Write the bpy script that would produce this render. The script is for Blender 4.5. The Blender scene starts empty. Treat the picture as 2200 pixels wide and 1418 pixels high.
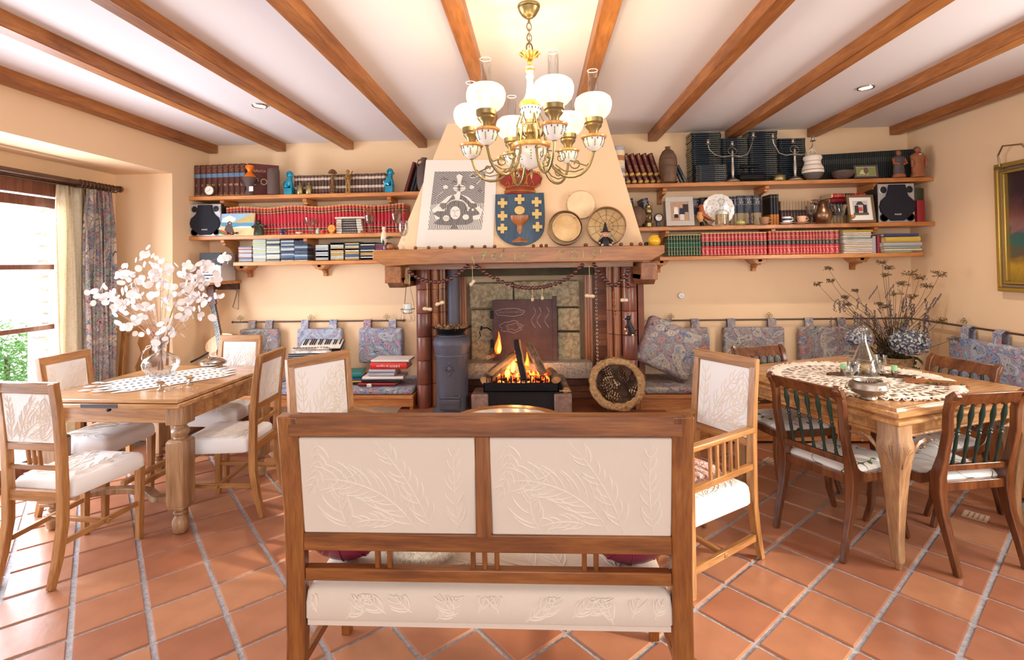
import bpy,bmesh,math,random
from mathutils import Vector,Matrix,Euler
R=random.Random(7)
sc=bpy.context.scene
COL=sc.collection
PI=math.pi
sin,cos=math.sin,math.cos
# ------------------------------------------------------------------ camera
YAW,PIT,ROL,F,CYP,EYE=.0503,.0178,-.0156,1088.2,546.6,1.5
_f=Vector((-sin(YAW)*cos(PIT),cos(YAW)*cos(PIT),sin(PIT)))
_r=Vector((cos(YAW),sin(YAW),0))
_u=_r.cross(_f)
_R=cos(ROL)*_r+sin(ROL)*_u
_U=-sin(ROL)*_r+cos(ROL)*_u
cam=bpy.data.cameras.new('camera')
cam.sensor_width=36
cam.lens=F/2200*36
cam.shift_y=-(709-CYP)/2200
cam.clip_start=.05
cam.clip_end=200
co=bpy.data.objects.new('camera',cam)
COL.objects.link(co)
co.matrix_world=Matrix(((_R.x,_U.x,-_f.x,0),(_R.y,_U.y,-_f.y,0),(_R.z,_U.z,-_f.z,EYE),(0,0,0,1)))
sc.camera=co
def P(u,v,X=None,Y=None,Z=None):
 """point of the room seen at a place of the photograph, on a plane of known X, Y or Z"""
 d=_R*((u-1100)/F)-_U*((v-CYP)/F)+_f
 if Z is not None:t=(Z-EYE)/d.z
 elif Y is not None:t=Y/d.y
 else:t=X/d.x
 return Vector((d.x*t,d.y*t,d.z*t+EYE))
 # ------------------------------------------------------------------ world, lights, exposure
sc.view_settings.view_transform='Standard'
sc.view_settings.look='None'
sc.view_settings.gamma=1
sc.view_settings.use_curve_mapping=False
sc.view_settings.exposure=0.22
w=bpy.data.worlds.new('world');sc.world=w;w.use_nodes=True
wn=w.node_tree
bg=wn.nodes['Background']
bg.inputs['Color'].default_value=(.86,.93,1,1)
bg.inputs['Strength'].default_value=2.2
def light(kind,name,loc,energy,color=(1,1,1),rot=None,size=1,sy=None,**k):
 L=bpy.data.lights.new(name,kind)
 L.energy=energy;L.color=color
 if kind=='AREA':
  L.shape='RECTANGLE';L.size=size;L.size_y=sy or size
 elif kind in('POINT','SPOT'):L.shadow_soft_size=size
 for a,b in k.items():setattr(L,a,b)
 o=bpy.data.objects.new(name,L);COL.objects.link(o);o.location=loc
 if rot:o.rotation_euler=rot
 return o
 # daylight through the openings: glazed terrace door (left), window on the right near side
light('AREA','daylight_terrace_door',(-4.05,3.0,1.15),210,(.88,.92,1),(0,-PI/2,0),2.0,2.2)
light('AREA','rear_fill_light',(0.0,-4.35,1.6),108,(.97,.96,1),(PI/2,0,0),5.4,2.1)  # unseen area light added behind the camera for frontal fill
light('AREA','daylight_right_window',(3.62,1.6,1.55),60,(1,.95,.90),(0,PI/2,0),1.25,1.3)
sun=light('SUN','sun',(6,0,5),4.0,(1,.87,.68),size=1)
sun.data.angle=math.radians(2.5)
sd=Vector((-1,.30,-.42)).normalized()
sun.rotation_euler=sd.to_track_quat('-Z','Y').to_euler()
# ------------------------------------------------------------------ materials
MATS={}
def nt(name):
 m=bpy.data.materials.new(name);m.use_nodes=True
 n=m.node_tree;b=n.nodes['Principled BSDF']
 return m,n,b
def C(c):
 """sRGB 0-255 to linear"""
 return tuple(((x/255)/12.92 if x/255<=.04045 else((x/255+.055)/1.055)**2.4)for x in c[:3])+(1,)
def plain(name,c,rough=.5,metal=0,spec=.5,emis=None,es=0,trans=0,ior=1.45,alpha=1,coat=0,var=0,vs=20,bump=0,bs=60,sheen=0):
 m,n,b=nt(name)
 b.inputs['Base Color'].default_value=C(c)
 b.inputs['Roughness'].default_value=rough
 b.inputs['Metallic'].default_value=metal
 b.inputs['Specular IOR Level'].default_value=spec
 b.inputs['Transmission Weight'].default_value=trans
 b.inputs['IOR'].default_value=ior
 b.inputs['Alpha'].default_value=alpha
 b.inputs['Coat Weight'].default_value=coat
 b.inputs['Sheen Weight'].default_value=sheen
 if emis:
  b.inputs['Emission Color'].default_value=C(emis);b.inputs['Emission Strength'].default_value=es
 tc=n.nodes.new('ShaderNodeTexCoord')
 if var:
  nz=n.nodes.new('ShaderNodeTexNoise');nz.inputs['Scale'].default_value=vs;nz.inputs['Detail'].default_value=3
  n.links.new(tc.outputs['Object'],nz.inputs['Vector'])
  h=n.nodes.new('ShaderNodeHueSaturation');h.inputs['Color'].default_value=C(c)
  mr=n.nodes.new('ShaderNodeMapRange');mr.inputs[3].default_value=1-var;mr.inputs[4].default_value=1+var
  mr.inputs[1].default_value=.3;mr.inputs[2].default_value=.7
  n.links.new(nz.outputs['Fac'],mr.inputs[0]);n.links.new(mr.outputs[0],h.inputs['Value'])
  n.links.new(h.outputs[0],b.inputs['Base Color'])
 if bump:
  nz=n.nodes.new('ShaderNodeTexNoise');nz.inputs['Scale'].default_value=bs;nz.inputs['Detail'].default_value=4
  n.links.new(tc.outputs['Object'],nz.inputs['Vector'])
  bp=n.nodes.new('ShaderNodeBump');bp.inputs['Strength'].default_value=bump;bp.inputs['Distance'].default_value=.01
  n.links.new(nz.outputs['Fac'],bp.inputs['Height']);n.links.new(bp.outputs[0],b.inputs['Normal'])
 MATS[name]=m
 return m
def ramp(n,stops,interp='LINEAR'):
 r=n.nodes.new('ShaderNodeValToRGB');r.color_ramp.interpolation=interp
 e=r.color_ramp.elements
 while len(e)>1:e.remove(e[-1])
 e[0].position=stops[0][0];e[0].color=C(stops[0][1])
 for p,c in stops[1:]:
  q=e.new(p);q.color=C(c)
 return r
def wood(name,c1,c2,c3=None,axis='X',scale=9,rough=.38,coat=.15,stretch=12,world=False,bump=.12):
 m,n,b=nt(name)
 tc=n.nodes.new('ShaderNodeTexCoord');mp=n.nodes.new('ShaderNodeMapping')
 s=[stretch,stretch,stretch];s['XYZ'.index(axis)]=1
 mp.inputs['Scale'].default_value=s
 oi=n.nodes.new('ShaderNodeObjectInfo')
 ad=n.nodes.new('ShaderNodeVectorMath');ad.operation='ADD'
 ml=n.nodes.new('ShaderNodeMath');ml.operation='MULTIPLY';ml.inputs[1].default_value=31
 n.links.new(oi.outputs['Random'],ml.inputs[0])
 n.links.new(tc.outputs['Object'],ad.inputs[0]);n.links.new(ml.outputs[0],ad.inputs[1])
 n.links.new(ad.outputs[0],mp.inputs['Vector'])
 nz=n.nodes.new('ShaderNodeTexNoise');nz.inputs['Scale'].default_value=scale/5;nz.inputs['Detail'].default_value=5
 nz.inputs['Roughness'].default_value=.62;nz.inputs['Distortion'].default_value=.6
 n.links.new(mp.outputs[0],nz.inputs['Vector'])
 r=ramp(n,[(.28,c1),(.5,c2),(.72,c3 or c2)])
 n.links.new(nz.outputs['Fac'],r.inputs[0])
 # fine streaks
 nf=n.nodes.new('ShaderNodeTexNoise');nf.inputs['Scale'].default_value=scale*1.4;nf.inputs['Detail'].default_value=2
 n.links.new(mp.outputs[0],nf.inputs['Vector'])
 mx=n.nodes.new('ShaderNodeMix');mx.data_type='RGBA';mx.blend_type='MULTIPLY';mx.inputs['Factor'].default_value=.35
 r2=ramp(n,[(.35,(150,140,130)),(.6,(255,255,255))])
 n.links.new(nf.outputs['Fac'],r2.inputs[0])
 n.links.new(r.outputs[0],mx.inputs['A']);n.links.new(r2.outputs[0],mx.inputs['B'])
 n.links.new(mx.outputs['Result'],b.inputs['Base Color'])
 b.inputs['Roughness'].default_value=rough;b.inputs['Coat Weight'].default_value=coat;b.inputs['Coat Roughness'].default_value=.25
 bp=n.nodes.new('ShaderNodeBump');bp.inputs['Strength'].default_value=bump;bp.inputs['Distance'].default_value=.003
 n.links.new(nf.outputs['Fac'],bp.inputs['Height']);n.links.new(bp.outputs[0],b.inputs['Normal'])
 MATS[name]=m
 return m
def bands(name,stops,axis='Z',rough=.45,metal=0,extra=None,thin=None):
 """colour by height along the piece (book spines, painted pottery)"""
 m,n,b=nt(name)
 tc=n.nodes.new('ShaderNodeTexCoord');sp=n.nodes.new('ShaderNodeSeparateXYZ')
 n.links.new(tc.outputs['Generated'],sp.inputs[0])
 r=ramp(n,stops,'CONSTANT');n.links.new(sp.outputs[axis],r.inputs[0])
 out=r.outputs[0]
 if thin:
  col,zones=thin
  nz=n.nodes.new('ShaderNodeTexNoise');nz.inputs['Scale'].default_value=1;nz.inputs['Detail'].default_value=2
  mp=n.nodes.new('ShaderNodeMapping');mp.inputs['Scale'].default_value=(5,1,60)
  n.links.new(tc.outputs['Generated'],mp.inputs[0]);n.links.new(mp.outputs[0],nz.inputs['Vector'])
  gt=n.nodes.new('ShaderNodeMath');gt.operation='GREATER_THAN';gt.inputs[1].default_value=.56
  n.links.new(nz.outputs['Fac'],gt.inputs[0])
  st=[(0,(0,0,0))]
  for a,bb in zones:st+=[(a,(255,255,255)),(bb,(0,0,0))]
  z=ramp(n,st,'CONSTANT');n.links.new(sp.outputs[axis],z.inputs[0])
  mu=n.nodes.new('ShaderNodeMath');mu.operation='MULTIPLY'
  n.links.new(gt.outputs[0],mu.inputs[0]);n.links.new(z.outputs[0],mu.inputs[1])
  ab=n.nodes.new('ShaderNodeMath');ab.operation='COMPARE';ab.inputs[1].default_value=.5;ab.inputs[2].default_value=.26
  n.links.new(sp.outputs['X'],ab.inputs[0]);mu2=n.nodes.new('ShaderNodeMath');mu2.operation='MULTIPLY'
  n.links.new(mu.outputs[0],mu2.inputs[0]);n.links.new(ab.outputs[0],mu2.inputs[1]);mu=mu2
  mx=n.nodes.new('ShaderNodeMix');mx.data_type='RGBA';mx.inputs['B'].default_value=C(col)
  n.links.new(mu.outputs[0],mx.inputs['Factor']);n.links.new(out,mx.inputs['A']);out=mx.outputs['Result']
 n.links.new(out,b.inputs['Base Color'])
 b.inputs['Roughness'].default_value=rough;b.inputs['Metallic'].default_value=metal
 MATS[name]=m
 return m
def tapestry(name,cols,scale=5.5,rough=.9,dark=(62,62,78)):
 """woven paisley scrolls: bands of a warped wave broken by cells"""
 m,n,b=nt(name)
 tc=n.nodes.new('ShaderNodeTexCoord')
 geo=n.nodes.new('ShaderNodeObjectInfo')
 ad=n.nodes.new('ShaderNodeVectorMath');ad.operation='ADD'
 ml=n.nodes.new('ShaderNodeVectorMath');ml.operation='SCALE';ml.inputs[0].default_value=(3.1,7.7,5.3)
 n.links.new(geo.outputs['Random'],ml.inputs['Scale'])
 n.links.new(tc.outputs['Object'],ad.inputs[0]);n.links.new(ml.outputs[0],ad.inputs[1])
 nz=n.nodes.new('ShaderNodeTexNoise');nz.inputs['Scale'].default_value=scale;nz.inputs['Detail'].default_value=1.2
 nz.inputs['Distortion'].default_value=2.2
 n.links.new(ad.outputs[0],nz.inputs['Vector'])
 # colour families
 r=ramp(n,[(.0,cols[0])]+[(.30+.40*i/(len(cols)-1),c)for i,c in enumerate(cols[1:])],'CONSTANT')
 n.links.new(nz.outputs['Fac'],r.inputs[0])
 # contour lines following the same field = scroll outlines
 mu=n.nodes.new('ShaderNodeMath');mu.operation='MULTIPLY';mu.inputs[1].default_value=26
 n.links.new(nz.outputs['Fac'],mu.inputs[0])
 fr=n.nodes.new('ShaderNodeMath');fr.operation='FRACT';n.links.new(mu.outputs[0],fr.inputs[0])
 lt=n.nodes.new('ShaderNodeMath');lt.operation='LESS_THAN';lt.inputs[1].default_value=.18
 n.links.new(fr.outputs[0],lt.inputs[0])
 # second, finer field breaks them up
 n2=n.nodes.new('ShaderNodeTexNoise');n2.inputs['Scale'].default_value=scale*3.3;n2.inputs['Distortion'].default_value=3
 n2.inputs['Detail'].default_value=1
 n.links.new(ad.outputs[0],n2.inputs['Vector'])
 r2=ramp(n,[(0,cols[-1]),(.42,cols[1]),(.5,cols[2]),(.56,cols[3]),(.62,cols[0])],'CONSTANT')
 n.links.new(n2.outputs['Fac'],r2.inputs[0])
 mx=n.nodes.new('ShaderNodeMix');mx.data_type='RGBA';mx.inputs['Factor'].default_value=.45
 n.links.new(r.outputs[0],mx.inputs['A']);n.links.new(r2.outputs[0],mx.inputs['B'])
 ml2=n.nodes.new('ShaderNodeMath');ml2.operation='MULTIPLY';ml2.inputs[1].default_value=.85
 n.links.new(lt.outputs[0],ml2.inputs[0])
 mx2=n.nodes.new('ShaderNodeMix');mx2.data_type='RGBA';mx2.inputs['B'].default_value=C(dark)
 n.links.new(ml2.outputs[0],mx2.inputs['Factor']);n.links.new(mx.outputs['Result'],mx2.inputs['A'])
 n.links.new(mx2.outputs['Result'],b.inputs['Base Color'])
 b.inputs['Roughness'].default_value=rough
 bp=n.nodes.new('ShaderNodeBump');bp.inputs['Strength'].default_value=.25;bp.inputs['Distance'].default_value=.004
 n.links.new(n2.outputs['Fac'],bp.inputs['Height']);n.links.new(bp.outputs[0],b.inputs['Normal'])
 MATS[name]=m
 return m
def speckle(name,stops,scale=30,rough=.7,bump=.4,metal=0,detail=5):
 m,n,b=nt(name)
 tc=n.nodes.new('ShaderNodeTexCoord');nz=n.nodes.new('ShaderNodeTexNoise')
 nz.inputs['Scale'].default_value=scale;nz.inputs['Detail'].default_value=detail;nz.inputs['Roughness'].default_value=.7
 n.links.new(tc.outputs['Object'],nz.inputs['Vector'])
 r=ramp(n,stops);n.links.new(nz.outputs['Fac'],r.inputs[0]);n.links.new(r.outputs[0],b.inputs['Base Color'])
 b.inputs['Roughness'].default_value=rough;b.inputs['Metallic'].default_value=metal
 bp=n.nodes.new('ShaderNodeBump');bp.inputs['Strength'].default_value=bump;bp.inputs['Distance'].default_value=.01
 n.links.new(nz.outputs['Fac'],bp.inputs['Height']);n.links.new(bp.outputs[0],b.inputs['Normal'])
 MATS[name]=m
 return m
def floral(name,base=(232,229,224)):
 m,n,b=nt(name)
 tc=n.nodes.new('ShaderNodeTexCoord')
 out=None
 prev=C(base)
 def mixin(fac,col):
  nonlocal out
  mx=n.nodes.new('ShaderNodeMix');mx.data_type='RGBA'
  n.links.new(fac,mx.inputs['Factor'])
  if out is None:mx.inputs['A'].default_value=prev
  else:n.links.new(out,mx.inputs['A'])
  if isinstance(col,tuple):mx.inputs['B'].default_value=C(col)
  else:n.links.new(col,mx.inputs['B'])
  out=mx.outputs['Result']
 nz=n.nodes.new('ShaderNodeTexNoise');nz.inputs['Scale'].default_value=7;nz.inputs['Detail'].default_value=0
 n.links.new(tc.outputs['Object'],nz.inputs['Vector'])
 a=n.nodes.new('ShaderNodeMath');a.operation='COMPARE';a.inputs[1].default_value=.5;a.inputs[2].default_value=.007
 n.links.new(nz.outputs['Fac'],a.inputs[0]);mixin(a.outputs[0],(90,96,70))
 for sc_,th,cols in((15,.20,((70,110,60),(90,120,80),(60,90,70))),(9.5,.17,((190,50,60),(225,150,150),(70,70,120),(225,140,60)))):
  v=n.nodes.new('ShaderNodeTexVoronoi');v.inputs['Scale'].default_value=sc_
  n.links.new(tc.outputs['Object'],v.inputs['Vector'])
  lt=n.nodes.new('ShaderNodeMath');lt.operation='LESS_THAN';lt.inputs[1].default_value=th
  n.links.new(v.outputs['Distance'],lt.inputs[0])
  sp=n.nodes.new('ShaderNodeSeparateColor');n.links.new(v.outputs['Color'],sp.inputs[0])
  r=ramp(n,[(i/len(cols),c)for i,c in enumerate(cols)],'CONSTANT');n.links.new(sp.outputs[0],r.inputs[0])
  g=n.nodes.new('ShaderNodeMath');g.operation='GREATER_THAN';g.inputs[1].default_value=.45
  n.links.new(sp.outputs[1],g.inputs[0])
  mu=n.nodes.new('ShaderNodeMath');mu.operation='MULTIPLY'
  n.links.new(lt.outputs[0],mu.inputs[0]);n.links.new(g.outputs[0],mu.inputs[1])
  mixin(mu.outputs[0],r.outputs[0])
 n.links.new(out,b.inputs['Base Color']);b.inputs['Roughness'].default_value=.8
 MATS[name]=m
 return m
M=MATS
plain('plaster',(238,206,166),.85,var=.02,vs=1.5,bump=.05,bs=40)
plain('ceiling_white',(230,225,226),.9,bump=.03,bs=30)
wood('beam_wood',(118,66,26),(164,100,46),(188,124,62),'Y',6,.45,.1,9)
wood('pine',(176,106,52),(205,135,74),(222,158,96),'X',7,.38,.2)
wood('pine_up',(165,96,46),(192,122,62),(208,142,80),'Z',7,.4,.2)
wood('pine_deep',(165,96,46),(192,122,62),(208,142,80),'Y',7,.4,.2)
wood('mantel_wood',(104,62,24),(156,98,44),(182,122,60),'X',5,.4,.2,8)
wood('mantel_deep',(108,62,28),(150,92,46),(176,114,60),'Y',5,.4,.2,8)
wood('oak',(130,84,42),(172,120,68),(196,146,90),'X',8,.38,.2)
wood('oak_up',(130,84,42),(172,120,68),(196,146,90),'Z',8,.38,.2)
wood('oak_deep',(130,84,42),(172,120,68),(196,146,90),'Y',8,.38,.2)
wood('sofa_wood',(92,48,14),(138,80,30),(164,106,50),'X',8,.33,.3)
wood('sofa_up',(92,48,14),(138,80,30),(164,106,50),'Z',8,.33,.3)
wood('mahogany',(72,38,20),(108,62,34),(134,84,48),'Z',5,.26,.5)
wood('table_top',(150,102,62),(192,142,92),(212,166,114),'X',6,.25,.45)
wood('table_side',(140,92,52),(188,136,84),(208,162,108),'X',6,.35,.3)
wood('table_leg',(112,80,54),(158,120,84),(188,150,110),'Z',6,.4,.2)
wood('window_wood',(96,56,38),(124,76,54),(140,92,68),'Z',5,.4,.2)
wood('dark_wood',(58,34,20),(84,52,32),(104,68,44),'X',6,.45,.1)
plain('terracotta_a',(172,118,88),.3,var=.10,vs=7,bump=.10,bs=25,spec=.4)
plain('terracotta_b',(162,106,78),.3,var=.12,vs=6,bump=.10,bs=25,spec=.4)
plain('terracotta_c',(182,128,94),.32,var=.10,vs=8,bump=.10,bs=25,spec=.4)
speckle('grout',[(.3,(140,140,146)),(.7,(198,196,198))],60,.9,.5)
plain('cream_fabric',(216,203,188),.9,bump=.12,bs=350,sheen=.2)
plain('raised_weave',(227,216,202),.85)
plain('white_fabric',(232,230,228),.9,bump=.12,bs=350,sheen=.2)
tapestry('tapestry',[(126,138,158),(186,174,158),(200,186,164),(104,120,150),(178,106,100),(126,140,130),(160,156,160)],4.2)
tapestry('tapestry_blue',[(126,146,174),(178,178,182),(206,198,190),(104,130,172),(190,120,124),(132,158,168),(168,178,198)],4.2)
tapestry('tapestry_curtain',[(136,148,156),(192,178,162),(206,188,166),(108,120,146),(176,112,112),(112,148,134),(164,156,166)],3.6)
floral('floral_fabric')
tapestry('kilim',[(160,60,60),(210,190,180),(90,120,110),(200,120,110),(60,60,90),(220,210,200)],18)
plain('brass',(150,134,92),.36,.85,bump=.05)
plain('gold',(196,166,92),.32,.9)
plain('gilt',(196,164,84),.38,.75,bump=.15,bs=50)
plain('silver',(205,198,188),.22,.95)
plain('pewter',(168,158,146),.38,.85,bump=.1)
plain('iron',(74,72,78),.6,.5,bump=.3,bs=60)
plain('stove_iron',(92,92,104),.55,.35,bump=.2,bs=70)
plain('black_iron',(30,30,34),.5,.6,bump=.2)
plain('black',(24,24,28),.5)
plain('black_gloss',(18,18,22),.2)
plain('white',(236,234,230),.6)
plain('white_gloss',(240,236,228),.15,coat=.5)
plain('paper',(232,226,216),.85)
plain('page',(214,200,172),.8)
def glass(name,tint=(1,1,1),a=.82,rough=.03):
 m=bpy.data.materials.new(name);m.use_nodes=True;n=m.node_tree;n.nodes.clear()
 o=n.nodes.new('ShaderNodeOutputMaterial');t=n.nodes.new('ShaderNodeBsdfTransparent');g=n.nodes.new('ShaderNodeBsdfGlossy')
 t.inputs[0].default_value=tint+(1,)
 g.inputs['Roughness'].default_value=rough
 lw=n.nodes.new('ShaderNodeLayerWeight');lw.inputs[0].default_value=1-a
 mp=n.nodes.new('ShaderNodeMath');mp.operation='MULTIPLY';mp.inputs[1].default_value=.8
 mix=n.nodes.new('ShaderNodeMixShader')
 n.links.new(lw.outputs['Facing'],mp.inputs[0])
 n.links.new(mp.outputs[0],mix.inputs[0]);n.links.new(t.outputs[0],mix.inputs[1]);n.links.new(g.outputs[0],mix.inputs[2])
 n.links.new(mix.outputs[0],o.inputs[0]);MATS[name]=m
 return m
glass('glass',(.93,.95,.95),.55)
glass('pane_glass',(.97,.98,1),.95)
glass('tinted_glass',(.9,.78,.62),.5)
glass('blue_glass',(.25,.4,.85),.45)
# ------------------------------------------------------------------ mesh builder
class MB:
 def __init__(s):s.v=[];s.f=[];s.m=[];s.mi=0;s.T=None
 def mat(s,i):s.mi=i;return s
 def add(s,vs,fs,T=None):
  o=len(s.v)
  T=T if T is not None else s.T
  for p in vs:
   p=Vector(p)
   if T is not None:p=T@p
   s.v.append(p)
  for f in fs:s.f.append([o+i for i in f]);s.m.append(s.mi)
  return s
 def box(s,x0,x1,y0,y1,z0,z1,T=None,tx=0,ty=0):
  """tx, ty shrink the top"""
  return s.add([(x0,y0,z0),(x1,y0,z0),(x1,y1,z0),(x0,y1,z0),(x0+tx,y0+ty,z1),(x1-tx,y0+ty,z1),(x1-tx,y1-ty,z1),(x0+tx,y1-ty,z1)],[(0,3,2,1),(4,5,6,7),(0,1,5,4),(1,2,6,5),(2,3,7,6),(3,0,4,7)],T)
 def bar(s,a,b,wx,wy=None,up=(0,0,1),wx2=None,wy2=None):
  """square bar from a to b; wx across, wy the other way"""
  a=Vector(a);b=Vector(b);d=(b-a).normalized();u=Vector(up)
  if abs(d.dot(u))>.98:u=Vector((0,1,0))
  x=d.cross(u).normalized();y=x.cross(d)
  wy=wy or wx;wx2=wx2 or wx;wy2=wy2 or wy
  vs=[a+x*i*wx/2+y*j*wy/2 for i,j in((-1,-1),(1,-1),(1,1),(-1,1))]+[b+x*i*wx2/2+y*j*wy2/2 for i,j in((-1,-1),(1,-1),(1,1),(-1,1))]
  return s.add(vs,[(0,3,2,1),(4,5,6,7),(0,1,5,4),(1,2,6,5),(2,3,7,6),(3,0,4,7)])
 def sweep(s,pts,prof,up=(0,0,1),closed=False,scl=None,caps=True):
  """sweep a 2-D profile (list of (x,y)) along pts"""
  pts=[Vector(p)for p in pts];n=len(pts);k=len(prof);vs=[]
  for i,p in enumerate(pts):
   a=pts[i-1]if(i>0 or closed)else pts[i];b=pts[(i+1)%n]if(i<n-1 or closed)else pts[i]
   d=(b-a).normalized();u=Vector(up)
   if abs(d.dot(u))>.97:u=Vector((1,0,0))if abs(d.x)<.9 else Vector((0,1,0))
   x=d.cross(u).normalized();y=x.cross(d)
   q=scl[i]if scl else 1
   for(px_,py_)in prof:vs.append(p+x*px_*q+y*py_*q)
  fs=[]
  for i in range(n if closed else n-1):
   for j in range(k):
    a=i*k+j;b=i*k+(j+1)%k;c=((i+1)%n)*k+(j+1)%k;d=((i+1)%n)*k+j
    fs.append((a,b,c,d))
  if not closed and caps:fs+=[tuple(range(k))[::-1],tuple((n-1)*k+j for j in range(k))]
  return s.add(vs,fs)
 def tube(s,pts,r,n=6,closed=False,scl=None,up=(0,0,1)):
  return s.sweep(pts,[(r*cos(2*PI*i/n),r*sin(2*PI*i/n))for i in range(n)],up,closed,scl)
 def lathe(s,prof,n=20,c=(0,0,0),T=None,sx=1,sy=1,flute=0,fn=0):
  vs=[];fs=[];c=Vector(c)
  for(r,z)in prof:
   for j in range(n):
    a=2*PI*j/n;rr=r*(1+flute*abs(sin(a*fn/2)))if flute else r
    vs.append(c+Vector((rr*cos(a)*sx,rr*sin(a)*sy,z)))
  for i in range(len(prof)-1):
   for j in range(n):fs.append((i*n+j,i*n+(j+1)%n,(i+1)*n+(j+1)%n,(i+1)*n+j))
  if prof[0][0]>1e-6:fs.append(tuple(range(n))[::-1])
  if prof[-1][0]>1e-6:fs.append(tuple((len(prof)-1)*n+j for j in range(n)))
  return s.add(vs,fs,T)
 def ball(s,c,rx,ry=None,rz=None,n=10,m=6,T=None):
  ry=ry or rx;rz=rz or rx;c=Vector(c);vs=[c+Vector((0,0,-rz))];fs=[]
  for i in range(1,m):
   ph=-PI/2+PI*i/m
   for j in range(n):vs.append(c+Vector((rx*cos(ph)*cos(2*PI*j/n),ry*cos(ph)*sin(2*PI*j/n),rz*sin(ph))))
  vs.append(c+Vector((0,0,rz)))
  for j in range(n):fs.append((0,1+(j+1)%n,1+j))
  for i in range(m-2):
   for j in range(n):fs.append((1+i*n+j,1+i*n+(j+1)%n,1+(i+1)*n+(j+1)%n,1+(i+1)*n+j))
  for j in range(n):fs.append((1+(m-2)*n+j,1+(m-2)*n+(j+1)%n,len(vs)-1))
  return s.add(vs,fs,T)
 def prism(s,pts,d,T=None):
  """outline in local XZ, thickness from y=0 to y=d"""
  n=len(pts)
  return s.add([(x,0,z)for x,z in pts]+[(x,d,z)for x,z in pts],[tuple(range(n)),tuple(range(n,2*n))[::-1]]+[(i,n+i,n+(i+1)%n,(i+1)%n)for i in range(n)],T)
 def ring(s,c,R_,r,n=24,k=6,T=None,sx=1,sy=1):
  """torus round z"""
  vs=[];fs=[];c=Vector(c)
  for i in range(n):
   a=2*PI*i/n
   for j in range(k):
    b=2*PI*j/k;q=R_+r*cos(b)
    vs.append(c+Vector((q*cos(a)*sx,q*sin(a)*sy,r*sin(b))))
  for i in range(n):
   for j in range(k):fs.append((i*k+j,((i+1)%n)*k+j,((i+1)%n)*k+(j+1)%k,i*k+(j+1)%k))
  return s.add(vs,fs,T)
 def grid(s,fn,nu,nv,close=False):
  vs=[fn(i/(nu-1),j/(nv-1))for j in range(nv)for i in range(nu)]
  return s.add(vs,[(j*nu+i,j*nu+i+1,(j+1)*nu+i+1,(j+1)*nu+i)for j in range(nv-1)for i in range(nu-1)])
 def mesh(s,name,mats,smooth=True,fix=True):
  me=bpy.data.meshes.new(name)
  me.from_pydata([tuple(p)for p in s.v],[],s.f)
  for m in(mats if isinstance(mats,(list,tuple))else[mats]):me.materials.append(M[m]if isinstance(m,str)else m)
  me.polygons.foreach_set('material_index',s.m)
  if fix:
   bm=bmesh.new();bm.from_mesh(me);bmesh.ops.recalc_face_normals(bm,faces=bm.faces);bm.to_mesh(me);bm.free()
  if smooth:
   me.shade_smooth();me.set_sharp_from_angle(angle=math.radians(38))
  me.update()
  return me
 def build(s,name,mats,parent=None,bevel=0,loc=None,rot=None,smooth=True,seg=2,sub=0,fix=True):
  return obj(name,s.mesh(name,mats,smooth,fix),parent,bevel,loc,rot,seg,sub)
def obj(name,me,parent=None,bevel=0,loc=None,rot=None,seg=2,sub=0):
 o=bpy.data.objects.new(name,me);COL.objects.link(o)
 if parent:o.parent=parent
 if loc is not None:o.location=loc
 if rot is not None:o.rotation_euler=rot
 if bevel:
  b=o.modifiers.new('bevel','BEVEL');b.width=bevel;b.segments=seg;b.limit_method='ANGLE';b.angle_limit=math.radians(40)
 if sub:
  b=o.modifiers.new('sub','SUBSURF');b.levels=sub;b.render_levels=sub
 return o
def tag(o,label=None,cat=None,group=None,kind=None):
 if label:o['label']=label
 if cat:o['category']=cat
 if group:o['group']=group
 if kind:o['kind']=kind
 return o
def E(name,loc=(0,0,0),rz=0,label=None,cat=None,group=None,kind=None):
 o=bpy.data.objects.new(name,None);COL.objects.link(o);o.location=loc;o.rotation_euler=(0,0,rz);o.empty_display_size=.05
 return tag(o,label,cat,group,kind)
def kids(o):return[c for c in ALLO()if c.parent==o]
def ALLO():return COL.objects
def dup(o,loc=None,rz=None,label=None,group=None,parent=None):
 ch=list(o.children)
 c=o.copy();COL.objects.link(c);c.parent=parent
 for k in ch:dup(k,parent=c)
 if loc is not None:c.location=loc
 if rz is not None:c.rotation_euler=(0,0,rz)
 if label:c['label']=label
 if group:c['group']=group
 return c
def text(s,size,mat,name='lettering',parent=None,loc=(0,0,0),rot=(PI/2,0,0),ext=.0004,align='CENTER',bold=0):
 cu=bpy.data.curves.new('t','FONT');cu.body=s;cu.size=size;cu.extrude=ext;cu.align_x=align;cu.align_y='CENTER';cu.offset=bold
 cu.resolution_u=2
 t=bpy.data.objects.new('t',cu);COL.objects.link(t)
 me=bpy.data.meshes.new_from_object(t.evaluated_get(bpy.context.evaluated_depsgraph_get()))
 bpy.data.objects.remove(t);bpy.data.curves.remove(cu)
 me.materials.clear();me.materials.append(M[mat])
 return obj(name,me,parent,0,loc,rot)
def arc(cx,cz,r,a0,a1,n=8):return[(cx+r*cos(a0+(a1-a0)*i/n),cz+r*sin(a0+(a1-a0)*i/n))for i in range(n+1)]
def rrect(x0,x1,z0,z1,r,n=4):
 return arc(x1-r,z0+r,r,-PI/2,0,n)+arc(x1-r,z1-r,r,0,PI/2,n)+arc(x0+r,z1-r,r,PI/2,PI,n)+arc(x0+r,z0+r,r,PI,1.5*PI,n)
def TR(x,y,z,rx=0,ry=0,rz=0):return Matrix.Translation((x,y,z))@Euler((rx,ry,rz)).to_matrix().to_4x4()
def structure(o):o['kind']='structure';return o
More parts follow.
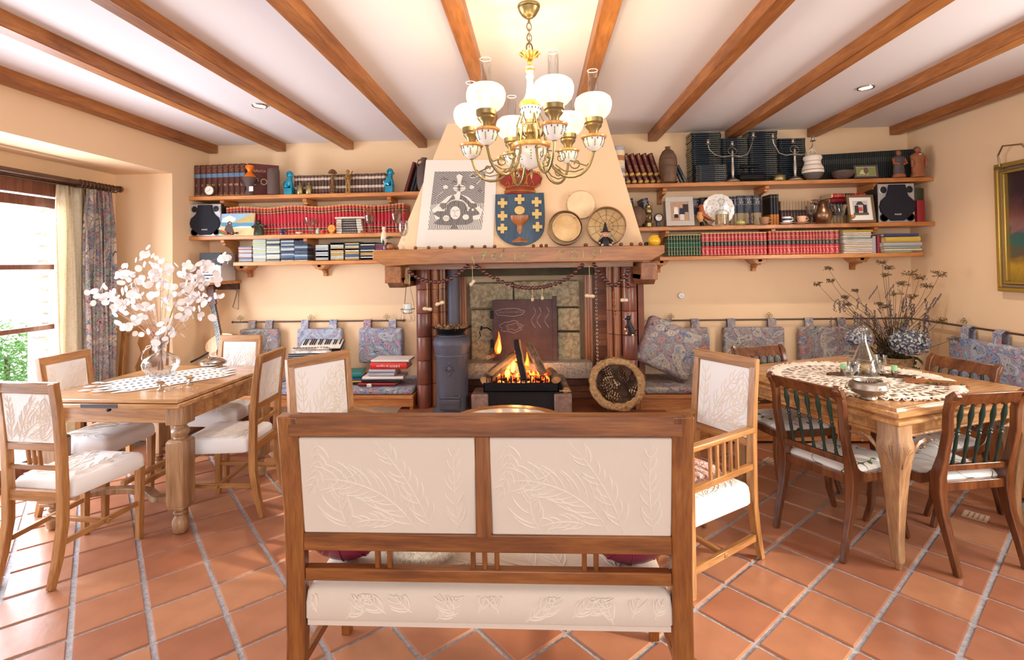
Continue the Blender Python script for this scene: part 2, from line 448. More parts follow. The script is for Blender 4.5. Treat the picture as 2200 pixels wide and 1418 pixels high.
# ================================================================== SETTING
XL,XR,YB,YF,H=-3.2,3.4,4.8,-4.5,2.7
XW=-3.72
floor=MB().box(XW-.3,XR+.1,YF-.1,YB+.1,-.08,-.008).build('floor','grout',smooth=False)
structure(floor)
# terracotta tiles laid diagonally
TS,TH=.1733*1.5,.7364
ta=Vector((cos(TH),sin(TH)));tb=Vector((sin(TH),-cos(TH)));T0=Vector((-1.6512*1.5,1.4755*1.5))
gap=.0092;hs=TS/2-gap
tm=[]
for k in range(3):
 b=MB();b.box(-hs,hs,-hs,hs,-.009,0,tx=.004,ty=.004)
 tm.append(b.mesh('tile','terracotta_'+'abc'[k],False))
rest=MB();cells=[]
for i in range(-22,34):
 for j in range(-26,30):
  c=T0+ta*((i+.5)*TS)+tb*((j+.5)*TS)
  if c.x<XW-.1 or c.x>XR or c.y>YB or c.y<.6:continue
  if c.x<XL-.05 and(c.y>4.2 or c.y<.9):continue
  cc=(Vector((c.x,c.y,0))-Vector((0,0,EYE)))
  dz=cc.dot(_f)
  u=1100+F*cc.dot(_R)/dz if dz>.1 else 9999;v=CYP-F*cc.dot(_U)/dz if dz>.1 else 9999
  vis=-90<u<2290 and v<1560
  cells.append((not vis,-v if vis else c.y*0+abs(c.x),c))
cells.sort(key=lambda t:(t[0],t[1]))
ang=math.atan2(ta.y,ta.x)
for n_,(nv,_,c)in enumerate(cells):
 if n_<298 and not nv:
  o=obj('tile',tm[R.choice((0,0,1,1,2))],floor);o.location=(c.x,c.y,R.uniform(-.0012,.0008));o.rotation_euler=(R.uniform(-.003,.003),R.uniform(-.003,.003),ang)
 else:rest.box(-hs,hs,-hs,hs,-.009,-.0005,TR(c.x,c.y,0,rz=ang),.004,.004)
tag(rest.build('tiles_farther','terracotta_a',floor,smooth=False),kind='stuff')
plain('m_cream0',(206,184,160),.5)
for(x,y)in((-2.12,4.0),(1.72,3.89),(2.50,3.08)):
 b=MB();b.box(-.055,.055,-.055,.055,0,.002);b.mat(1)
 for k in range(4):b.box(-.045,.045,-.040+.022*k,-.032+.022*k,.002,.0025)
 b.build('decorative_tile',['m_cream0','terracotta_c'],floor,loc=(x,y,-.001),rot=(0,0,ang),smooth=False)
 # walls
b=MB().box(XL-.6,XR+.3,YB,YB+.15,0,H+.2);structure(b.build('wall_back','plaster',smooth=False))
b=MB()
b.box(XR,XR+.12,2.3,YB,0,H);b.box(XR,XR+.12,YF,.9,0,H);b.box(XR,XR+.12,.9,2.3,0,.9);b.box(XR,XR+.12,.9,2.3,2.25,H)
structure(b.build('wall_right','plaster',smooth=False))
b=MB()
b.box(XL-.12,XL,4.29,YB,0,H)
b.box(XW-.3,XL-.12,4.29,4.42,0,H)
b.box(XL-.12,XL,.9,4.29,2.34,H)
b.box(XW-.12,XL-.12,.9,4.29,2.34,2.44)
b.box(XW-.3,XL-.12,.78,.9,0,H);b.box(XL-.12,XL,YF,.9,0,H)
b.box(XW-.12,XW,.9,4.29,2.16,2.34)
b.box(XW-.12,XW,4.0,4.29,0,2.16);b.box(XW-.12,XW,.9,1.1,0,2.16)
structure(b.build('wall_left','plaster',smooth=False,fix=False))
b=MB()
b.box(XL,-2.9,YF-.12,YF,0,H);b.box(2.9,XR,YF-.12,YF,0,H);b.box(-2.9,2.9,YF-.12,YF,0,.45);b.box(-2.9,2.9,YF-.12,YF,2.6,H)
structure(b.build('wall_front','plaster',smooth=False))
b=MB().box(XL-.12,XR+.12,YF-.1,YB+.1,H,H+.12)
ceil=structure(b.build('ceiling','ceiling_white',smooth=False))
for x in(-3.152,-2.468,-1.798,-1.082,-.352,.342,1.094,1.803,2.548,3.284):
 MB().box(-.043,.043,-5.6,3.65,0,.088).build('beam','beam_wood',ceil,.004,loc=(x,1.14,2.62),seg=1)
b=MB().box(XL,XR,YB-.012,YB,0,.07);structure(b.build('baseboard_back','terracotta_b',smooth=False))
# recessed ceiling lamps
for k,(x,y)in enumerate(((-2.035,3.63),(2.322,3.659))):
 t=E('ceiling_spotlight',(x,y,H),0,'small recessed spotlight in the ceiling, between the beams on the window side' if k==0 else 'small recessed spotlight in the ceiling, above the dark blue book stacks side','spotlight','recessed ceiling spotlights')
 MB().ring((0,0,-.004),.048,.008,24,6).build('trim_ring','silver',t)
 plain('spot_glow',(255,240,215),emis=(255,236,205),es=14)if 'spot_glow' not in M else None
 MB().lathe([(.0,.0),(.038,-.001),(.04,-.006),(0,-.006)],16).build('bulb','spot_glow',t)
 light('SPOT','spot_lamp',(x,y,H-.02),48,(1,.84,.66),(0,0,0),.03,spot_size=2.2,spot_blend=.8)
 # terrace door (window_1): frame, leaf with panes, threshold
win=structure(E('window_1',(XW,0,0)))
b=MB()
b.box(-.06,.05,1.1,4.0,2.06,2.16);b.box(-.05,.05,3.78,4.0,0,2.06);b.box(-.05,.05,1.1,1.2,0,2.06)
b.build('window_frame','window_wood',win,.004,seg=1)
MB().box(-.05,.09,1.1,4.0,0,.035).build('threshold','window_wood',win,.004,seg=1)
MB().box(.02,.07,1.1,4.0,2.17,2.21).build('head_moulding','dark_wood',win,.004,seg=1)
ys=[1.2,2.5,3.78]
for k in range(2):
 y0,y1=ys[k],ys[k+1]
 leaf=MB()
 leaf.box(-.03,.03,y0+.005,y0+.08,.04,2.05);leaf.box(-.03,.03,y1-.08,y1-.005,.04,2.05)
 leaf.box(-.03,.03,y0+.08,y1-.08,1.975,2.05);leaf.box(-.03,.03,y0+.08,y1-.08,.04,.14)
 lf=leaf.build('sash','window_wood',win,.004,seg=1)
 for z in(.58,P(60,708,X=XW).z,P(60,574,X=XW).z):MB().box(-.018,.018,y0+.08,y1-.08,z-.018,z+.018).build('glazing_bar','window_wood',lf,.003,seg=1)
 za_,zb_=P(60,708,X=XW).z,P(60,574,X=XW).z;zz=[.14,.562,.598,za_-.018,za_+.018,zb_-.018,zb_+.018,1.975]
 for q in range(4):MB().box(-.003,.003,y0+.08,y1-.08,zz[2*q],zz[2*q+1]).build('pane','pane_glass',lf,smooth=False)
 # outside: terrace, stone pier, low wall, shrub
speckle('outside_stone',[(.3,(150,150,150)),(.5,(214,208,200)),(.7,(240,236,230))],5,.9,.4)
speckle('outside_ground',[(.3,(206,202,190)),(.7,(238,234,226))],3,.9,.2)
speckle('leaf_green',[(.3,(70,120,50)),(.6,(120,175,80)),(.8,(170,205,120))],9,.6,.1)
structure(MB().box(-14,XW-.1,-6,14,-.2,-.02).build('terrace_ground','outside_ground',smooth=False))
pier=E('stone_pier',(-4.42,4.68,0),0,'rough whitewashed stone pier outside the terrace door','pier')
zc=0;k=0
stn=[]
for q in range(4):
 b=MB();b.ball((0,0,0),.5,.5,.5,8,6)
 for p in b.v:p*=1+R.uniform(-.07,.07)
 for p in b.v:
  for a in range(3):p[a]=max(-.44,min(.44,p[a]))
 stn.append(b.mesh('stone','outside_stone'))
while zc<2.6:
 h=R.uniform(.09,.15);w_=R.uniform(.44,.56)
 for sx_ in(0,1):
  o=obj('stone',R.choice(stn),pier);o.scale=(w_*.7,.5,h*1.15);o.location=(-.16+sx_*.34+R.uniform(-.04,.04),R.uniform(-.03,.03),zc+h/2);o.rotation_euler=(0,0,R.uniform(-.15,.15))
 zc+=h
MB().box(-.34,.34,-.18,.18,0,2.6).build('mortar','outside_ground',pier,smooth=False)
gw=E('garden_wall',(-9,9.5,0),0,'pale rendered garden wall far out beyond the terrace','wall')
MB().box(-5,4.6,-.1,.1,0,1.15).build('render','outside_ground',gw,smooth=False)
for k,(x,y,s_)in enumerate(((-5.42,4.75,.62),(-6.3,5.7,.8),(-7.6,6.6,.9))):
 b=MB()
 for q in range(900):
  d=Vector((R.gauss(0,1),R.gauss(0,1),R.gauss(0,1))).normalized()*s_*R.uniform(.55,1)
  d.z=abs(d.z)*.9
  b.add([(-.03,0,0),(0,.014,.01),(.045,0,0),(0,-.014,.01)],[(0,1,2,3)],TR(d.x,d.y,d.z+.05,R.uniform(-1,1),R.uniform(-1,1),R.uniform(0,6)))
 t=E('garden_shrub',(x,y,0),0,('small green shrub just outside the glass of the terrace door','larger green shrub standing between the two others on the terrace','farthest and largest of the green shrubs beyond the terrace')[k],'shrub','shrubs outside')
 tag(b.build('foliage','leaf_green',t,smooth=False,fix=False),kind='stuff')
 MB().tube([(0,0,0),(.02,0,s_*.6)],.03,6).build('stem','dark_wood',t)
 # ------------------------------------------------------------------ fireplace
fp=E('fireplace',(-.12,4.2,0),0,'tall tapered plaster hood over a stone hearth with a thick timber mantel','fireplace')
OX,OY=-.12,4.2
def fpb(b,name,mats,**k):
 T=Matrix.Translation((-OX,-OY,0));b.v=[T@p for p in b.v];return b.build(name,mats,fp,**k)
 # hood: tapered prism from mantel to ceiling
hb_l,hb_r=P(850,530,Y=4.14).x,P(1384,522,Y=4.14).x
ht_l,ht_r=P(960,262,Y=4.25).x,P(1303,262,Y=4.25).x
b=MB();z0=1.62
b.add([(hb_l,4.14,z0),(hb_r,4.14,z0),(hb_r,4.8,z0),(hb_l,4.8,z0),(ht_l,4.27,2.7),(ht_r,4.27,2.7),(ht_r,4.8,2.7),(ht_l,4.8,2.7)],[(0,3,2,1),(4,5,6,7),(0,1,5,4),(1,2,6,5),(2,3,7,6),(3,0,4,7)])
fpb(b,'chimney_hood','plaster',smooth=False)
def hoodY(z):return 4.14+(z-1.62)/(2.7-1.62)*.13
ml,mr=P(800,538,Y=3.9).x,P(1428,523,Y=3.9).x
b=MB()
b.T=TR(0,3.9,0)
zt,zb=1.622,1.498
b.prism([(ml+.03,zt),(mr,zt),(mr,zt-.06),(mr-.10,zb+.008),(ml+.30,zb+.004),(ml+.11,zb-.008),(ml,zt-.075),(ml,zt-.012)],.26)
mantel=fpb(b,'mantel_beam','mantel_wood',bevel=.006)
# timber side beams under the mantel ends, back to the wall
for x0,x1,s in((ml+.085,ml+.215,1),(P(1378,600,Y=3.93).x,P(1378,600,Y=3.93).x+.125,-1)):
 b=MB();zc=1.493
 b.box(x0,x1,3.93,4.8,zc-.135,zc)
 b.add([(x0,3.93,zc-.09),(x1,3.93,zc-.09),(x1,4.05,zc-.175),(x0,4.05,zc-.175),(x0,4.8,zc-.175),(x1,4.8,zc-.175),(x0,4.8,zc-.09),(x1,4.8,zc-.09)],[(0,1,2,3),(3,2,5,4),(0,3,4,6),(1,7,5,2),(0,6,7,1),(6,4,5,7)])
 fpb(b,'corbel_beam','mantel_deep',bevel=.005)
b=MB().box(ml+.2,mr-.2,4.12,4.3,1.46,1.50);fpb(b,'soffit_board','mantel_wood')
# columns of moulded terracotta
wood('terracotta_column',(112,62,48),(138,80,62),(154,96,74),'Z',3,.38,.3,3)
wood('terracotta_warm',(134,82,52),(164,106,68),(184,126,84),'Z',3,.4,.3,3)
HZ=.28
for side,xe in((1,P(892,700,Y=4.28).x),(-1,P(1371,700,Y=4.28).x)):
 for z in range(6):
  za,zb_=HZ+z*.202,HZ+(z+1)*.202-.004
  b=MB();b.lathe([(.06,za),(.062,za+.004),(.062,zb_-.004),(.06,zb_)],20,(xe+side*.062,4.33,0));b.box(min(xe,xe+side*.1),max(xe,xe+side*.1),4.33,4.8,za,zb_)
  fpb(b,'column_block','terracotta_column')
  b=MB();b.lathe([(.032,za),(.032,zb_)],14,(xe+side*.155,4.36,0));b.lathe([(.018,za),(.018,zb_)],12,(xe+side*.205,4.40,0));b.box(xe+side*.11-.0,xe+side*.24,4.4,4.44,za,zb_)if side>0 else b.box(xe-.24,xe-.11,4.4,4.44,za,zb_)
  fpb(b,'moulded_block','terracotta_warm')
  # brick infill: left and right of the stone opening
plain('brick_a',(142,88,62),.55,var=.18,vs=9);plain('brick_b',(126,74,54),.55,var=.18,vs=9);plain('brick_c',(158,104,72),.55,var=.18,vs=9)
plain('mortar_grey',(166,140,116),.9)
bx=[MB().box(0,.9,0,.03,0,.049).mesh('brick',m,False)for m in('brick_a','brick_b','brick_c')]
xl_in,xr_in=P(935,700,Y=4.6).x,P(1345,700,Y=4.6).x
fl,fr_=P(988,700,Y=4.6).x,P(1272,700,Y=4.6).x
b=MB().box(xl_in-.09,fl,4.605,4.8,HZ,1.5).box(fr_,xr_in+.08,4.605,4.8,HZ,1.5).box(fl,fr_,4.605,4.8,HZ,.50)
fpb(b,'mortar_bed','mortar_grey',smooth=False)
def bricks(x0,x1,z0,z1,y,off=0):
 z=z0;r=0
 while z<z1-.02:
  x=x0;L=.24
  first=L/2 if r%2 else L
  while x<x1-.02:
   l=min(first,x1-x);first=L
   o=obj('brick',R.choice(bx),fp);o.scale=((l-.006)/.9,1,1);o.location=(x-OX,y-OY,z)
   x+=l
  z+=.0565;r+=1
bricks(fr_+.02,xr_in+.10,HZ+.02,1.48,4.59)
bricks(xl_in-.08,fl-.01,HZ+.02,1.48,4.59)
bricks(fl,fr_+.02,HZ+.01,.50,4.585)
for s0,s1 in((xl_in-.12,1),(xr_in+.08,-1)):
 b=MB().box(min(s0,s0+.05),max(s0,s0+.05),4.44,4.6,HZ,1.5);fpb(b,'cheek','brick_b',smooth=False)
 # moulded frame round the stone
for q in range(3):
 i=q*.022
 b=MB()
 zt_=P(1130,575,Y=4.58).z
 b.box(fl-.005+i,fl+.02+i,4.55+q*.02,4.62,.50,zt_-i);b.box(fr_-.02-i,fr_+.005-i,4.55+q*.02,4.62,.50,zt_-i);b.box(fl+i,fr_-i,4.55+q*.02,4.62,zt_-i-.02,zt_+.005-i)
 fpb(b,'opening_frame','terracotta_warm',bevel=.006)
speckle('granite',[(.25,(92,84,70)),(.45,(150,138,112)),(.6,(186,172,140)),(.8,(120,116,104))],26,.9,.9)
speckle('granite_pale',[(.3,(120,112,104)),(.5,(188,178,164)),(.7,(212,204,190))],60,.9,.9)
sx0,sx1=fl+.05,fr_-.05
def stone(x0,x1,z0,z1,y0,mat='granite',d=.12):
 b=MB();b.box(x0,x1,y0,y0+d,z0,z1)
 for p in b.v:p+=Vector((R.uniform(-.003,.003),R.uniform(-.008,.004),R.uniform(-.003,.003)))
 fpb(b,'stone',mat,bevel=.012,smooth=True)
sz=lambda v:P(1130,v,Y=4.62).z
a1,a2=P(1106,640,Y=4.62).x,P(1195,640,Y=4.62).x
for(u0,u1,v0,v1)in((1008,1104,606,662),(1104,1248,603,660),(1010,1072,664,790),(1196,1248,662,712),(1196,1248,714,800),(1072,1196,662,800)):
 stone(P(u0,700,Y=4.62).x+.004,P(u1,700,Y=4.62).x-.004,sz(v1)+.004,sz(v0)-.004,4.62)
stone(P(1000,800,Y=4.5).x,P(1105,800,Y=4.5).x,P(1130,815,Y=4.45).z,P(1130,780,Y=4.45).z,4.45,'granite_pale',.2)
stone(P(1105,800,Y=4.5).x,P(1272,800,Y=4.5).x,P(1130,815,Y=4.45).z,P(1130,780,Y=4.45).z,4.45,'granite_pale',.2)
# dark lintel above the opening
plain('smoked',(66,62,44),.8,var=.3,vs=8)
fpb(MB().box(fl-.1,fr_+.02,4.5,4.7,P(1130,604,Y=4.55).z+.05,1.5),'lintel','smoked',bevel=.01)
fpb(MB().box(xl_in-.25,xr_in+.25,3.98,4.8,0,HZ),'hearth_plinth','brick_a',bevel=.01)
# iron fireback leaning on the stone, with chalk marks
b=MB();x0,x1=P(1058,700,Y=4.55).x,P(1197,700,Y=4.55).x;zb_,zt_=P(1130,785,Y=4.55).z,P(1130,644,Y=4.55).z
fb=E('iron_fireback',((x0+x1)/2,4.55,zb_),0,'dark rusty iron plate with chalk drawings behind the fire','fireback')
wd=(x1-x0)/2;hh=zt_-zb_
speckle('rusty_iron',[(.3,(62,44,48)),(.6,(84,62,64)),(.8,(96,78,76))],6,.75,.3)
MB().box(-wd,wd-.035,0,.02,0,hh).build('plate','rusty_iron',fb,.003)
MB().box(wd-.04,wd,-.008,.02,-.02,hh+.03).build('hinge_strap','rusty_iron',fb,.003)
for z in(.16,.42):MB().box(-wd-.02,-wd+.012,-.012,.014,z,z+.07).build('hinge','black_iron',fb,.003)
plain('chalk',(206,196,196),.9)
b=MB()
def squig(cx,cz,rx,rz,n,wob):
 return[(cx+rx*cos(t)*(1+wob*sin(7*t)),-.001,cz+rz*sin(t)*(1+wob*cos(5*t)))for t in[2*PI*i/n for i in range(n)]]
b.tube(squig(-.13,hh-.11,.13,.035,40,.06),.0013,4,True)
for k in range(11):x=-.23+k*.021;b.tube([(x,-.001,hh-.12),(x+.006,-.001,hh-.095),(x+.014,-.001,hh-.12+R.uniform(0,.02))],.001,4)
b.tube(squig(-.12,hh-.24,.10,.05,30,.16),.0013,4,True);b.tube(squig(-.10,hh-.24,.06,.028,30,.3),.001,4,True)
for x in(.08,.13,.2):b.tube([(x+.02*sin(i*.8),-.001,hh-.07-i*.02)for i in range(10)],.0012,4)
b.build('chalk_marks','chalk',fb)
# iron latch left of the plate
b=MB();b.tube([(0,0,0),(.05,-.01,.005),(.09,-.01,-.02)],.006,6);b.tube([(0,0,.02),(-.005,0,-.02)],.01,6);b.tube([(-.02,0,-.03),(-.01,-.01,-.07),(-.03,-.01,-.09)],.005,6)
tag(b.build('iron_latch','black_iron',loc=P(1035,705,Y=4.59)),'small wrought iron latch fixed to the stone beside the fireback','latch')
# chalk greeting on the mantel
plain('chalk_green',(176,188,96),.9)
b=MB();ym=3.8945
def pen(pts,u0,v0):b.tube([Vector((P(u0+x,v0+z,Y=ym).x,ym,P(u0+x,v0+z,Y=ym).z))for x,z in pts],.0026,5)
S=1/3.4375;u0,v0=800,250
for st in([(738,1005),(740,1009)],[(738,1030),(737,1050),(750,1068),(751,1090)],[(822,995),(800,1012),(812,1030),(828,1020),(838,990),(825,1030),(815,1062)],[(812,1028),(842,1022)],[(880,1030),(900,1026),(908,1010),(892,1002),(880,1020),(882,1045),(900,1058),(918,1048)],[(940,1040),(965,1010),(972,978),(958,985),(952,1020),(960,1055),(985,1058),(1005,1040)],[(1052,1010),(1052,1058),(1064,1062)],[(1052,992),(1053,996)],[(1095,1008),(1130,1006),(1096,1056),(1156,1054)],[(1098,1032),(1132,1030)],[(1370,1010),(1385,988),(1405,992),(1402,1015),(1372,1052),(1425,1050)],[(1490,990),(1468,1005),(1466,1040),(1485,1056),(1508,1040),(1508,1005),(1490,990)],[(1556,990),(1558,1048)],[(1620,990),(1645,985),(1625,1010),(1648,1030),(1632,1055),(1602,1050)],[(1686,980),(1687,1010)],[(1687,1022),(1688,1025)]):
 pen([(x*S,z*S)for x,z in st],u0,v0)
fpb(b,'chalk_greeting','chalk_green')
# ------------------------------------------------------------------ wall shelves
SH={}
def shelf(name,x0,x1,z,label,brk,yf=4.5,th=.036,big=False):
 t=E(name,((x0+x1)/2,4.8,z),0,label,'shelf','pine wall shelves')
 MB().box(x0-(x0+x1)/2,x1-(x0+x1)/2,yf-4.8,0,-th,0).build('board','pine',t,.005)
 for xb,hgt,dep in brk:
  b=MB();T=TR(xb-(x0+x1)/2+.018,-.0,-th,rz=PI/2)
  # side outline: along the underside (depth) and down the wall
  pts=[(0,0),(dep,0),(dep,-.025),(dep-.02,-.03),(dep-.025,-.05)]+[(dep-.03-(dep-.07)*sin(a),-.05-(hgt-.075)*(1-cos(a)))for a in[PI/2*i/6 for i in range(7)]]+[(.04,-hgt),(0,-hgt)]
  b.prism([(-p[0],p[1])for p in pts],.036,T)
  b.build('bracket','pine_deep',t,.003)
  if big:
   T2=TR(xb-(x0+x1)/2,-.17,-th)
   MB().prism([(-.07,0),(.07,0),(.035,-.04),(-.035,-.04)],.17,T2).build('bracket_block','pine',t,.003)
 return t
X4=lambda u,Y=4.5,v=500:P(u,v,Y=Y).x
zL=[2.163,1.795,1.552];zR=[2.185,1.803,1.540]
shelf('wall_shelf',XL,X4(905,v=410),zL[0],'top pine wall shelf left of the chimney, holding brown volumes',[(X4(468),.12,.24),(X4(648),.12,.24),(X4(832),.12,.24)])
shelf('wall_shelf',XL,X4(868),zL[1],'middle pine wall shelf left of the chimney, in front of red volumes',[(X4(470),.20,.25),(X4(650),.20,.25)])
shelf('wall_shelf',X4(500),X4(830),zL[2],'lowest pine wall shelf left of the chimney, carrying the discs',[(X4(514,4.6),.11,.17),(X4(682,4.6),.11,.17)],big=True)
shelf('wall_shelf',X4(1325),XR,zR[0],'top pine wall shelf right of the chimney, loaded with dark book stacks',[(X4(1434),.12,.24),(X4(1658),.12,.24),(X4(1895),.12,.24)])
shelf('wall_shelf',X4(1368),XR,zR[1],'middle pine wall shelf right of the chimney, with cups and picture frames',[(X4(1437),.20,.25),(X4(1668),.20,.25),(X4(1892),.20,.25)])
shelf('wall_shelf',X4(1416),X4(1985,v=545),zR[2],'lowest pine wall shelf right of the chimney, with green and red volumes',[(X4(1422,4.6),.11,.17),(X4(1635,4.6),.11,.17),(X4(1856,4.6),.11,.17)],big=True)
# ------------------------------------------------------------------ books
def book_mesh():
 b=MB()
 t=.06
 # rounded spine at y=0, covers at x=0 and x=1
 b.box(0,1,.03,1,0,1)
 b=MB()
 sp=[(0,.06),(.18,.015),(.5,0),(.82,.015),(1,.06)]
 out=sp+[(1,1),(.9,1),(.9,.10),(.1,.10),(.1,1),(0,1)]
 n=len(out)
 b.add([(x,y,0)for x,y in out]+[(x,y,1)for x,y in out],[tuple(range(n))[::-1],tuple(range(n,2*n))]+[(i,(i+1)%n,n+(i+1)%n,n+i)for i in range(n)])
 b.mat(1);b.box(.1,.9,.10,.97,.02,.98)
 return b.mesh('book',['paper','page'])
BM=book_mesh()
def nth(k):k+=1;return '%d%s'%(k,'th' if 10<k%100<14 else{1:'st',2:'nd',3:'rd'}.get(k%10,'th'))
def book(x,y,z,w,h,d,mat,label=None,group=None,tilt=0,flat=False,name='book',yaw=0,top=False):
 """upright: x,y,z = lower left of the spine. flat: x = left edge, z = lower face"""
 o=bpy.data.objects.new(name,BM);COL.objects.link(o)
 o.scale=(w,d,h)
 s=o.material_slots[0];s.link='OBJECT';s.material=M[mat]
 if flat:o.location=(x+h,y,z);o.rotation_euler=(0,-PI/2,0);o.rotation_euler.rotate(Euler((0,0,yaw)))
 else:o.location=(x,y,z);o.rotation_euler=(0,tilt,0)
 tag(o,label,'book',group)
 return o
bands('m_galicia',[(0,(74,32,22)),(.04,(196,150,90)),(.06,(84,36,24)),(.60,(96,130,160)),(.72,(84,36,24)),(.84,(150,96,60)),(.855,(84,36,24)),(.95,(150,96,60)),(.96,(74,32,22))],thin=((190,140,90),[(.05,.12),(.76,.82),(.88,.93)]))
bands('m_brownset',[(0,(66,44,36)),(.12,(100,72,60)),(.30,(214,196,176)),(.42,(84,60,50)),(.74,(214,196,176)),(.86,(100,72,60)),(.97,(60,40,34))],thin=((70,50,44),[(.32,.40),(.76,.84)]))
bands('m_red',[(0,(150,20,34)),(.03,(214,170,90)),(.045,(176,26,44)),(.15,(214,170,90)),(.165,(30,22,26)),(.22,(214,170,90)),(.235,(184,28,48)),(.345,(40,26,26)),(.385,(184,28,48)),(.74,(30,22,26)),(.775,(214,170,90)),(.79,(184,28,48)),(.82,(30,22,26)),(.86,(214,170,90)),(.875,(176,26,44)),(.95,(206,150,90))],thin=((224,190,120),[(.345,.385),(.745,.77),(.825,.855),(.9,.94)]),rough=.35)
bands('m_green',[(0,(20,56,38)),(.06,(190,170,100)),(.075,(22,62,42)),(.23,(190,170,100)),(.245,(22,62,42)),(.40,(190,170,100)),(.415,(24,90,60)),(.60,(190,170,100)),(.615,(22,62,42)),(.78,(190,170,100)),(.795,(20,56,38)),(.95,(190,170,100))],thin=((200,190,130),[(.1,.2),(.28,.36),(.82,.9)]),rough=.35)
bands('m_crimson',[(0,(150,26,40)),(.05,(226,190,130)),(.065,(184,40,56)),(.30,(226,190,130)),(.315,(184,40,56)),(.42,(40,34,32)),(.62,(226,190,130)),(.635,(184,40,56)),(.80,(226,190,130)),(.815,(176,34,50)),(.95,(226,190,130))],thin=((230,210,170),[(.1,.25),(.45,.58),(.68,.78),(.84,.92)]),rough=.35)
bands('m_navy',[(0,(26,34,42)),(.05,(150,142,112)),(.06,(28,38,48)),(.10,(150,142,112)),(.11,(28,38,48)),(.89,(120,114,92)),(.90,(28,38,48))],thin=((176,170,142),[(.13,.42)]),rough=.4)
bands('m_navyrow',[(0,(30,38,40)),(.04,(120,118,104)),(.055,(28,38,40)),(.62,(44,48,46)),(.80,(28,38,40))],thin=((140,134,112),[(.62,.78)]),rough=.5)
bands('m_bible',[(0,(80,30,28)),(.05,(200,160,70)),(.11,(86,32,30)),(.28,(206,166,76)),(.36,(92,34,32))],thin=((206,166,86),[(.02,.18),(.40,.62),(.8,.92)]),rough=.45)
bands('m_law',[(0,(150,130,96)),(.42,(38,46,60)),(.70,(170,170,170)),(.71,(38,46,60)),(.9,(190,190,190)),(.91,(38,46,60))],thin=((210,210,205),[(.72,.88)]),rough=.4)
bands('m_beige',[(0,(60,40,44)),(.62,(170,146,116)),(.97,(190,166,130))],thin=((180,150,110),[(.05,.5)]),rough=.6)
bands('m_speck',[(0,(196,188,176)),(.2,(60,52,48)),(.8,(196,188,176))],thin=((230,224,210),[(.25,.75)]),rough=.6)
for n_,c in(('m_maroon',(96,36,32)),('m_blackb',(34,32,36)),('m_teal',(0,120,116)),('m_redb',(214,52,44)),('m_whiteb',(222,216,212)),('m_darkred',(140,30,36)),('m_greyb',(176,176,186)),('m_olive',(60,66,44)),('m_yellow',(206,176,80)),('m_cream',(214,200,176)),('m_blue',(64,76,128)),('m_sage',(160,176,160)),('m_brown',(120,84,60))):
 plain(n_,c,.45,var=.05)
SPN=4.56
# left, top shelf: nine brown volumes (spines of the last face the wall corner)
gx0,gx1=X4(417,SPN),X4(571,SPN)
rom=['I','II','III','IV','V','VI','VII','VIII','IX']
wv=(X4(527,SPN)-gx0)/9
plain('gold_print',(214,186,140),.5)
for k in range(9):
 o=book(gx0+k*wv,SPN,zL[0],wv*.97,.298+k*.001,.20,'m_galicia','large brown encyclopedia volume with a blue band, numbered %s on its spine'%rom[k],'brown encyclopedia volumes on the top left shelf')
 t=text(rom[k],.030,'gold_print','numeral',o);t.scale=(1/o.scale.x,1/o.scale.z,1/o.scale.y);t.location=(.5,-.006,.36)
 # the last volume turned so that its cover shows
o=bpy.data.objects.new('book',BM);COL.objects.link(o);o.scale=(.035,.26,.298)
s=o.material_slots[0];s.link='OBJECT';s.material=M['m_maroon']
o.location=(gx0+9*wv+.035,SPN-.012,zL[0]);o.rotation_euler=(0,0,-.96)
tag(o,'brown encyclopedia volume turned so its lettered front cover shows','book','brown encyclopedia volumes on the top left shelf')
t=text('GALICIA',.029,'gold_print','lettering',o)
t.rotation_euler=(PI/2,0,PI/2);t.scale=(1/.26,1/.285,1/.035);t.location=(1.01,.36,.78)
t=MB().ring((0,0,0),.025,.004,12,5).build('emblem','gold_print',o);t.rotation_euler=(0,PI/2,0);t.scale=(1/.285,1/.26,1/.035);t.location=(1.01,.5,.45)
# small brown set with paper labels
x=X4(632,SPN);xe=X4(829,SPN);n_=27;wv=(xe-x)/n_
for k in range(n_):book(x+k*wv,SPN+R.uniform(0,.004),zL[0],wv*R.uniform(.9,.97),.178+R.uniform(-.002,.002)+k*.0002,.13,'m_brownset','small brown volume with paper labels, '+nth(k)+' from the left between the turquoise lions','small brown labelled volumes')
# leaning art books beside the chimney
for k,(u,m,lab)in enumerate(((872,'m_maroon','tall maroon book leaning against the chimney on the top left shelf'),(884,'m_blackb','first tall black book leaning behind the maroon one'),(891,'m_blackb','second tall black book leaning nearest the pottery jug'))):
 book(X4(u-6,SPN),4.58,zL[0],.030,.30-.02*k,.18,m,lab,tilt=.30,group='tall books leaning by the chimney' if k else None)
 # left, middle shelf: red volumes
x=X4(484,SPN);xe=X4(870,SPN);n_=52;wv=(xe-x)/n_
for k in range(n_):book(x+k*wv,SPN+R.uniform(0,.006),zL[1],wv*.95,.265+.008*sin(k*.4),.19,'m_red','red and gold volume, '+nth(k)+' from the left in the long red row','red encyclopedia volumes on the middle left shelf',tilt=-.03 if 12<k<44 else 0)
# stack of little speckled books with one pale book on top
x=X4(724,4.52)
for k in range(6):book(x+R.uniform(-.004,.004),4.51,zL[1]+k*.022,.0205,.245-.004*k,.13,'m_speck','small speckled book lying flat, %s from the bottom, before the red volumes'%('first','second','third','fourth','fifth','sixth')[k],'flat stack of speckled books',flat=True)
book(x-.012,4.50,zL[1]+.134,.018,.28,.16,'m_cream','pale pink paperback lying on top of the speckled book stack',flat=True)
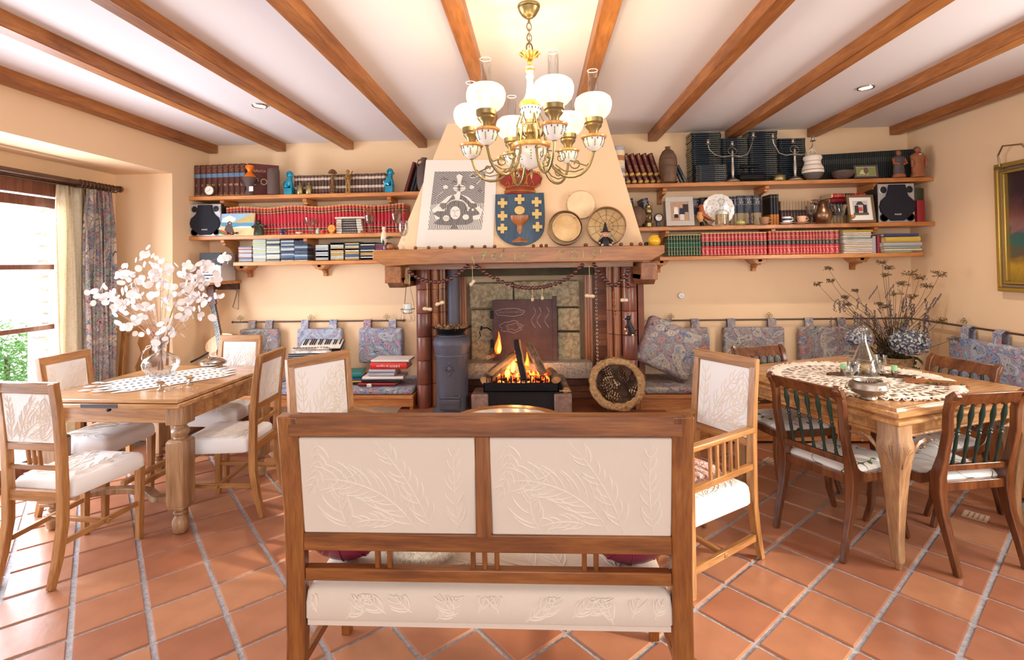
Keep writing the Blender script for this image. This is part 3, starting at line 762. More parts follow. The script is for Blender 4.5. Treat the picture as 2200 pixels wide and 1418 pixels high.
# discs
def cd(x,y,z,w,h,d,mat,label,group):
 o=bpy.data.objects.new('disc_case',CDM);COL.objects.link(o);o.scale=(w,d,h);o.location=(x,y,z)
 s=o.material_slots[0];s.link='OBJECT';s.material=M[mat]
 tag(o,label,'disc case',group);return o
CDM=MB().box(0,1,0,1,.12,.88).mesh('disc_case',['paper'],False)
CDM2=None
plain('cd0',(226,226,214),.3);plain('cd1',(190,200,206),.3);plain('cd2',(60,66,84),.3);plain('cd3',(200,206,168),.3);plain('cd4',(168,60,56),.3);plain('cd5',(90,120,150),.3);plain('cd6',(226,180,110),.3);plain('cd7',(140,80,130),.3)
uu=[(512,541,528,('cd1','cd1','cd2','cd0','cd4','cd5')),(543,571,513,('cd3','cd0','cd3','cd1')),(572,601,512,('cd0','cd3','cd3','cd1','cd2')),(603,632,514,('cd1','cd0','cd5','cd2')),(632,661,516,('cd1','cd0','cd5','cd2','cd2'))]
names=('leftmost','second from the left','middle','fourth from the left','rightmost')
for q,(a,b_,vt,ms)in enumerate(uu):
 x0,x1=X4(a,4.56),X4(b_,4.56);zt_=P(a,vt,Y=4.56).z;n_=int((zt_-zL[2])/.0112)
 for k in range(n_):cd(x0+R.uniform(-.002,.002),4.56+R.uniform(0,.004),zL[2]+k*.0112,x1-x0-.004,.0104,.125,R.choice(ms),'disc case, '+nth(k)+' from the bottom of the %s loose stack'%names[q],'disc stack, '+names[q])
racks=[(677,706,525),(709,739,521),(740,772,520),(773,806,521),(806,832,522)]
for q,(a,b_,vt)in enumerate(racks):
 x0,x1=X4(a,4.55),X4(b_,4.55);zt_=P(a,vt,Y=4.55).z;hh=zt_-zL[2];W=x1-x0
 t=E('disc_rack',(x0+W/2,4.55,zL[2]),0,'black plastic disc rack, %s of the five on the lowest left shelf'%names[q],'disc rack','black disc racks')
 b=MB();b.box(-W/2,-W/2+.005,0,.14,0,hh);b.box(W/2-.005,W/2,0,.14,0,hh);b.box(-W/2,W/2,0,.14,0,.004);b.box(-W/2,W/2,.135,.14,0,hh);b.box(-W/2,W/2,0,.14,hh-.006,hh)
 b.build('rack_frame','black',t,smooth=False)
 n_=int((hh-.01)/.0128)
 for k in range(n_):
  if R.random()<.12:continue
  cd(x0+.006,4.546+R.uniform(0,.003),zL[2]+.006+k*.0128,W-.012,.0102,.125,R.choice((('cd1','cd7','cd0'),('cd0','cd6','cd0'),('cd0','cd6','cd5'),('cd0','cd6','cd2'),('cd7','cd5','cd4'))[q]),'disc case, '+nth(k)+' slot from the bottom of the %s black rack'%names[q],'discs in the rack, '+names[q])
  # right, top shelf
SR=4.55
book(X4(1306,SR),SR,zR[0],.04,.27,.19,'m_bible','burgundy volume half hidden behind the chimney edge',None,tilt=-.12)
for k in range(6):
 u=1349+k*13.6
 o=book(X4(u,SR),SR+.002*k,zR[0],.042,.285,.19,'m_bible','burgundy gold-lettered volume marked %s, leaning left on the top right shelf'%('five','six','seven','eight','nine','ten')[k],'leaning burgundy volumes',tilt=-.30)
 t=text(str(5+k),.022,'gold_print','numeral',o);t.scale=(1/.042,1/.285,1/.19);t.location=(.5,-.006,.93)
for k,u in enumerate((1466,1474)):book(X4(u,SR),SR,zR[0],.026,.185-.01*k,.14,'m_navy',('dark blue book leaning left beside the brown jar','second dark blue book leaning left, nearer the tall stack')[k],'two leaning blue books',tilt=-.42)
book(X4(1458,SR),SR+.01,zR[0],.03,.10,.12,'m_bible','short burgundy book behind the brown jar',None,tilt=-.3)
stacks=[(1487,1552,284,'m_navy',4.60,'leftmost'),(1553,1610,296,'m_navy',4.61,'second'),(1611,1673,281,'m_navy',4.61,'third, tallest'),(1674,1733,297,'m_navy',4.61,'fourth')]
for q,(a,b_,vt,m,y,nm)in enumerate(stacks):
 x0,x1=X4(a,y,350),X4(b_,y,350);zt_=P(a,vt,Y=y).z;n_=int(round((zt_-zR[0])/.0185));st=(zt_-zR[0])/n_
 for k in range(n_):book(x0+R.uniform(-.004,.004),y+R.uniform(0,.005),zR[0]+k*st,st*.95,x1-x0-.006,.17,m,'navy volume, '+nth(k)+' from the bottom of the %s flat stack, top right shelf'%nm,'navy volumes stacked flat, '+nm,flat=True)
x0,x1=X4(1497,4.55,370),X4(1561,4.55,370);st=.1575/9
for k in range(9):book(x0+R.uniform(-.003,.003),4.53,zR[0]+k*st,st*.95,x1-x0,.06,'m_navy','navy volume, '+nth(k)+' from the bottom of the low front stack, top right shelf','navy volumes stacked flat, low front stack',flat=True)
x=X4(1740,4.62,350);xe=X4(1974,4.62,350);n_=58;wv=(xe-x)/n_
for k in range(n_):book(x+k*wv,4.62,zR[0],wv*.93,.235+.0006*k,.15,'m_navyrow','thin dark volume, '+nth(k)+' from the left in the long top right row','dark volumes in the long row')
# right, middle shelf
for k,(u,t_,nn)in enumerate(((1345,-.14,''),(1356,-.14,'3'),(1392,-.20,'5'))):
 o=book(X4(u,4.58),4.58,zR[1],.058,.262,.19,'m_law',('navy law volume partly hidden behind the chimney','navy law volume marked 3, leaning behind the round pot','navy law volume marked 5, leaning behind the lanterns')[k],'leaning navy law volumes',tilt=t_)
 if nn:t=text(nn,.03,'white','numeral',o);t.scale=(1/.058,1/.262,1/.19);t.location=(.5,-.006,.70)
for k,(u,h_,m,w_)in enumerate(((1437,.25,'m_greyb',.05),(1451,.25,'m_cream',.05),(1465,.25,'m_brown',.05),(1487,.255,'m_law',.075),(1507,.26,'m_blackb',.07),(1524,.26,'m_blue',.06),(1540,.26,'m_blue',.06))):
 book(X4(u,4.60),4.60,zR[1],w_,h_,.18,m,('grey book standing behind the wedding photo frame','cream book standing behind the wedding photo frame','brown book standing behind the wedding photo frame','navy law volume just left of the bird figure','black book behind the bird figure','dark blue book behind the dotted plate, left one','dark blue book behind the dotted plate, right one')[k])
for k,u in enumerate((1560,1569,1577)):book(X4(u,4.60),4.60,zR[1],.036,.262,.18,'m_law','narrow navy volume, '+nth(k)+' right of the dotted plate','narrow navy volumes')
for k,u in enumerate((1586,1603,1621)):book(X4(u,4.59),4.59,zR[1],.068,.268,.18,'m_law',('leftmost wide navy law volume behind the green pot','middle wide navy law volume above the candle holder','rightmost wide navy law volume behind the brown mug')[k],'wide navy law volumes')
bands('m_blackgold',[(0,(190,120,50)),(.34,(28,28,32)),(.9,(120,110,90)),(.92,(28,28,32))])
for k,u in enumerate((1657,1663.5,1669.5)):book(X4(u,4.56),4.56,zR[1],.024,.27,.16,'m_blackgold','slim black and orange volume, '+nth(k)+' of three under the shelf bracket','slim black and orange volumes')
for k in range(13):book(X4(1679+k*6.6,4.62),4.62,zR[1],.0265,.215,.15,'m_beige','slim beige-topped volume, '+nth(k)+' from the left behind the cups','slim beige-topped volumes')
for k in range(3):book(X4(1751+k*5,4.62),4.62,zR[1],.02,.222,.15,'m_navy','slim navy volume, '+nth(k)+' right of the beige-topped row','slim navy volumes')
for k in range(6):book(X4(1778+k*7.5,4.62),4.62,zR[1],.029,.185,.15,'m_law','slim dark volume, '+nth(k)+' from the left behind the cut crystal goblet','slim dark volumes behind the goblet')
book(X4(1788,4.60),4.60,zR[1]+.19,.04,.26,.18,'m_redb' if 0 else 'm_darkred','dark red old book lying flat under another behind the family photo',flat=True)
book(X4(1787,4.60),4.59,zR[1]+.232,.036,.30,.18,'m_crimson','old red and cream banded book lying on top behind the family photo',flat=True)
book(X4(1972,4.56),4.60,zR[1],.085,.30,.17,'m_olive','tall dark olive book standing in the corner by the right speaker')
book(X4(1997,4.56)-.0,4.61,zR[1],.035,.30,.17,'m_brown','tall brown book standing against the right wall')
book(X4(1971,4.52),4.51,zR[1],.065,.185,.085,'m_darkred','dark red lettered book standing before the olive book')
# right, bottom shelf
for k in range(12):book(X4(1433.5+k*6.05,4.56),4.56,zR[2],.0245,.193,.13,'m_green','green and gold volume, '+nth(k)+' from the left on the lowest right shelf','green bound volumes')
x=X4(1507,4.56)
for k in range(18):
 w_=.0405 if k==1 else .031
 book(x,4.56,zR[2],w_*.96,.203,.13,'m_crimson','crimson volume, '+nth(k)+' after the green volumes on the lowest right shelf','crimson volumes, left run');x+=w_
x=X4(1651,4.56)
k=0
while x<X4(1803,4.56):
 w_=(.031,.031,.031,.031,.031,.045,.036,.034,.026,.028,.029,.026,.024,.026,.032,.028,.036,.046,.036)[k%19]
 book(x,4.56,zR[2],w_*.96,.207,.13,'m_crimson','crimson volume, '+nth(k)+' right of the bracket, lowest right shelf','crimson volumes, right run');x+=w_;k+=1
ms=['m_whiteb','m_cream','m_whiteb','m_cream','m_whiteb','m_cream','m_whiteb','m_whiteb','m_sage','m_whiteb','m_cream','m_whiteb','m_yellow']
z=zR[2]
for k,m in enumerate(ms):
 h_=.0155 if k<12 else .022
 book(X4(1811,4.54)+R.uniform(-.006,.008),4.53,z,h_*.9,.232+(.02 if k==12 else 0),.17,m,('yellow-edged book topping the magazine pile' if k==12 else 'thin pale magazine, '+nth(k)+' from the bottom of the pile beside the crimson volumes'),None if k==12 else 'pale magazines in a pile',flat=True);z+=h_
for k,(m,h_,w_,u)in enumerate((('m_sage',.015,.22,1899),('m_cream',.022,.31,1898),('m_sage',.018,.30,1897),('m_greyb',.036,.32,1896),('m_yellow',.05,.29,1901),('m_blue',.026,.28,1900))):
 if k==0:z=zR[2]
 book(X4(u,4.52),4.51,z,h_*.93,w_,.2,m,('thin sage book at the bottom of the corner pile','cream book second from the bottom of the corner pile','sage book third from the bottom of the corner pile','thick grey book in the middle of the corner pile','thick yellow book second from the top of the corner pile','blue book topping the corner pile')[k],'pile of books in the shelf corner',flat=True);z+=h_
for k,(u,m)in enumerate(((1870,'m_cream'),(1875,'m_greyb'),(1885,'m_darkred'))):book(X4(u,4.57),4.57,zR[2],(.02,.03,.035)[k],(.13,.15,.155)[k],.13,m,('narrow cream book standing left of the corner pile','narrow grey book standing left of the corner pile','dark red book standing left of the corner pile')[k])
# ================================================================== FURNITURE
def softbox(b,x0,x1,y0,y1,z0,z1,r=.03,dome=.02,cr=.035):
 """upholstered block: rounded edges, domed top"""
 cx,cy=(x0+x1)/2,(y0+y1)/2;hx,hy=(x1-x0)/2,(y1-y0)/2
 rings=[]
 K=24
 def outline(s):
  return[(cx+x,cy+y)for x,y in rrect(-hx+s,hx-s,-hy+s,hy-s,min(cr,(min(hx,hy)-s)*.9),5)]
 lev=[(.006,z0),(0,z0+.008),(0,(z0+z1)/2),(.004,z1-r*.6),(r*.45,z1-.004),(r*1.6,z1+dome*.35),(min(hx,hy)*.5,z1+dome*.85)]
 vs=[];fs=[]
 for s,z in lev:vs+=[(x,y,z)for x,y in outline(s)]
 for i in range(len(lev)-1):
  for k in range(K):fs.append((i*K+k,i*K+(k+1)%K,(i+1)*K+(k+1)%K,(i+1)*K+k))
 vs.append((cx,cy,z1+dome));top=len(vs)-1
 i=len(lev)-1
 for k in range(K):fs.append((i*K+k,i*K+(k+1)%K,top))
 fs.append(tuple(range(K))[::-1])
 return b.add(vs,fs)
def dome_z(d):
 p=((0,-.012),(.0135,-.004),(.048,.0063),(.10,.0153),(.2,.018))
 for(a,x),(c,y)in zip(p,p[1:]):
  if d<=c:return x+(y-x)*max(0,d-a)/(c-a)+.0005
 return .0185
def fronds(w,h,seed,n=3,r=.0028):
 """raised leaf sprays of the woven fabric, in a w x h panel (XZ plane, centred), as slim ridges"""
 q=random.Random(seed);b=MB();s=max(min(w,h),.17)
 def clip(pts):
  out=[]
  for x,z in pts:
   if abs(x)>w/2-.006 or abs(z)>h/2-.006:break
   out.append((x,0,z))
  if len(out)>1:
   m=len(out)
   b.tube(out,r,4,scl=[max(.35,min(1,1.4*sin(PI*(i+.6)/(m+.2))))for i in range(m)],up=(0,1,0))
 def spray(x,z,a,L,curl,nl,ll):
  pts=[(x,z)];st=L/14;aa=a
  for i in range(14):aa+=curl/14;x+=st*cos(aa);z+=st*sin(aa);pts.append((x,z))
  clip(pts)
  for i in range(nl):
   t=1+int(i*12/nl);px_,pz=pts[t];ta_=math.atan2(pts[t+1][1]-pz,pts[t+1][0]-px_)
   for sgn in(-1,1):
    l=ll*(1-.45*t/14)*q.uniform(.8,1.1);b0=ta_+sgn*q.uniform(.75,1.0);lp=[(px_,pz)];xx,zz=px_,pz
    for k in range(7):xx+=l/7*cos(b0);zz+=l/7*sin(b0);lp.append((xx,zz));b0-=sgn*.13
    clip(lp)
 if w>3*h:
  for k in range(n):
   a=PI/2+q.choice((-1,1))*q.uniform(.3,1.15);spray(-w/2+w*(k+.5)/n+q.uniform(-.02,.02),-h/2+.008+q.uniform(0,h*.3),a,s*q.uniform(.8,1.3),(PI/2-a)*.9,7,s*.36)
 else:
  spray(w*.16,-h/2+.008,2.0,h*1.25,1.25,11,h*.46)
  spray(w*.24,-h/2+.008,1.85,h*1.1,.45,8,h*.30)
  spray(w*.40,-h/2+.008,1.72,h*1.0,-.25,7,h*.23)
  spray(-w*.22,-h/2+.008,2.3,h*.75,-1.5,7,h*.34)
  spray(w*.05,-h*.40,2.75,h*.5,.8,5,h*.22)
  spray(-w*.40,h/2-.008,-1.3,h*.6,-.9,6,h*.24)
 return b
def uchair(name,label,seed,rail='oak',up='oak_up',fabric='white_fabric',zt=.965,wb=.35,wf=.40,dep=.43,group='cream upholstered dining chairs',arms=False,sz=.39,sh=.085):
 t=E(name,(0,0,0),0,label,'chair' if not arms else 'armchair',group)
 hb,hf=wb/2,wf/2;yb,yf=-dep/2,dep/2;pw=.038
 post=[(-.055,0),(-.025,.12),(0,.28),(0,.45),(-.006,.62),(-.02,.80),(-.045,zt)]
 for s in(-1,1):
  b=MB();x=s*(hb-pw/2)
  b.sweep([(x,yb+y,z)for y,z in post],[(-pw/2,-.018),(pw/2,-.018),(pw/2,.018),(-pw/2,.018)],up=(1,0,0),scl=[.78,.95,1.05,1.05,1,.95,.9])if 0 else b.sweep([(x,yb+y,z)for y,z in post],[(-.018,-pw/2),(.018,-pw/2),(.018,pw/2),(-.018,pw/2)],up=(1,0,0),scl=[.8,.95,1.05,1.05,1,.95,.9])
  b.build('back_leg',up,t,.003,seg=1)
  MB().bar((s*(hf-.025),yf-.03,0),(s*(hf-.022),yf-.028,sz+.01),.030,.030,wx2=.038,wy2=.038).build('leg',up,t,.003,seg=1)
  if not arms:MB().bar((s*(hb-.02),yb+.01,.19),(s*(hf-.024),yf-.03,.20),.018,.026).build('stretcher','oak_deep' if rail=='oak' else rail,t,.002,seg=1)
 yt=yb-.035
 yq=lambda z:yb+(-.006-(z-.62)*.11 if z>.62 else 0)
 x=hb-pw
 MB().bar((-hb+.004,yb-.038,zt-.025),(hb-.004,yb-.038,zt-.025),.030,.052).build('top_rail',rail,t,.004,seg=1)
 if not arms:MB().bar((-x,yq(.655),.652),(x,yq(.655),.652),.024,.036).build('back_rail',rail,t,.003,seg=1)
 else:MB().bar((-x,yq(.58),.582),(x,yq(.58),.582),.024,.036).build('back_rail',rail,t,.003,seg=1)
 if not arms:MB().bar((-x,yb,.548),(x,yb,.548),.022,.024).build('back_rail',rail,t,.003,seg=1)
 for k in(-1,0,1)if not arms else():MB().bar((k*.032,yb,.558),(k*.032,yq(.64),.636),.013,.016).build('slat',up,t,.002,seg=1)
 MB().bar((-hf+.0,0-.01,.12 if arms else .195),(hf-.0,0-.01,.12 if arms else .195),.022,.022).build('stretcher',rail,t,.002,seg=1)
 MB().bar((-hb+.03,yb,sz+.02),(hb-.03,yb,sz+.02),.022,.05).build('seat_rail',rail,t)
 # upholstered back panel
 pz=.60 if arms else .67;ph=zt-.05-pz;T=TR(0,(yq(.67)+yb-.034)/2,pz+ph/2,rx=math.atan2(.11,1))
 b=MB();b.T=T;b.box(-x,x,-.011,.011,-ph/2,ph/2)
 p=b.build('back_cushion',fabric,t,.005)
 for s in(-1,1):
  b=fronds(2*x,ph,seed+s);b.v=[T@(Vector((v.x*s,v.y*.8+s*.0115,v.z)))for v in b.v];b.build('embossed_leaves','raised_weave',p,fix=False)
 b=MB();softbox(b,-hf+.002,hf-.002,yb+.022,yf,sz,sz+sh,.03,.018)
 # taper towards the back
 for v in b.v:v.x*=(wb/wf)+(1-wb/wf)*(v.y-yb)/(dep)
 st=b.build('seat',fabric,t)
 b=fronds(wf*.86,dep*.86,seed+5);b.v=[Vector((v.x,v.z+.012,sz+sh+dome_z(min(hf-abs(v.x),dep/2-abs(v.z+.012)))+v.y*.6))for v in b.v];b.build('embossed_leaves','raised_weave',st,fix=False)
 if arms:
  for s in(-1,1):
   xa=s*(hf+.005)
   MB().bar((s*(hb-.012),yb+.0,.655),(xa,yf-.01,.66),.042,.026).build('armrest','oak_deep',t,.005)
   MB().bar((xa,yf-.03,0),(xa,yf-.03,.655),.03,.034,wx2=.036,wy2=.036).build('arm_post',up,t,.003,seg=1)
   MB().bar((s*(hb-.012),yb+.01,.475),(xa,yf-.03,.475),.022,.03).build('side_rail','oak_deep',t,.002,seg=1)
   for k in range(5):
    f_=.25+.1*k;xx=s*(hb-.012)*(1-f_)+xa*f_;yy=yb+(yf-yb)*f_
    MB().bar((xx,yy,.485),(xx,yy,.648),.014,.016).build('slat',up,t,.002,seg=1)
   MB().bar((s*(hb-.015),yb+.0,.12),(xa,yf-.03,.12),.022,.034).build('stretcher','oak_deep',t,.002,seg=1)
 return t
def face(dx,dy):return math.atan2(dy,dx)-PI/2
def place(t,x,y,rz):t.location=(x,y,0);t.rotation_euler=(0,0,rz)
c0=uchair('dining_chair','cream upholstered oak chair nearest the camera at the left table, seen from behind',3)
# chair A: rear feet (-2.648,2.382),(-2.303,2.327); faces the table
place(c0,-2.435,2.575,face(.10,.99))
dup(c0,(-1.955,3.135,0),face(-.995,-.05),'cream upholstered oak chair on the right side of the left table, beside the sofa')
dup(c0,(-2.80,3.12,0),face(1,-.02),'cream upholstered oak chair on the window side of the left table')
dup(c0,(-2.37,3.66,0),face(-.04,-1),'cream upholstered oak chair at the far end of the left table, before the guitar')
ac=uchair('armchair','high-backed cream armchair with slatted sides, right of the sofa',11,zt=1.0,wb=.39,wf=.43,dep=.52,group='pair of cream armchairs by the hearth',arms=True,sz=.295,sh=.10)
nR=Vector((-.85,-.53)).normalized();cR=Vector((.945,2.745))+nR*.245
place(ac,cR.x,cR.y,face(nR.x,nR.y))
nL=Vector((.81,-.58)).normalized();cL=Vector((-1.205,2.80))+nL*.245
dup(ac,(cL.x,cL.y,0),face(nL.x,nL.y),'high-backed cream armchair with slatted sides, left of the sofa and behind it')
# bench-like sofa seen from behind
XS0,XS1=P(602,885,Y=1.60).x,P(1487,885,Y=1.60).x
cxs=(XS0+XS1)/2;W=XS1-XS0
so=E('wooden_settee',(cxs,1.85,0),0,'two-seat wooden settee seen from behind with cream leaf-embossed back panels','sofa')
yb=-.21;zt=1.027
post=[(-.03,0),(-.01,.14),(0,.30),(0,.50),(-.008,.70),(-.03,.90),(-.045,zt)]
for s in(-1,1):
 b=MB();x=s*(W/2-.034)
 b.sweep([(x,yb+y,z)for y,z in post],[(-.022,-.034),(.022,-.034),(.022,.034),(-.022,.034)],up=(1,0,0),scl=[.72,.84,.92,.92,.94,.97,1])
 b.build('back_leg','sofa_up',so,.005)
 MB().bar((s*(W/2-.045)*1.02,yb+.02,.19),(s*.62,.22,.19),.022,.03).build('stretcher','sofa_wood',so,.002)
 MB().bar((s*.62,.215,0),(s*.62,.215,.36),.036,.036,wx2=.045,wy2=.045).build('leg','sofa_up',so,.003)
 MB().bar((s*(W/2-.04),yb,.64),(s*.63,.2,.645),.045,.028).build('armrest','sofa_wood',so,.006)
 MB().bar((s*.625,.2,.36),(s*.63,.2,.64),.034,.034).build('arm_post','sofa_up',so,.003)
hx=W/2-.066
def rail(z0,z1,y,th=.034,n_='back_rail',x0=-hx,x1=hx):return MB().box(x0,x1,y-th/2,y+th/2,z0,z1).build(n_,'sofa_wood',so,.004)
rail(.961,zt,yb-.043,.042,'top_rail',-W/2+.035,W/2-.035)
rail(.583,.640,yb-.008);rail(.482,.523,yb)
MB().box(-.024,.024,yb-.045,yb-.008,.64,.956).build('centre_stile','sofa_up',so,.004)
for u in(813,839,1017,1042,1068,1255,1280):
 x=P(u,1200,Y=1.64).x-cxs
 MB().bar((x,yb,.52),(x,yb-.006,.586),.015,.02).build('slat','sofa_up',so,.002)
for s,sd_ in((-1,21),(1,22)):
 w_=hx-.024;T=TR(s*(.024+w_/2),yb-.026,.798,rx=.115)
 b=MB();b.T=T;b.box(-w_/2,w_/2,-.012,.012,-.16,.16);p=b.build('back_cushion','cream_fabric',so,.005)
 for q in(-1,1):
  b=fronds(w_,.315,41,4,.0034)
  b.v=[T@(Vector((v.x,v.y*1.0+q*.0125,v.z)))for v in b.v];b.build('embossed_leaves','raised_weave',p,fix=False)
b=MB();softbox(b,-hx-.002,hx+.002,yb-.016,.24,.352,.462,.03,.02,.014)
st=b.build('seat','cream_fabric',so)
b=fronds(2*hx*.98,.098,77,16,.003);b.v=[Vector((v.x,yb-.016+v.y*.8,.400+v.z))for v in b.v];b.build('embossed_leaves','raised_weave',st,fix=False)
b=fronds(2*hx*.92,.36,78,6,.003);b.v=[Vector((v.x,v.z+.02,.480+v.y*.5))for v in b.v];b.build('embossed_leaves','raised_weave',st,fix=False)
MB().box(-hx+.004,hx-.004,yb-.008,.23,.335,.353).build('seat_frame','cream_fabric',so)
plain('burgundy_leather',(128,22,54),.32,spec=.5,bump=.1,bs=40)
for s,u in((-1,735),(1,1358)):
 x=P(u,1200,Y=1.72).x
 t=E('round_cushion',(x,1.735,.482),0,'round burgundy leather cushion on the settee, %s one'%('left' if s<0 else 'right'),'cushion','burgundy cushions')
 T=TR(0,0,.155,rx=-1.45)
 b=MB();b.T=T;b.ball((0,0,0),.16,.16,.065,24,10);b.build('cover','burgundy_leather',t)
 b=MB()
 b.T=T
 for k in range(6):a=PI*k/6;b.tube([(.161*cos(ph)*cos(a),.161*cos(ph)*sin(a),.066*sin(ph))for ph in[2*PI*i/28 for i in range(28)]],.002,4,True)
 b.build('seam','burgundy_leather',t)
speckle('fur',[(.3,(196,176,140)),(.6,(236,226,208)),(.8,(250,246,240))],20,1,.6)
b=MB();q=random.Random(5);b.ball((0,0,.055),.13,.11,.07,18,10)
for k in range(1600):
 a=q.uniform(0,6.28);ph=q.uniform(-.2,1.5);d=Vector((cos(ph)*cos(a),cos(ph)*sin(a),sin(ph)));o_=Vector((d.x*.128,d.y*.108,.055+d.z*.068))
 e=o_+d*q.uniform(.012,.026)+Vector((q.uniform(-.01,.01),q.uniform(-.01,.01),-.008))
 s_=Vector((-d.y,d.x,0))*.0016
 b.add([o_-s_,o_+s_,e],[(0,1,2)])
o=b.build('fur_cushion','fur',loc=(P(905,1200,Y=1.76).x,1.79,.468),fix=False);tag(o,'shaggy off-white fur cushion lying on the settee seat between the leather cushions','cushion')
# armchair cushion (red floral)
tapestry('red_floral',[(186,60,66),(222,206,196),(92,128,96),(214,120,120),(226,214,206),(160,50,60),(240,226,216)],14,dark=(150,60,60))
b=MB();softbox(b,-.15,.15,-.15,.15,0,.05,.024,.03)
o=b.build('floral_cushion','red_floral',loc=(cR.x-.03,cR.y+.02,.415),rot=(0,0,face(nR.x,nR.y)+.1));tag(o,'thin red and green floral cushion on the seat of the right armchair','cushion')
# round low table
ct=E('round_coffee_table',(P(1097,870,Z=.5).x,3.2,0),0,'low round wooden table with a white inset top behind the settee','table')
MB().lathe([(.34,.475),(.395,.475),(.40,.487),(.395,.50),(.335,.50),(.335,.494)],40).build('rim','oak',ct)
MB().lathe([(0,.488),(.336,.488),(.336,.4955),(0,.4955)],40).build('table_top','white_gloss',ct)
for k in range(4):
 a=PI/4+k*PI/2;b=MB();b.sweep([(.27*cos(a),.27*sin(a),.475),(.30*cos(a),.30*sin(a),.34),(.25*cos(a),.25*sin(a),.15),(.30*cos(a),.30*sin(a),.0)],[(-.015,-.015),(.015,-.015),(.015,.015),(-.015,.015)],scl=[1.3,1.2,.8,.7]);b.build('leg','oak_up',ct,.003)
 # left dining table
tl=E('extending_table',(-2.43,3.21,0),-.035,'rustic extending oak table with turned legs by the terrace door','table')
hx,hy=.445,.475
LX,LY=.39,.385
MB().box(-hx,hx,-hy,hy,.752,.772).build('table_top','table_top',tl,.004)
MB().box(-hx-.008,hx+.008,-hy-.006,hy+.006,.722,.749).build('draw_leaf','table_top',tl,.006)
MB().box(-.13,.09,-hy-.009,-hy-.004,.727,.747).build('metal_plate','iron',tl,.001)
MB().lathe([(.0,0),(.011,.0),(.011,.012),(0,.014)],10,T=TR(.02,-hy+.02,.712,rx=PI/2)).build('knob','black_iron',tl)
for s in(-1,1):
 MB().box(-LX,LX,s*LY-.012,s*LY+.012,.62,.722).build('apron','table_side',tl,.002)
 MB().box(s*LX-.012,s*LX+.012,-LY,LY,.62,.722).build('apron','table_side',tl,.002)
 for q in(-1,1):
  b=MB();c=(s*LX,q*LY,0);w2=.052
  b.lathe([(.026,0),(.038,.012),(.045,.045),(.042,.075),(.028,.098),(.026,.105),(.036,.112),(.038,.120),(.028,.128),(.024,.134),(.040,.142)],20,c)
  b.box(c[0]-w2*.84,c[0]+w2*.84,c[1]-w2*.84,c[1]+w2*.84,.138,.16,tx=-.008,ty=-.008);b.box(c[0]-w2,c[0]+w2,c[1]-w2,c[1]+w2,.16,.52,tx=0);b.box(c[0]-w2,c[0]+w2,c[1]-w2,c[1]+w2,.52,.535,tx=.012,ty=.012)
  b.lathe([(.040,.533),(.032,.54),(.036,.548),(.046,.565),(.046,.58),(.036,.596),(.028,.602),(.036,.61),(.040,.62)],20,c)
  b.box(c[0]-w2,c[0]+w2,c[1]-w2,c[1]+w2,.618,.722)
  b.build('leg','table_leg',tl,.004,seg=1)
  # curved end stretchers
 MB().grid(lambda u_,v_:(0,0,0),2,2)
 b=MB();pts=[(-LX+.04,s*(LY),.19),(-LX+.15,s*(LY-.0),.19),(-LX+.26,s*(LY-.075),.19),(0,s*(LY-.095),.19),(LX-.26,s*(LY-.075),.19),(LX-.15,s*(LY-.0),.19),(LX-.04,s*LY,.19)]
 b.sweep(pts,[(-.028,-.016),(.028,-.016),(.028,.016),(-.028,.016)]);b.build('end_stretcher','table_leg',tl,.003,seg=1)
 MB().box(s*.06-.014,s*.06+.014,-LY+.10,LY-.10,.206,.236).build('long_stretcher','table_side',tl,.003,seg=1)
 # right dining table (square, on cabriole legs)
ca,sa=.925,.38
tr=E('carved_table',(1.96,3.19,0),math.atan2(sa,ca),'square carved table with moulded edge and cabriole legs on the right','table')
hx,hy=.52,.54
b=MB()
for(e,z0,z1)in((-.014,.768,.782),(-.004,.758,.768),(.0,.736,.758),(-.012,.724,.736)):b.box(-hx-e,hx+e,-hy-e,hy+e,z0,z1)
b=MB();b.box(-hx+.012,hx-.012,-hy+.012,hy-.012,.770,.782);b.build('table_top','table_top',tr,.003)
b=MB()
prof=[(-.014,.776),(-.006,.776),(-.002,.768),(.010,.766),(.020,.757),(.020,.747),(.010,.738),(-.004,.735),(-.004,.731),(.010,.728),(.017,.720),(.017,.711),(.010,.703),(-.006,.700),(-.03,.700),(-.03,.776)]
pts=[(-hx,-hy),(hx,-hy),(hx,hy),(-hx,hy)]
vs=[];fs=[];n_=len(prof)
for(x,y)in pts:
 for e,z in prof:vs.append((x+e*math.copysign(1,x),y+e*math.copysign(1,y),z))
for i in range(4):
 for k in range(n_):fs.append((i*n_+k,i*n_+(k+1)%n_,((i+1)%4)*n_+(k+1)%n_,((i+1)%4)*n_+k))
b.add(vs,fs);b.build('moulded_edge','table_side',tr)
ax,ay=hx-.035,hy-.035
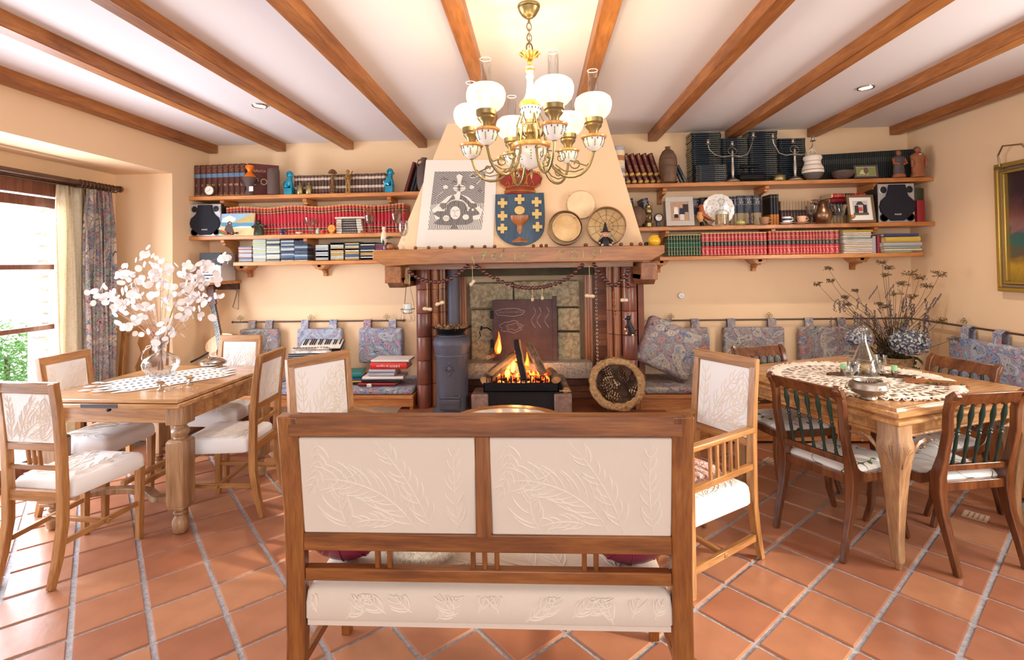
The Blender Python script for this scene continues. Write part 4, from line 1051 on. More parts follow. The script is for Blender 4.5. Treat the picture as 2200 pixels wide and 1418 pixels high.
for s in(-1,1):
 MB().box(-ax+.02,ax-.02,s*ay-.012,s*ay+.012,.635,.714).build('apron','table_side',tr,.002)
 MB().box(s*ax-.012,s*ax+.012,-ay+.02,ay-.02,.635,.714).build('apron','table_side',tr,.002)
 for q in(-1,1):
  b=MB();c=Vector((s*(ax-.03),q*(ay-.03),0));d=Vector((s,q,0)).normalized()
  path=[(.02,.714,1.0),(.02,.632,1.0),(.028,.60,1.08),(.034,.55,1.0),(.028,.46,.80),(.016,.34,.66),(.008,.22,.54),(.012,.13,.46),(.026,.07,.42),(.036,.04,.36),(.03,.022,.22),(.03,.0,.2)]
  pr=[(-.052,-.052),(.052,-.052),(.052,.052),(-.052,.052)]
  vs=[];fs=[]
  for e,z,k_ in path:
   for px_,py_ in pr:vs.append(c+d*e+Vector((px_*k_,py_*k_,z)))
  for i in range(len(path)-1):
   for k in range(4):fs.append((i*4+k,i*4+(k+1)%4,i*4+4+(k+1)%4,i*4+4+k))
  fs+=[(0,1,2,3),tuple(range(len(vs)-4,len(vs)))]
  b.add(vs,fs);lg=b.build('leg','table_leg',tr,.006)
  # carved acanthus: fan ribs on the knee and scrolls to both sides under the apron
  b=MB()
  for ax_ in(0,1):
   dirv=Vector((-s,0,0))if ax_==0 else Vector((0,-q,0))
   nrm=Vector((0,q,0))if ax_==0 else Vector((s,0,0))
   o_=c+d*.02+nrm*.055
   for k in range(4):
    pts_=[o_+dirv*(.03+.0*k)+Vector((0,0,.52+.005*k)),o_+dirv*(.045+.006*k)+Vector((0,0,.575+.008*k)),o_+dirv*(.085+.012*k)+Vector((0,0,.612+.004*k)),o_+dirv*(.13+.018*k)+Vector((0,0,.618-.003*k)),o_+dirv*(.15+.02*k)+Vector((0,0,.602+.003*k))]
    b.tube(pts_,.010-.0012*k,6,scl=[.4,.9,1.1,.9,.5])
   for k in range(5):b.tube([o_+dirv*(-.03+.016*k)+nrm*.002+Vector((0,0,.605-.004*k*k*.5)),o_+dirv*(-.032+.008*k)+nrm*.004+Vector((0,0,.56)),o_+dirv*(-.034)+nrm*.002+Vector((0,0,.50))],.0055,5,scl=[1.2,1,.4])
   b.ball(o_+dirv*.12+Vector((0,0,.585)),.009,n=8,m=5)
  b.build('carving','table_leg',lg)
b=MB()
for s in(-1,1):
 b.tube([(-ax,s*(ay+.014),.64),(ax,s*(ay+.014),.64)],.009,8);b.tube([(s*(ax+.014),-ay,.64),(s*(ax+.014),ay,.64)],.009,8)
b.build('apron_bead','table_side',tr)
# drawer fronts on the two visible aprons
MB().box(-ax-.016,-ax-.008,-.28,.30,.655,.705).build('drawer_front','table_side',tr,.002)
MB().box(-.30,.30,-ay-.016,-ay-.008,.655,.705).build('drawer_front','table_side',tr,.002)
# mahogany chairs with green spindles
plain('green_paint',(24,52,44),.3,coat=.3)
def schair(label):
 t=E('spindle_back_chair',(0,0,0),0,label,'chair','mahogany chairs with green spindles')
 hb=.185;yb,yf=-.20,.21
 side=[(-.085,0),(-.055,.12),(-.015,.26),(0,.36),(-.002,.44),(-.03,.54),(-.055,.66),(-.060,.76),(-.078,.83),(-.112,.858)]
 for s in(-1,1):
  x=s*hb
  b=MB();b.sweep([(x,yb+y,z)for y,z in side],[(-.020,-.017),(.020,-.017),(.020,.017),(-.020,.017)],up=(1,0,0),scl=[.75,.85,1.05,1.35,1.3,.95,.9,.9,.95,.85]);b.build('back_leg','mahogany',t,.004)
  b=MB();b.sweep([(s*.195,yf+.03,0),(s*.195,yf-.015,.12),(s*.195,yf-.03,.26),(s*.192,yf-.02,.37)],[(-.018,-.016),(.018,-.016),(.018,.016),(-.018,.016)],up=(1,0,0),scl=[.7,.85,1.05,1.3]);b.build('leg','mahogany',t,.004)
  b=MB();b.sweep([(x,yb+.0,.47),(x,yb+.035,.415),(x,yb+.09,.388),(s*.19,0,.380),(s*.192,yf-.01,.385)],[(-.017,-.024),(.017,-.024),(.017,.024),(-.017,.024)],scl=[.5,.9,1,1,1]);b.build('seat_rail','mahogany',t,.004)
 MB().bar((-.19,yf-.012,.385),(.19,yf-.012,.385),.03,.045).build('seat_rail','mahogany',t,.004)
 MB().bar((-hb,yb+.0,.385),(hb,yb+.0,.385),.03,.045).build('seat_rail','mahogany',t,.004)
 # crest with scalloped lower edge
 zt,z0=.862,.795;out=[(-hb-.02,zt-.004),(hb+.02,zt-.004),(hb+.02,z0+.01),(hb-.02,z0-.015)]
 n_=6
 for k in range(n_):
  x1=(hb-.022)-(2*hb-.044)*k/n_;x0=(hb-.022)-(2*hb-.044)*(k+1)/n_
  out+=[(x1-(x1-x0)*j/5,z0-.012+.016*sin(PI*j/5))for j in range(1,5)]+[(x0,z0-.012)]
 out+=[(-hb-.02,z0+.01)]
 b=MB();b.prism(out,.022,TR(0,yb-.012-.085+.012,0,rx=0));b.v=[Vector((v.x,v.y-(v.z-.80)*.55,v.z))for v in b.v];b.build('crest_rail','mahogany',t,.004)
 MB().bar((-hb,yb-.012,.478),(hb,yb-.012,.478),.024,.030).build('back_rail','mahogany',t,.003)
 for k in range(5):
  x=(k-2)*.060;L=.31
  b=MB();b.lathe([(.006,0),(.010,.012),(.007,.03),(.006,.055),(.009,.075),(.0085,.12),(.0065,.15),(.011,.158),(.0065,.166),(.011,.174),(.007,.182),(.0085,.215),(.013,.25),(.009,.285),(.006,L)],10)
  b.v=[Vector((v.x+x,v.y+yb-.012-.058*(v.z/L),v.z+.488))for v in b.v];b.build('spindle','green_paint',t)
 b=MB();softbox(b,-.182,.182,yb+.012,yf-.012,.398,.430,.015,.016);b.build('seat_pad','floral_fabric',t)
 b=MB().box(-.17,.17,yb+.02,yf-.02,.385,.40);b.build('seat_board','mahogany',t)
 return t
u_=Vector((ca,sa));v_=Vector((-sa,ca))
s0=schair('mahogany chair with green spindles on the left side of the carved table, nearest the armchair')
f0=Vector((.885,.465)).normalized();c_=Vector((1.394,2.765))+f0*.285
place(s0,c_.x,c_.y,face(f0.x,f0.y))
f1=Vector((-.17,.985)).normalized();c_=Vector((2.124,2.53))+f1*.285
dup(s0,(c_.x,c_.y,0),face(f1.x,f1.y),'mahogany chair with green spindles at the right edge of the photo, nearest the camera')
f2=Vector((.18,-.98)).normalized();c_=Vector((1.645,3.665))+f2*.115
dup(s0,(c_.x,c_.y,0),face(f2.x,f2.y),'mahogany chair with green spindles behind the carved table, in front of the hanging back cushions')
f3=Vector((-.96,-.28)).normalized();c_=Vector((2.455,3.24))+f3*.115
dup(s0,(c_.x,c_.y,0),face(f3.x,f3.y),'mahogany chair with green spindles behind the carved table, near the painting wall')
# wooden splat chair in the window corner
t=E('splat_back_chair',(-3.38,3.98,0),PI+.05,'plain wooden chair with vase-shaped back splat in the window corner','chair')
for s in(-1,1):
 b=MB();b.sweep([(s*.185,-.25,0),(s*.185,-.2,.42),(s*.185,-.22,.7),(s*.18,-.25,.99)],[(-.018,-.018),(.018,-.018),(.018,.018),(-.018,.018)],up=(1,0,0));b.build('back_leg','oak_up',t,.003)
 MB().bar((s*.19,.2,0),(s*.19,.2,.42),.034,.034).build('leg','oak_up',t,.003)
 MB().bar((s*.185,-.2,.40),(s*.19,.2,.40),.025,.06).build('seat_rail','oak',t,.003)
b=MB().prism([(-.2,.955),(-.2,.985),(-.12,.99),(-.06,1.015),(.06,1.015),(.12,.99),(.2,.985),(.2,.955),(.16,.93),(.12,.955),(-.12,.955),(-.16,.93)],.024,TR(0,-.262,0));b.build('crest_rail','oak',t,.003)
b=MB().prism([(-.05,.48),(-.04,.56),(-.075,.66),(-.03,.78),(-.065,.86),(-.05,.96),(.05,.96),(.065,.86),(.03,.78),(.075,.66),(.04,.56),(.05,.48)],.014,TR(0,-.25,0));b.v=[Vector((v.x,v.y+(.9-v.z)*.08,v.z))for v in b.v];b.build('splat','oak_up',t,.003)
MB().box(-.19,.19,-.22,-.19,.45,.48).build('back_rail','oak',t,.003)
MB().box(-.21,.21,-.22,.23,.43,.455).build('seat','oak',t,.006)
# ------------------------------------------------------------------ benches with cushions
speckle('bench_white',[(.3,(226,214,204)),(.7,(238,228,220))],4,.9,.05)
bl=E('wall_bench',(-1.9,4.5,0),0,'pine bench under the left wall shelves, ending at the fireplace','bench','pine wall benches')
bx0,bx1=XL+.02-(-1.9),P(888,860,Y=4.25).x+1.9
MB().box(bx0,bx1,-.27,.3,.372,.40).build('seat_board','pine',bl,.005)
MB().box(bx0,bx1,-.25,-.225,.30,.372).build('fascia','pine',bl,.004)
for x in(bx0+.3,bx1-.02):MB().box(x-.015,x+.015,-.24,.3,0,.372).build('end_panel','pine_up',bl,.004)
br=E('wall_bench',(2.1,4.5,0),0,'pine L-shaped bench along the back and right walls behind the carved table','bench','pine wall benches')
rx0=P(1362,870,Y=4.25).x-2.1
MB().box(rx0,XR-.02-2.1,-.27,.3,.372,.40).build('seat_board','pine',br,.005)
MB().box(rx0,.86,-.25,-.225,.02,.372).build('front_panel','pine',br,.004)
MB().box(rx0,rx0+.02,-.25,.3,.02,.372).build('end_panel','pine',br,.004)
for k in range(3):MB().box(rx0+.05+k*.56,rx0+.55+k*.56,-.262,-.25,.06,.34).build('drawer_front','pine',br,.004)
MB().box(.80,XR-.02-2.1,-2.5,-.27,.372,.40).build('seat_board','pine_deep',br,.005)
MB().box(.83,.855,-2.5,-.25,.02,.372).build('front_panel','pine_deep',br,.004)
def slab(name,x0,x1,y0,y1,z0,z1,label,mat='tapestry',cat='cushion',group=None,bev=.022,loc=None,rot=None):
 b=MB();cx,cy,cz=(x0+x1)/2,(y0+y1)/2,(z0+z1)/2
 b.box(x0-cx,x1-cx,y0-cy,y1-cy,z0-cz,z1-cz)
 o=b.build(name,mat,None,bev,loc=loc or(cx,cy,cz),rot=rot,seg=3);tag(o,label,cat,group);return o
slab('bench_cushion',XL+.02,-2.35,4.25,4.79,.402,.452,'paisley seat cushion on the left bench near the guitar',group='paisley bench cushions')
slab('bench_cushion',-2.34,P(886,850,Y=4.25).x,4.25,4.79,.402,.452,'paisley seat cushion on the left bench under the accordion and stacked books','tapestry_blue',group='paisley bench cushions')
slab('bench_cushion',2.1+rx0+.02,2.0,4.25,4.79,.402,.457,'paisley seat cushion on the right bench beside the fireplace',group='paisley bench cushions')
slab('bench_cushion',2.01,3.36,4.25,4.79,.402,.457,'paisley seat cushion in the corner of the right bench',group='paisley bench cushions')
slab('bench_cushion',2.92,3.37,2.1,4.23,.402,.457,'paisley seat cushion running along the right wall bench','tapestry_blue',group='paisley bench cushions')
# hanging rods with clover brackets
wood('rod_wood',(66,42,30),(92,62,46),None,'X',5,.4,.2)
def rod(a,b_,label,clovers,nrm):
 a,b_=Vector(a),Vector(b_)
 t=E('cushion_rod',a,0,label,'rail','cushion rails')
 MB().tube([(0,0,0),b_-a],.008,10).build('rod','rod_wood',t)
 for f_ in clovers:
  p=(b_-a)*f_
  b=MB();side=(b_-a).normalized()
  b.tube([p+Vector(nrm)*.035,p],.004,6);b.tube([p,p+Vector((0,0,.03))],.004,6)
  for k in range(3):
   aa=PI/2+(k-1)*1.57;c=p+side*(.017*cos(aa))+Vector((0,0,.036+.017*sin(aa)))
   b.tube([c+side*.011*cos(q)+Vector((0,0,.011*sin(q)))for q in[2*PI*i/12 for i in range(12)]],.0028,5,True,up=nrm)
  b.build('clover_bracket','brass',t)
 for p,s in((Vector((0,0,0)),-1),(b_-a,1)):MB().ball(p,.012,n=10,m=6).build('finial','rod_wood',t)
rodz=.975
rod((P(500,690,Y=4.76).x,4.76,rodz),(P(868,690,Y=4.76).x,4.76,rodz),'slim wooden rail for the hanging cushions left of the fireplace',[.045,.46,.90],(0,1,0))
rod((P(1395,687,Y=4.76).x,4.76,.95),(3.355,4.76,.95),'slim wooden rail for the hanging cushions right of the fireplace',[.085,.465],(0,1,0))
rod((3.355,4.75,.948),(3.355,2.4,.948),'slim wooden rail for the hanging cushions on the right wall',[.24,.62],(1,0,0))
def hang(u0,u1,zr,label,mat,v=740,ht=.33,tabs=(.18,.80)):
 x0,x1=P(u0,v,Y=4.735).x,P(u1,v,Y=4.735).x;cx=(x0+x1)/2;w_=x1-x0
 t=E('hanging_cushion',(cx,4.745,zr),0,label,'cushion','hanging paisley back cushions')
 zt_=-.065
 b=MB();b.box(-w_/2,w_/2,-.04,.03,zt_-ht,zt_);b.build('pad',mat,t,.022,seg=3)
 for f_ in tabs:
  x=-w_/2+w_*f_;tw=.035
  pts=[(0,-.012,zt_-.01),(0,-.008,-.01),(0,.003,.011),(0,.018,.012),(0,.026,0),(0,.022,zt_-.01)]
  b=MB();b.sweep([(x,y,z)for _,y,z in pts],[(-.0025,-tw),(.0025,-tw),(.0025,tw),(-.0025,tw)],up=(1,0,0));b.build('tab_loop',mat,t)
hang(517,601,rodz,'paisley back cushion hanging behind the guitar and far dining chair','tapestry',ht=.36,tabs=(.28,.72))
hang(640,737,rodz,'paisley back cushion hanging above the accordion','tapestry_blue',tabs=(.15,.78))
hang(772,866,rodz,'paisley back cushion hanging nearest the fireplace on the left rail','tapestry_blue',tabs=(.18,.76))
hang(1420,1524,.95,'paisley back cushion hanging behind the leaning cushion on the right rail','tapestry',tabs=(.14,.72))
hang(1553,1684,.95,'paisley back cushion hanging second from the fireplace on the right rail','tapestry',tabs=(.15,.82))
hang(1716,1850,.95,'paisley back cushion hanging behind the glass carafe on the right rail','tapestry',tabs=(.18,.70))
t=E('hanging_cushion',(3.33,3.98,.948),0,'paisley back cushion hanging on the right wall under the painting','cushion','hanging paisley back cushions')
b=MB();b.box(-.03,.04,-.30,.30,-.48,-.085);b.build('pad','tapestry_blue',t,.022,seg=3)
for y in(.16,-.12):
 b=MB();b.sweep([(-.012,y,-.09),(-.008,y,-.01),(.003+.02,y,.011),(.018+.02,y,.012),(.046,y,0),(.042,y,-.09)],[(-.0025,-.035),(.0025,-.035),(.0025,.035),(-.0025,.035)],up=(0,1,0));b.build('tab_loop','tapestry_blue',t)
 # big square cushion leaning beside the fireplace
pc=P(1438,756,Y=4.42)
o=slab('square_cushion',-.245,.245,-.055,.055,-.21,.21,'large square paisley cushion tilted against the wall beside the fireplace','tapestry',bev=.04,loc=(pc.x,4.46,.75),rot=(-.20,.42,0))
# ------------------------------------------------------------------ curtains
def curtain(name,y0,y1,x,folds,amp,mat,label,z0,z1,pinch=.5):
 b=MB();nu=folds*10+1
 def f(u,v):
  z=z0+(z1-z0)*v
  sp=1-(1-pinch)*.35*v
  y=y0+(y1-y0)*u
  yc=(y0+y1)/2;y=yc+(y-yc)*(1 if v<.9 else 1-.10*(v-.9)*10)
  a=amp*(1-.45*max(0,v-.85)/.15)
  return(x+a*sin(2*PI*folds*u+.8*sin(3*v))+.012*sin(11*u+5*v),y+.012*sin(2*PI*folds*u*2+2*v),z)
 b.grid(f,nu,26)
 o=b.build(name,mat,None,fix=False);s=o.modifiers.new('s','SOLIDIFY');s.thickness=.003
 return tag(o,label,'curtain')
def lace_mat():
 m,n,b=nt('lace_curtain')
 tc=n.nodes.new('ShaderNodeTexCoord');v=n.nodes.new('ShaderNodeTexVoronoi');v.inputs['Scale'].default_value=60
 n.links.new(tc.outputs['Object'],v.inputs['Vector'])
 r=ramp(n,[(.2,(222,210,180)),(.5,(242,234,214))]);n.links.new(v.outputs['Distance'],r.inputs[0]);n.links.new(r.outputs[0],b.inputs['Base Color'])
 b.inputs['Roughness'].default_value=.9
 b.inputs['Subsurface Weight'].default_value=0
 tl_=n.nodes.new('ShaderNodeBsdfTranslucent');tl_.inputs[0].default_value=C((246,238,220))
 mx=n.nodes.new('ShaderNodeMixShader');mx.inputs[0].default_value=.45
 o=n.nodes['Material Output'];n.links.new(b.outputs[0],mx.inputs[1]);n.links.new(tl_.outputs[0],mx.inputs[2]);n.links.new(mx.outputs[0],o.inputs[0])
 MATS['lace_curtain']=m
lace_mat()
rp=P(0,362,X=-3.58);rq=P(240,398,X=-3.58)
ZR_=2.19
cr=E('curtain_rod',(-3.58,2.5,ZR_),0,'dark wooden curtain pole with rings above the terrace door','curtain rod')
MB().tube([(0,-1.5,0),(0,1.66,0)],.018,12).build('pole','rod_wood',cr)
MB().lathe([(.0,0),(.026,0),(.028,.02),(.02,.03),(0,.03)],14,T=TR(0,1.66,0,rx=-PI/2)).build('end_cap','rod_wood',cr)
MB().box(-.13,0,1.58,1.61,-.02,.02).build('bracket','rod_wood',cr)
for k in range(11):
 y=1.29+k*.034
 b=MB();b.ring((0,y,-.012),.028,.004,16,5,T=TR(0,0,0));b.v=[Vector((v.z,y+(v.y-y)*.0+v.z*0+.0,v.y-y))if 0 else v for v in b.v]
 b=MB();b.ring((0,0,0),.028,.0045,18,6,T=TR(0,y,-.008,rx=PI/2+R.uniform(-.2,.2)));b.build('curtain_ring','rod_wood',cr)
curtain('lace_curtain',P(124,500,X=-3.6).y,P(190,500,X=-3.6).y,-3.63,4,.028,'lace_curtain','pale yellow lace curtain gathered at the edge of the terrace door',.03,ZR_-.04)
curtain('paisley_curtain',P(180,500,X=-3.56).y,P(240,500,X=-3.56).y,-3.555,5,.034,'tapestry_curtain','heavy blue and rose paisley curtain gathered beside the window',.02,ZR_-.045)
# ================================================================== CHANDELIER
CX,CY=P(1139,200,Y=2.342).x,2.342
zc=lambda v,Y=CY:P(1139,v,Y=Y).z
ch=E('chandelier',(CX,CY,H),0,'brass and painted porcelain six-arm chandelier with frosted glass shades','chandelier')
def rel(z):return z-H
zb=rel
plain('porcelain',(240,232,220),.2,coat=.4)
plain('porcelain_orange',(226,160,84),.25,coat=.4,var=.3,vs=60)
plain('paint_blue',(40,44,96),.3);plain('paint_green',(66,104,60),.3);plain('paint_rose',(190,70,60),.3)
def shade_mat():
 m=bpy.data.materials.new('frosted_shade');m.use_nodes=True;n=m.node_tree;n.nodes.clear()
 o=n.nodes.new('ShaderNodeOutputMaterial');e=n.nodes.new('ShaderNodeEmission');t=n.nodes.new('ShaderNodeBsdfTransparent');tr_=n.nodes.new('ShaderNodeBsdfTranslucent')
 e.inputs[0].default_value=(1,.86,.68,1);e.inputs[1].default_value=.44
 tr_.inputs[0].default_value=(.12,.115,.105,1)
 a=n.nodes.new('ShaderNodeMixShader');a.inputs[0].default_value=.35;n.links.new(t.outputs[0],a.inputs[1]);n.links.new(tr_.outputs[0],a.inputs[2])
 s=n.nodes.new('ShaderNodeAddShader');n.links.new(a.outputs[0],s.inputs[0]);n.links.new(e.outputs[0],s.inputs[1]);n.links.new(s.outputs[0],o.inputs[0]);MATS['frosted_shade']=m
shade_mat()
plain('lamp_glow',(255,236,205),emis=(255,232,196),es=9)
MB().lathe([(.0,0),(.052,0),(.052,-.008),(.046,-.012),(.05,-.018),(.046,-.026),(.034,-.045),(.018,-.058),(0,-.062)],28).build('ceiling_rose','brass',ch)
b=MB()
zr=rel(zc(50));b.tube([(0,0,-.06),(0,0,zr)],.006,8)
z=zr;i=0
zend=rel(zc(92))
while z>zend+.005:
 T=TR(0,0,z-.016,rx=PI/2,rz=(PI/2 if i%2 else .3));b.ring((0,0,0),.011,.0026,14,5,T=T,sy=1.7);z-=.026;i+=1
b.ring((0,0,0),.015,.0036,18,6,T=TR(0,0,rel(zc(103)),rx=PI/2,rz=.4),sy=1.5)
b.build('chain','brass',ch)
# leaf crown
zl=rel(zc(122));b=MB()
for k in range(8):
 a=2*PI*k/8;d=Vector((cos(a),sin(a),0));s_=Vector((-d.y,d.x,0))
 rows=[]
 for t_,w_,dz in((.008,.004,-.018),(.02,.010,-.012),(.034,.016,.002),(.045,.014,.012),(.052,.006,.008)):
  rows+=[d*t_-s_*w_+Vector((0,0,zl+dz+.003)),d*t_+Vector((0,0,zl+dz)),d*t_+s_*w_+Vector((0,0,zl+dz+.003))]
 b.add(rows,[(3*i+j,3*i+j+1,3*i+j+4,3*i+j+3)for i in range(4)for j in range(2)])
b.lathe([(.0,zl-.04),(.010,zl-.036),(.013,zl-.028),(.008,zl-.02),(.006,zl)],12)
o=b.build('leaf_crown','gold',ch,fix=False);o.modifiers.new('s','SOLIDIFY').thickness=.0015
# porcelain stem
st_=[(145,.020),(152,.022),(158,.013),(165,.020),(172,.014),(185,.016),(200,.020),(212,.030),(220,.046),(227,.052),(231,.048),(240,.046),(252,.036),(260,.024),(268,.024)]
b=MB();b.lathe([(r,rel(zc(v)))for v,r in st_[::-1]],28)
stem=b.build('porcelain_stem','porcelain',ch)
b=MB();b.lathe([(.050,rel(zc(231))),(.0545,rel(zc(227))),(.048,rel(zc(219.5)))],28,flute=.03,fn=28);b.lathe([(.0235,rel(zc(153.5))),(.0235,rel(zc(149)))],20);b.lathe([(.026,rel(zc(266))),(.028,rel(zc(260))),(.026,rel(zc(257)))],20);tag(b.build('orange_glaze','porcelain_orange',stem),kind='stuff')
def dots(parent,r,z,n,mat,sz=.003,dz=.006,r2=None,zof=(0,0,0)):
 b=MB()
 for k in range(n):
  a=2*PI*k/n;b.ball((r*cos(a)+zof[0],r*sin(a)+zof[1],z+zof[2]),sz,sz,dz,6,4)
 return b.build('painted_marks',mat,parent)
dots(stem,.0475,rel(zc(236)),18,'paint_blue');dots(stem,.021,rel(zc(205)),8,'paint_blue');dots(stem,.044,rel(zc(246)),8,'paint_green',.003,.009)
b=MB();b.lathe([(.016,rel(zc(312))),(.05,rel(zc(310))),(.046,rel(zc(303))),(.030,rel(zc(296))),(.022,rel(zc(290))),(.030,rel(zc(286))),(.030,rel(zc(281))),(.022,rel(zc(276))),(.020,rel(zc(268))),(.028,rel(zc(266)))],28)
b.build('brass_hub','brass',ch)
def cup(parent,R_,zt,hgt,c=(0,0)):
 T=TR(c[0],c[1],0)
 b=MB();b.lathe([(R_*.10,zt-hgt),(R_*.32,zt-hgt*.93),(R_*.62,zt-hgt*.72),(R_*.80,zt-hgt*.42),(R_*.84,zt-hgt*.2),(R_*.9,zt-hgt*.14)],28,T=T,flute=.045,fn=12)
 p=b.build('porcelain_cup','porcelain',parent)
 b=MB();b.lathe([(R_*.86,zt-hgt*.20),(R_*1.0,zt-hgt*.14),(R_*1.03,zt-hgt*.05),(R_*.95,zt),(R_*.5,zt+.002)],32,T=T,flute=.03,fn=20);b.build('orange_rim','porcelain_orange',p)
 b=MB()
 for k in range(12):
  a=2*PI*(k+.5)/12;b.ball((c[0]+R_*.865*cos(a),c[1]+R_*.865*sin(a),zt-hgt*.27),.0025,.0025,.0055,6,4)
 b.build('painted_marks','paint_blue',p)
 b=MB()
 for k in range(8):
  a=2*PI*k/8
  for j in range(4):
   rr=R_*(.66+.05*j)+.002;zz=zt-hgt*(.68-.10*j);b.ball((c[0]+rr*cos(a),c[1]+rr*sin(a),zz),.0028,.0028,.003,5,4)
 b.build('painted_sprig','paint_green',p)
 return p
cup(ch,.088,rel(zc(309)),.118)
MB().lathe([(0,rel(zc(386))),(.004,rel(zc(380))),(.007,rel(zc(372))),(.004,rel(zc(366))),(.009,rel(zc(362)))],10).build('bottom_finial','brass',ch)
Ra=.288
zS=2.165
for k in range(6):
 a=math.radians(-10+60*k);d=Vector((cos(a),sin(a),0));T=Matrix.Rotation(a,4,'Z')
 b=MB();b.T=T
 cz=lambda z:z-H-.018
 pts=[(.026,0,2.095),(.052,0,2.105),(.066,0,2.16),(.050,0,2.20),(.034,0,2.17),(.048,0,2.14)]
 b.tube([(x,y,cz(z))for x,y,z in pts],.0045,6,scl=[1,1,1,1,.8,.5])
 arm=[(.060,0,2.15),(.072,0,2.06),(.078,0,2.02),(.088,0,1.985),(.103,0,1.955),(.122,0,1.932),(.145,0,1.916),(.172,0,1.908),(.2,0,1.908),(.226,0,1.916),(.248,0,1.932),(.266,0,1.955),(.278,0,1.985),(.288,0,2.02)]
 b.tube([(x,y,cz(z))for x,y,z in arm],.0062,8)
 b.tube([(.112,0,cz(1.968)),(.15,0,cz(1.938)),(.2,0,cz(1.93)),(.24,0,cz(1.942))],.003,5)
 sp=[(.215+.03*(1-t/14)*cos(t*.62+2.6)-.01,0,cz(1.968)+.03*(1-t/14)*sin(t*.62+2.6))for t in range(13)]
 b.tube([(.264,0,cz(1.965))]+[(.252,0,cz(1.955))]+sp[::1],.0034,6)
 sp=[(.135+.028*(1-t/12)*cos(-t*.65+1.2),0,cz(2.0)+.028*(1-t/12)*sin(-t*.65+1.2))for t in range(11)]
 b.tube([(.08,0,cz(2.035))]+sp,.003,6)
 b.lathe([(.008,cz(2.015)),(.012,cz(2.02)),(.008,cz(2.026))],12,(Ra,0,0));ar=b.build('arm','brass',ch)
 c=(Ra*cos(a),Ra*sin(a))
 cup(ar,.055,cz(2.088),.072,c)
 TT=TR(c[0],c[1],0)
 b=MB()
 b.lathe([(.014,cz(2.09)),(.020,cz(2.10)),(.022,cz(2.112)),(.034,cz(2.125)),(.038,cz(2.132)),(.036,cz(2.14)),(.042,cz(2.146)),(.043,cz(2.166)),(.040,cz(2.168)),(.036,cz(2.160))],24,T=TT)
 b.build('lamp_gallery','brass',ar)
 b=MB();b.lathe([(.040,cz(2.164)),(.058,cz(2.172)),(.074,cz(2.190)),(.083,cz(2.215)),(.084,cz(2.238)),(.077,cz(2.258)),(.062,cz(2.270)),(.058,cz(2.271))],36,T=TT)
 o=b.build('glass_shade','frosted_shade',ar,fix=True)
 b=MB();b.lathe([(.024,cz(2.17)),(.030,cz(2.20)),(.026,cz(2.24)),(.022,cz(2.28)),(.022,cz(2.38)),(.0235,cz(2.384))],20,T=TT);b.f=[f for f in b.f if len(f)==4];b.m=[0]*len(b.f)
 b.build('glass_chimney','glass',ar,fix=False)
 b=MB();b.ring((c[0],c[1],cz(2.384)),.0228,.0016,24,5);b.build('chimney_lip','white_gloss',ar)
 b=MB();b.ball((c[0],c[1],cz(2.222)),.016,.016,.026,12,8);o=b.build('bulb','lamp_glow',ar)
 L=light('POINT','chandelier_lamp',(CX+c[0],CY+c[1],2.235),7.6,(1,.74,.42),size=.02)
 # ================================================================== ON AND ABOVE THE MANTEL
def HP(u,v,off=0.0):
 z=2.0
 for _ in range(8):p=P(u,v,Y=hoodY(z)-off);z=p.z
 return p
def hoodpoly(b,pts,off,th=.003):
 """thick outline lying on the sloping hood; pts are photo places"""
 a=[HP(u,v,off+th)for u,v in pts];c=[p+Vector((0,th,0))for p in a];n=len(a)
 b.add(a+c,[tuple(range(n)),tuple(range(n,2*n))[::-1]]+[(i,n+i,n+(i+1)%n,(i+1)%n)for i in range(n)])
c4=lambda x,y:(800+x/3.4375,250+y/3.4375)
ap=tag(MB().mesh('x','paper')and bpy.data.objects.new('art_print',None),'unframed white sheet with a black woodcut print leaning on the chimney hood','print');COL.objects.link(ap)
org=HP(980,525);ap.location=org
def onhood(b,name,mat,parent,o_=None,**k):
 q=o_ if o_ is not None else org
 b.v=[Vector(v)-q for v in b.v];return b.build(name,mat,parent,**k)
b=MB();hoodpoly(b,[(915.5,343.7),(1068.5,343),(1059,531),(893.5,531)],.006,.002);onhood(b,'sheet','paper',ap,smooth=False)
def hatch(name,c0,c1,sx_,dist,axis_rot=0,thr=.5):
 m,n,bb=nt(name);tc=n.nodes.new('ShaderNodeTexCoord');w_=n.nodes.new('ShaderNodeTexWave');w_.inputs['Scale'].default_value=sx_;w_.inputs['Distortion'].default_value=dist;w_.inputs['Detail'].default_value=1;w_.inputs['Detail Scale'].default_value=.6
 mp=n.nodes.new('ShaderNodeMapping');mp.inputs['Rotation'].default_value=(0,axis_rot,0);n.links.new(tc.outputs['Object'],mp.inputs[0]);n.links.new(mp.outputs[0],w_.inputs['Vector'])
 r=ramp(n,[(0,c0),(thr,c1)],'CONSTANT');n.links.new(w_.outputs['Fac'],r.inputs[0]);n.links.new(r.outputs[0],bb.inputs['Base Color']);bb.inputs['Roughness'].default_value=.85;MATS[name]=m
hatch('hatch_sky',(52,50,50),(206,200,194),26,5,1.1,.52)
hatch('hatch_light',(60,58,56),(226,220,212),24,6,.3,.3)
hatch('hatch_dark',(30,28,28),(200,194,188),34,9,0,.72)
b=MB();hoodpoly(b,[c4(460,408),c4(836,405),c4(826,640),c4(430,650)],.0085,.0006);onhood(b,'print_sky','hatch_sky',ap,smooth=False)
b=MB();hoodpoly(b,[c4(430,650),c4(826,640),c4(808,838),c4(410,838)],.0085,.0006);onhood(b,'print_ground','hatch_light',ap,smooth=False)
b=MB();hoodpoly(b,[c4(x,y)for x,y in((442,690),(560,590),(630,570),(700,590),(815,690),(790,760),(640,770),(470,760))],.0092,.0006);onhood(b,'print_hill','paper',ap,smooth=False)
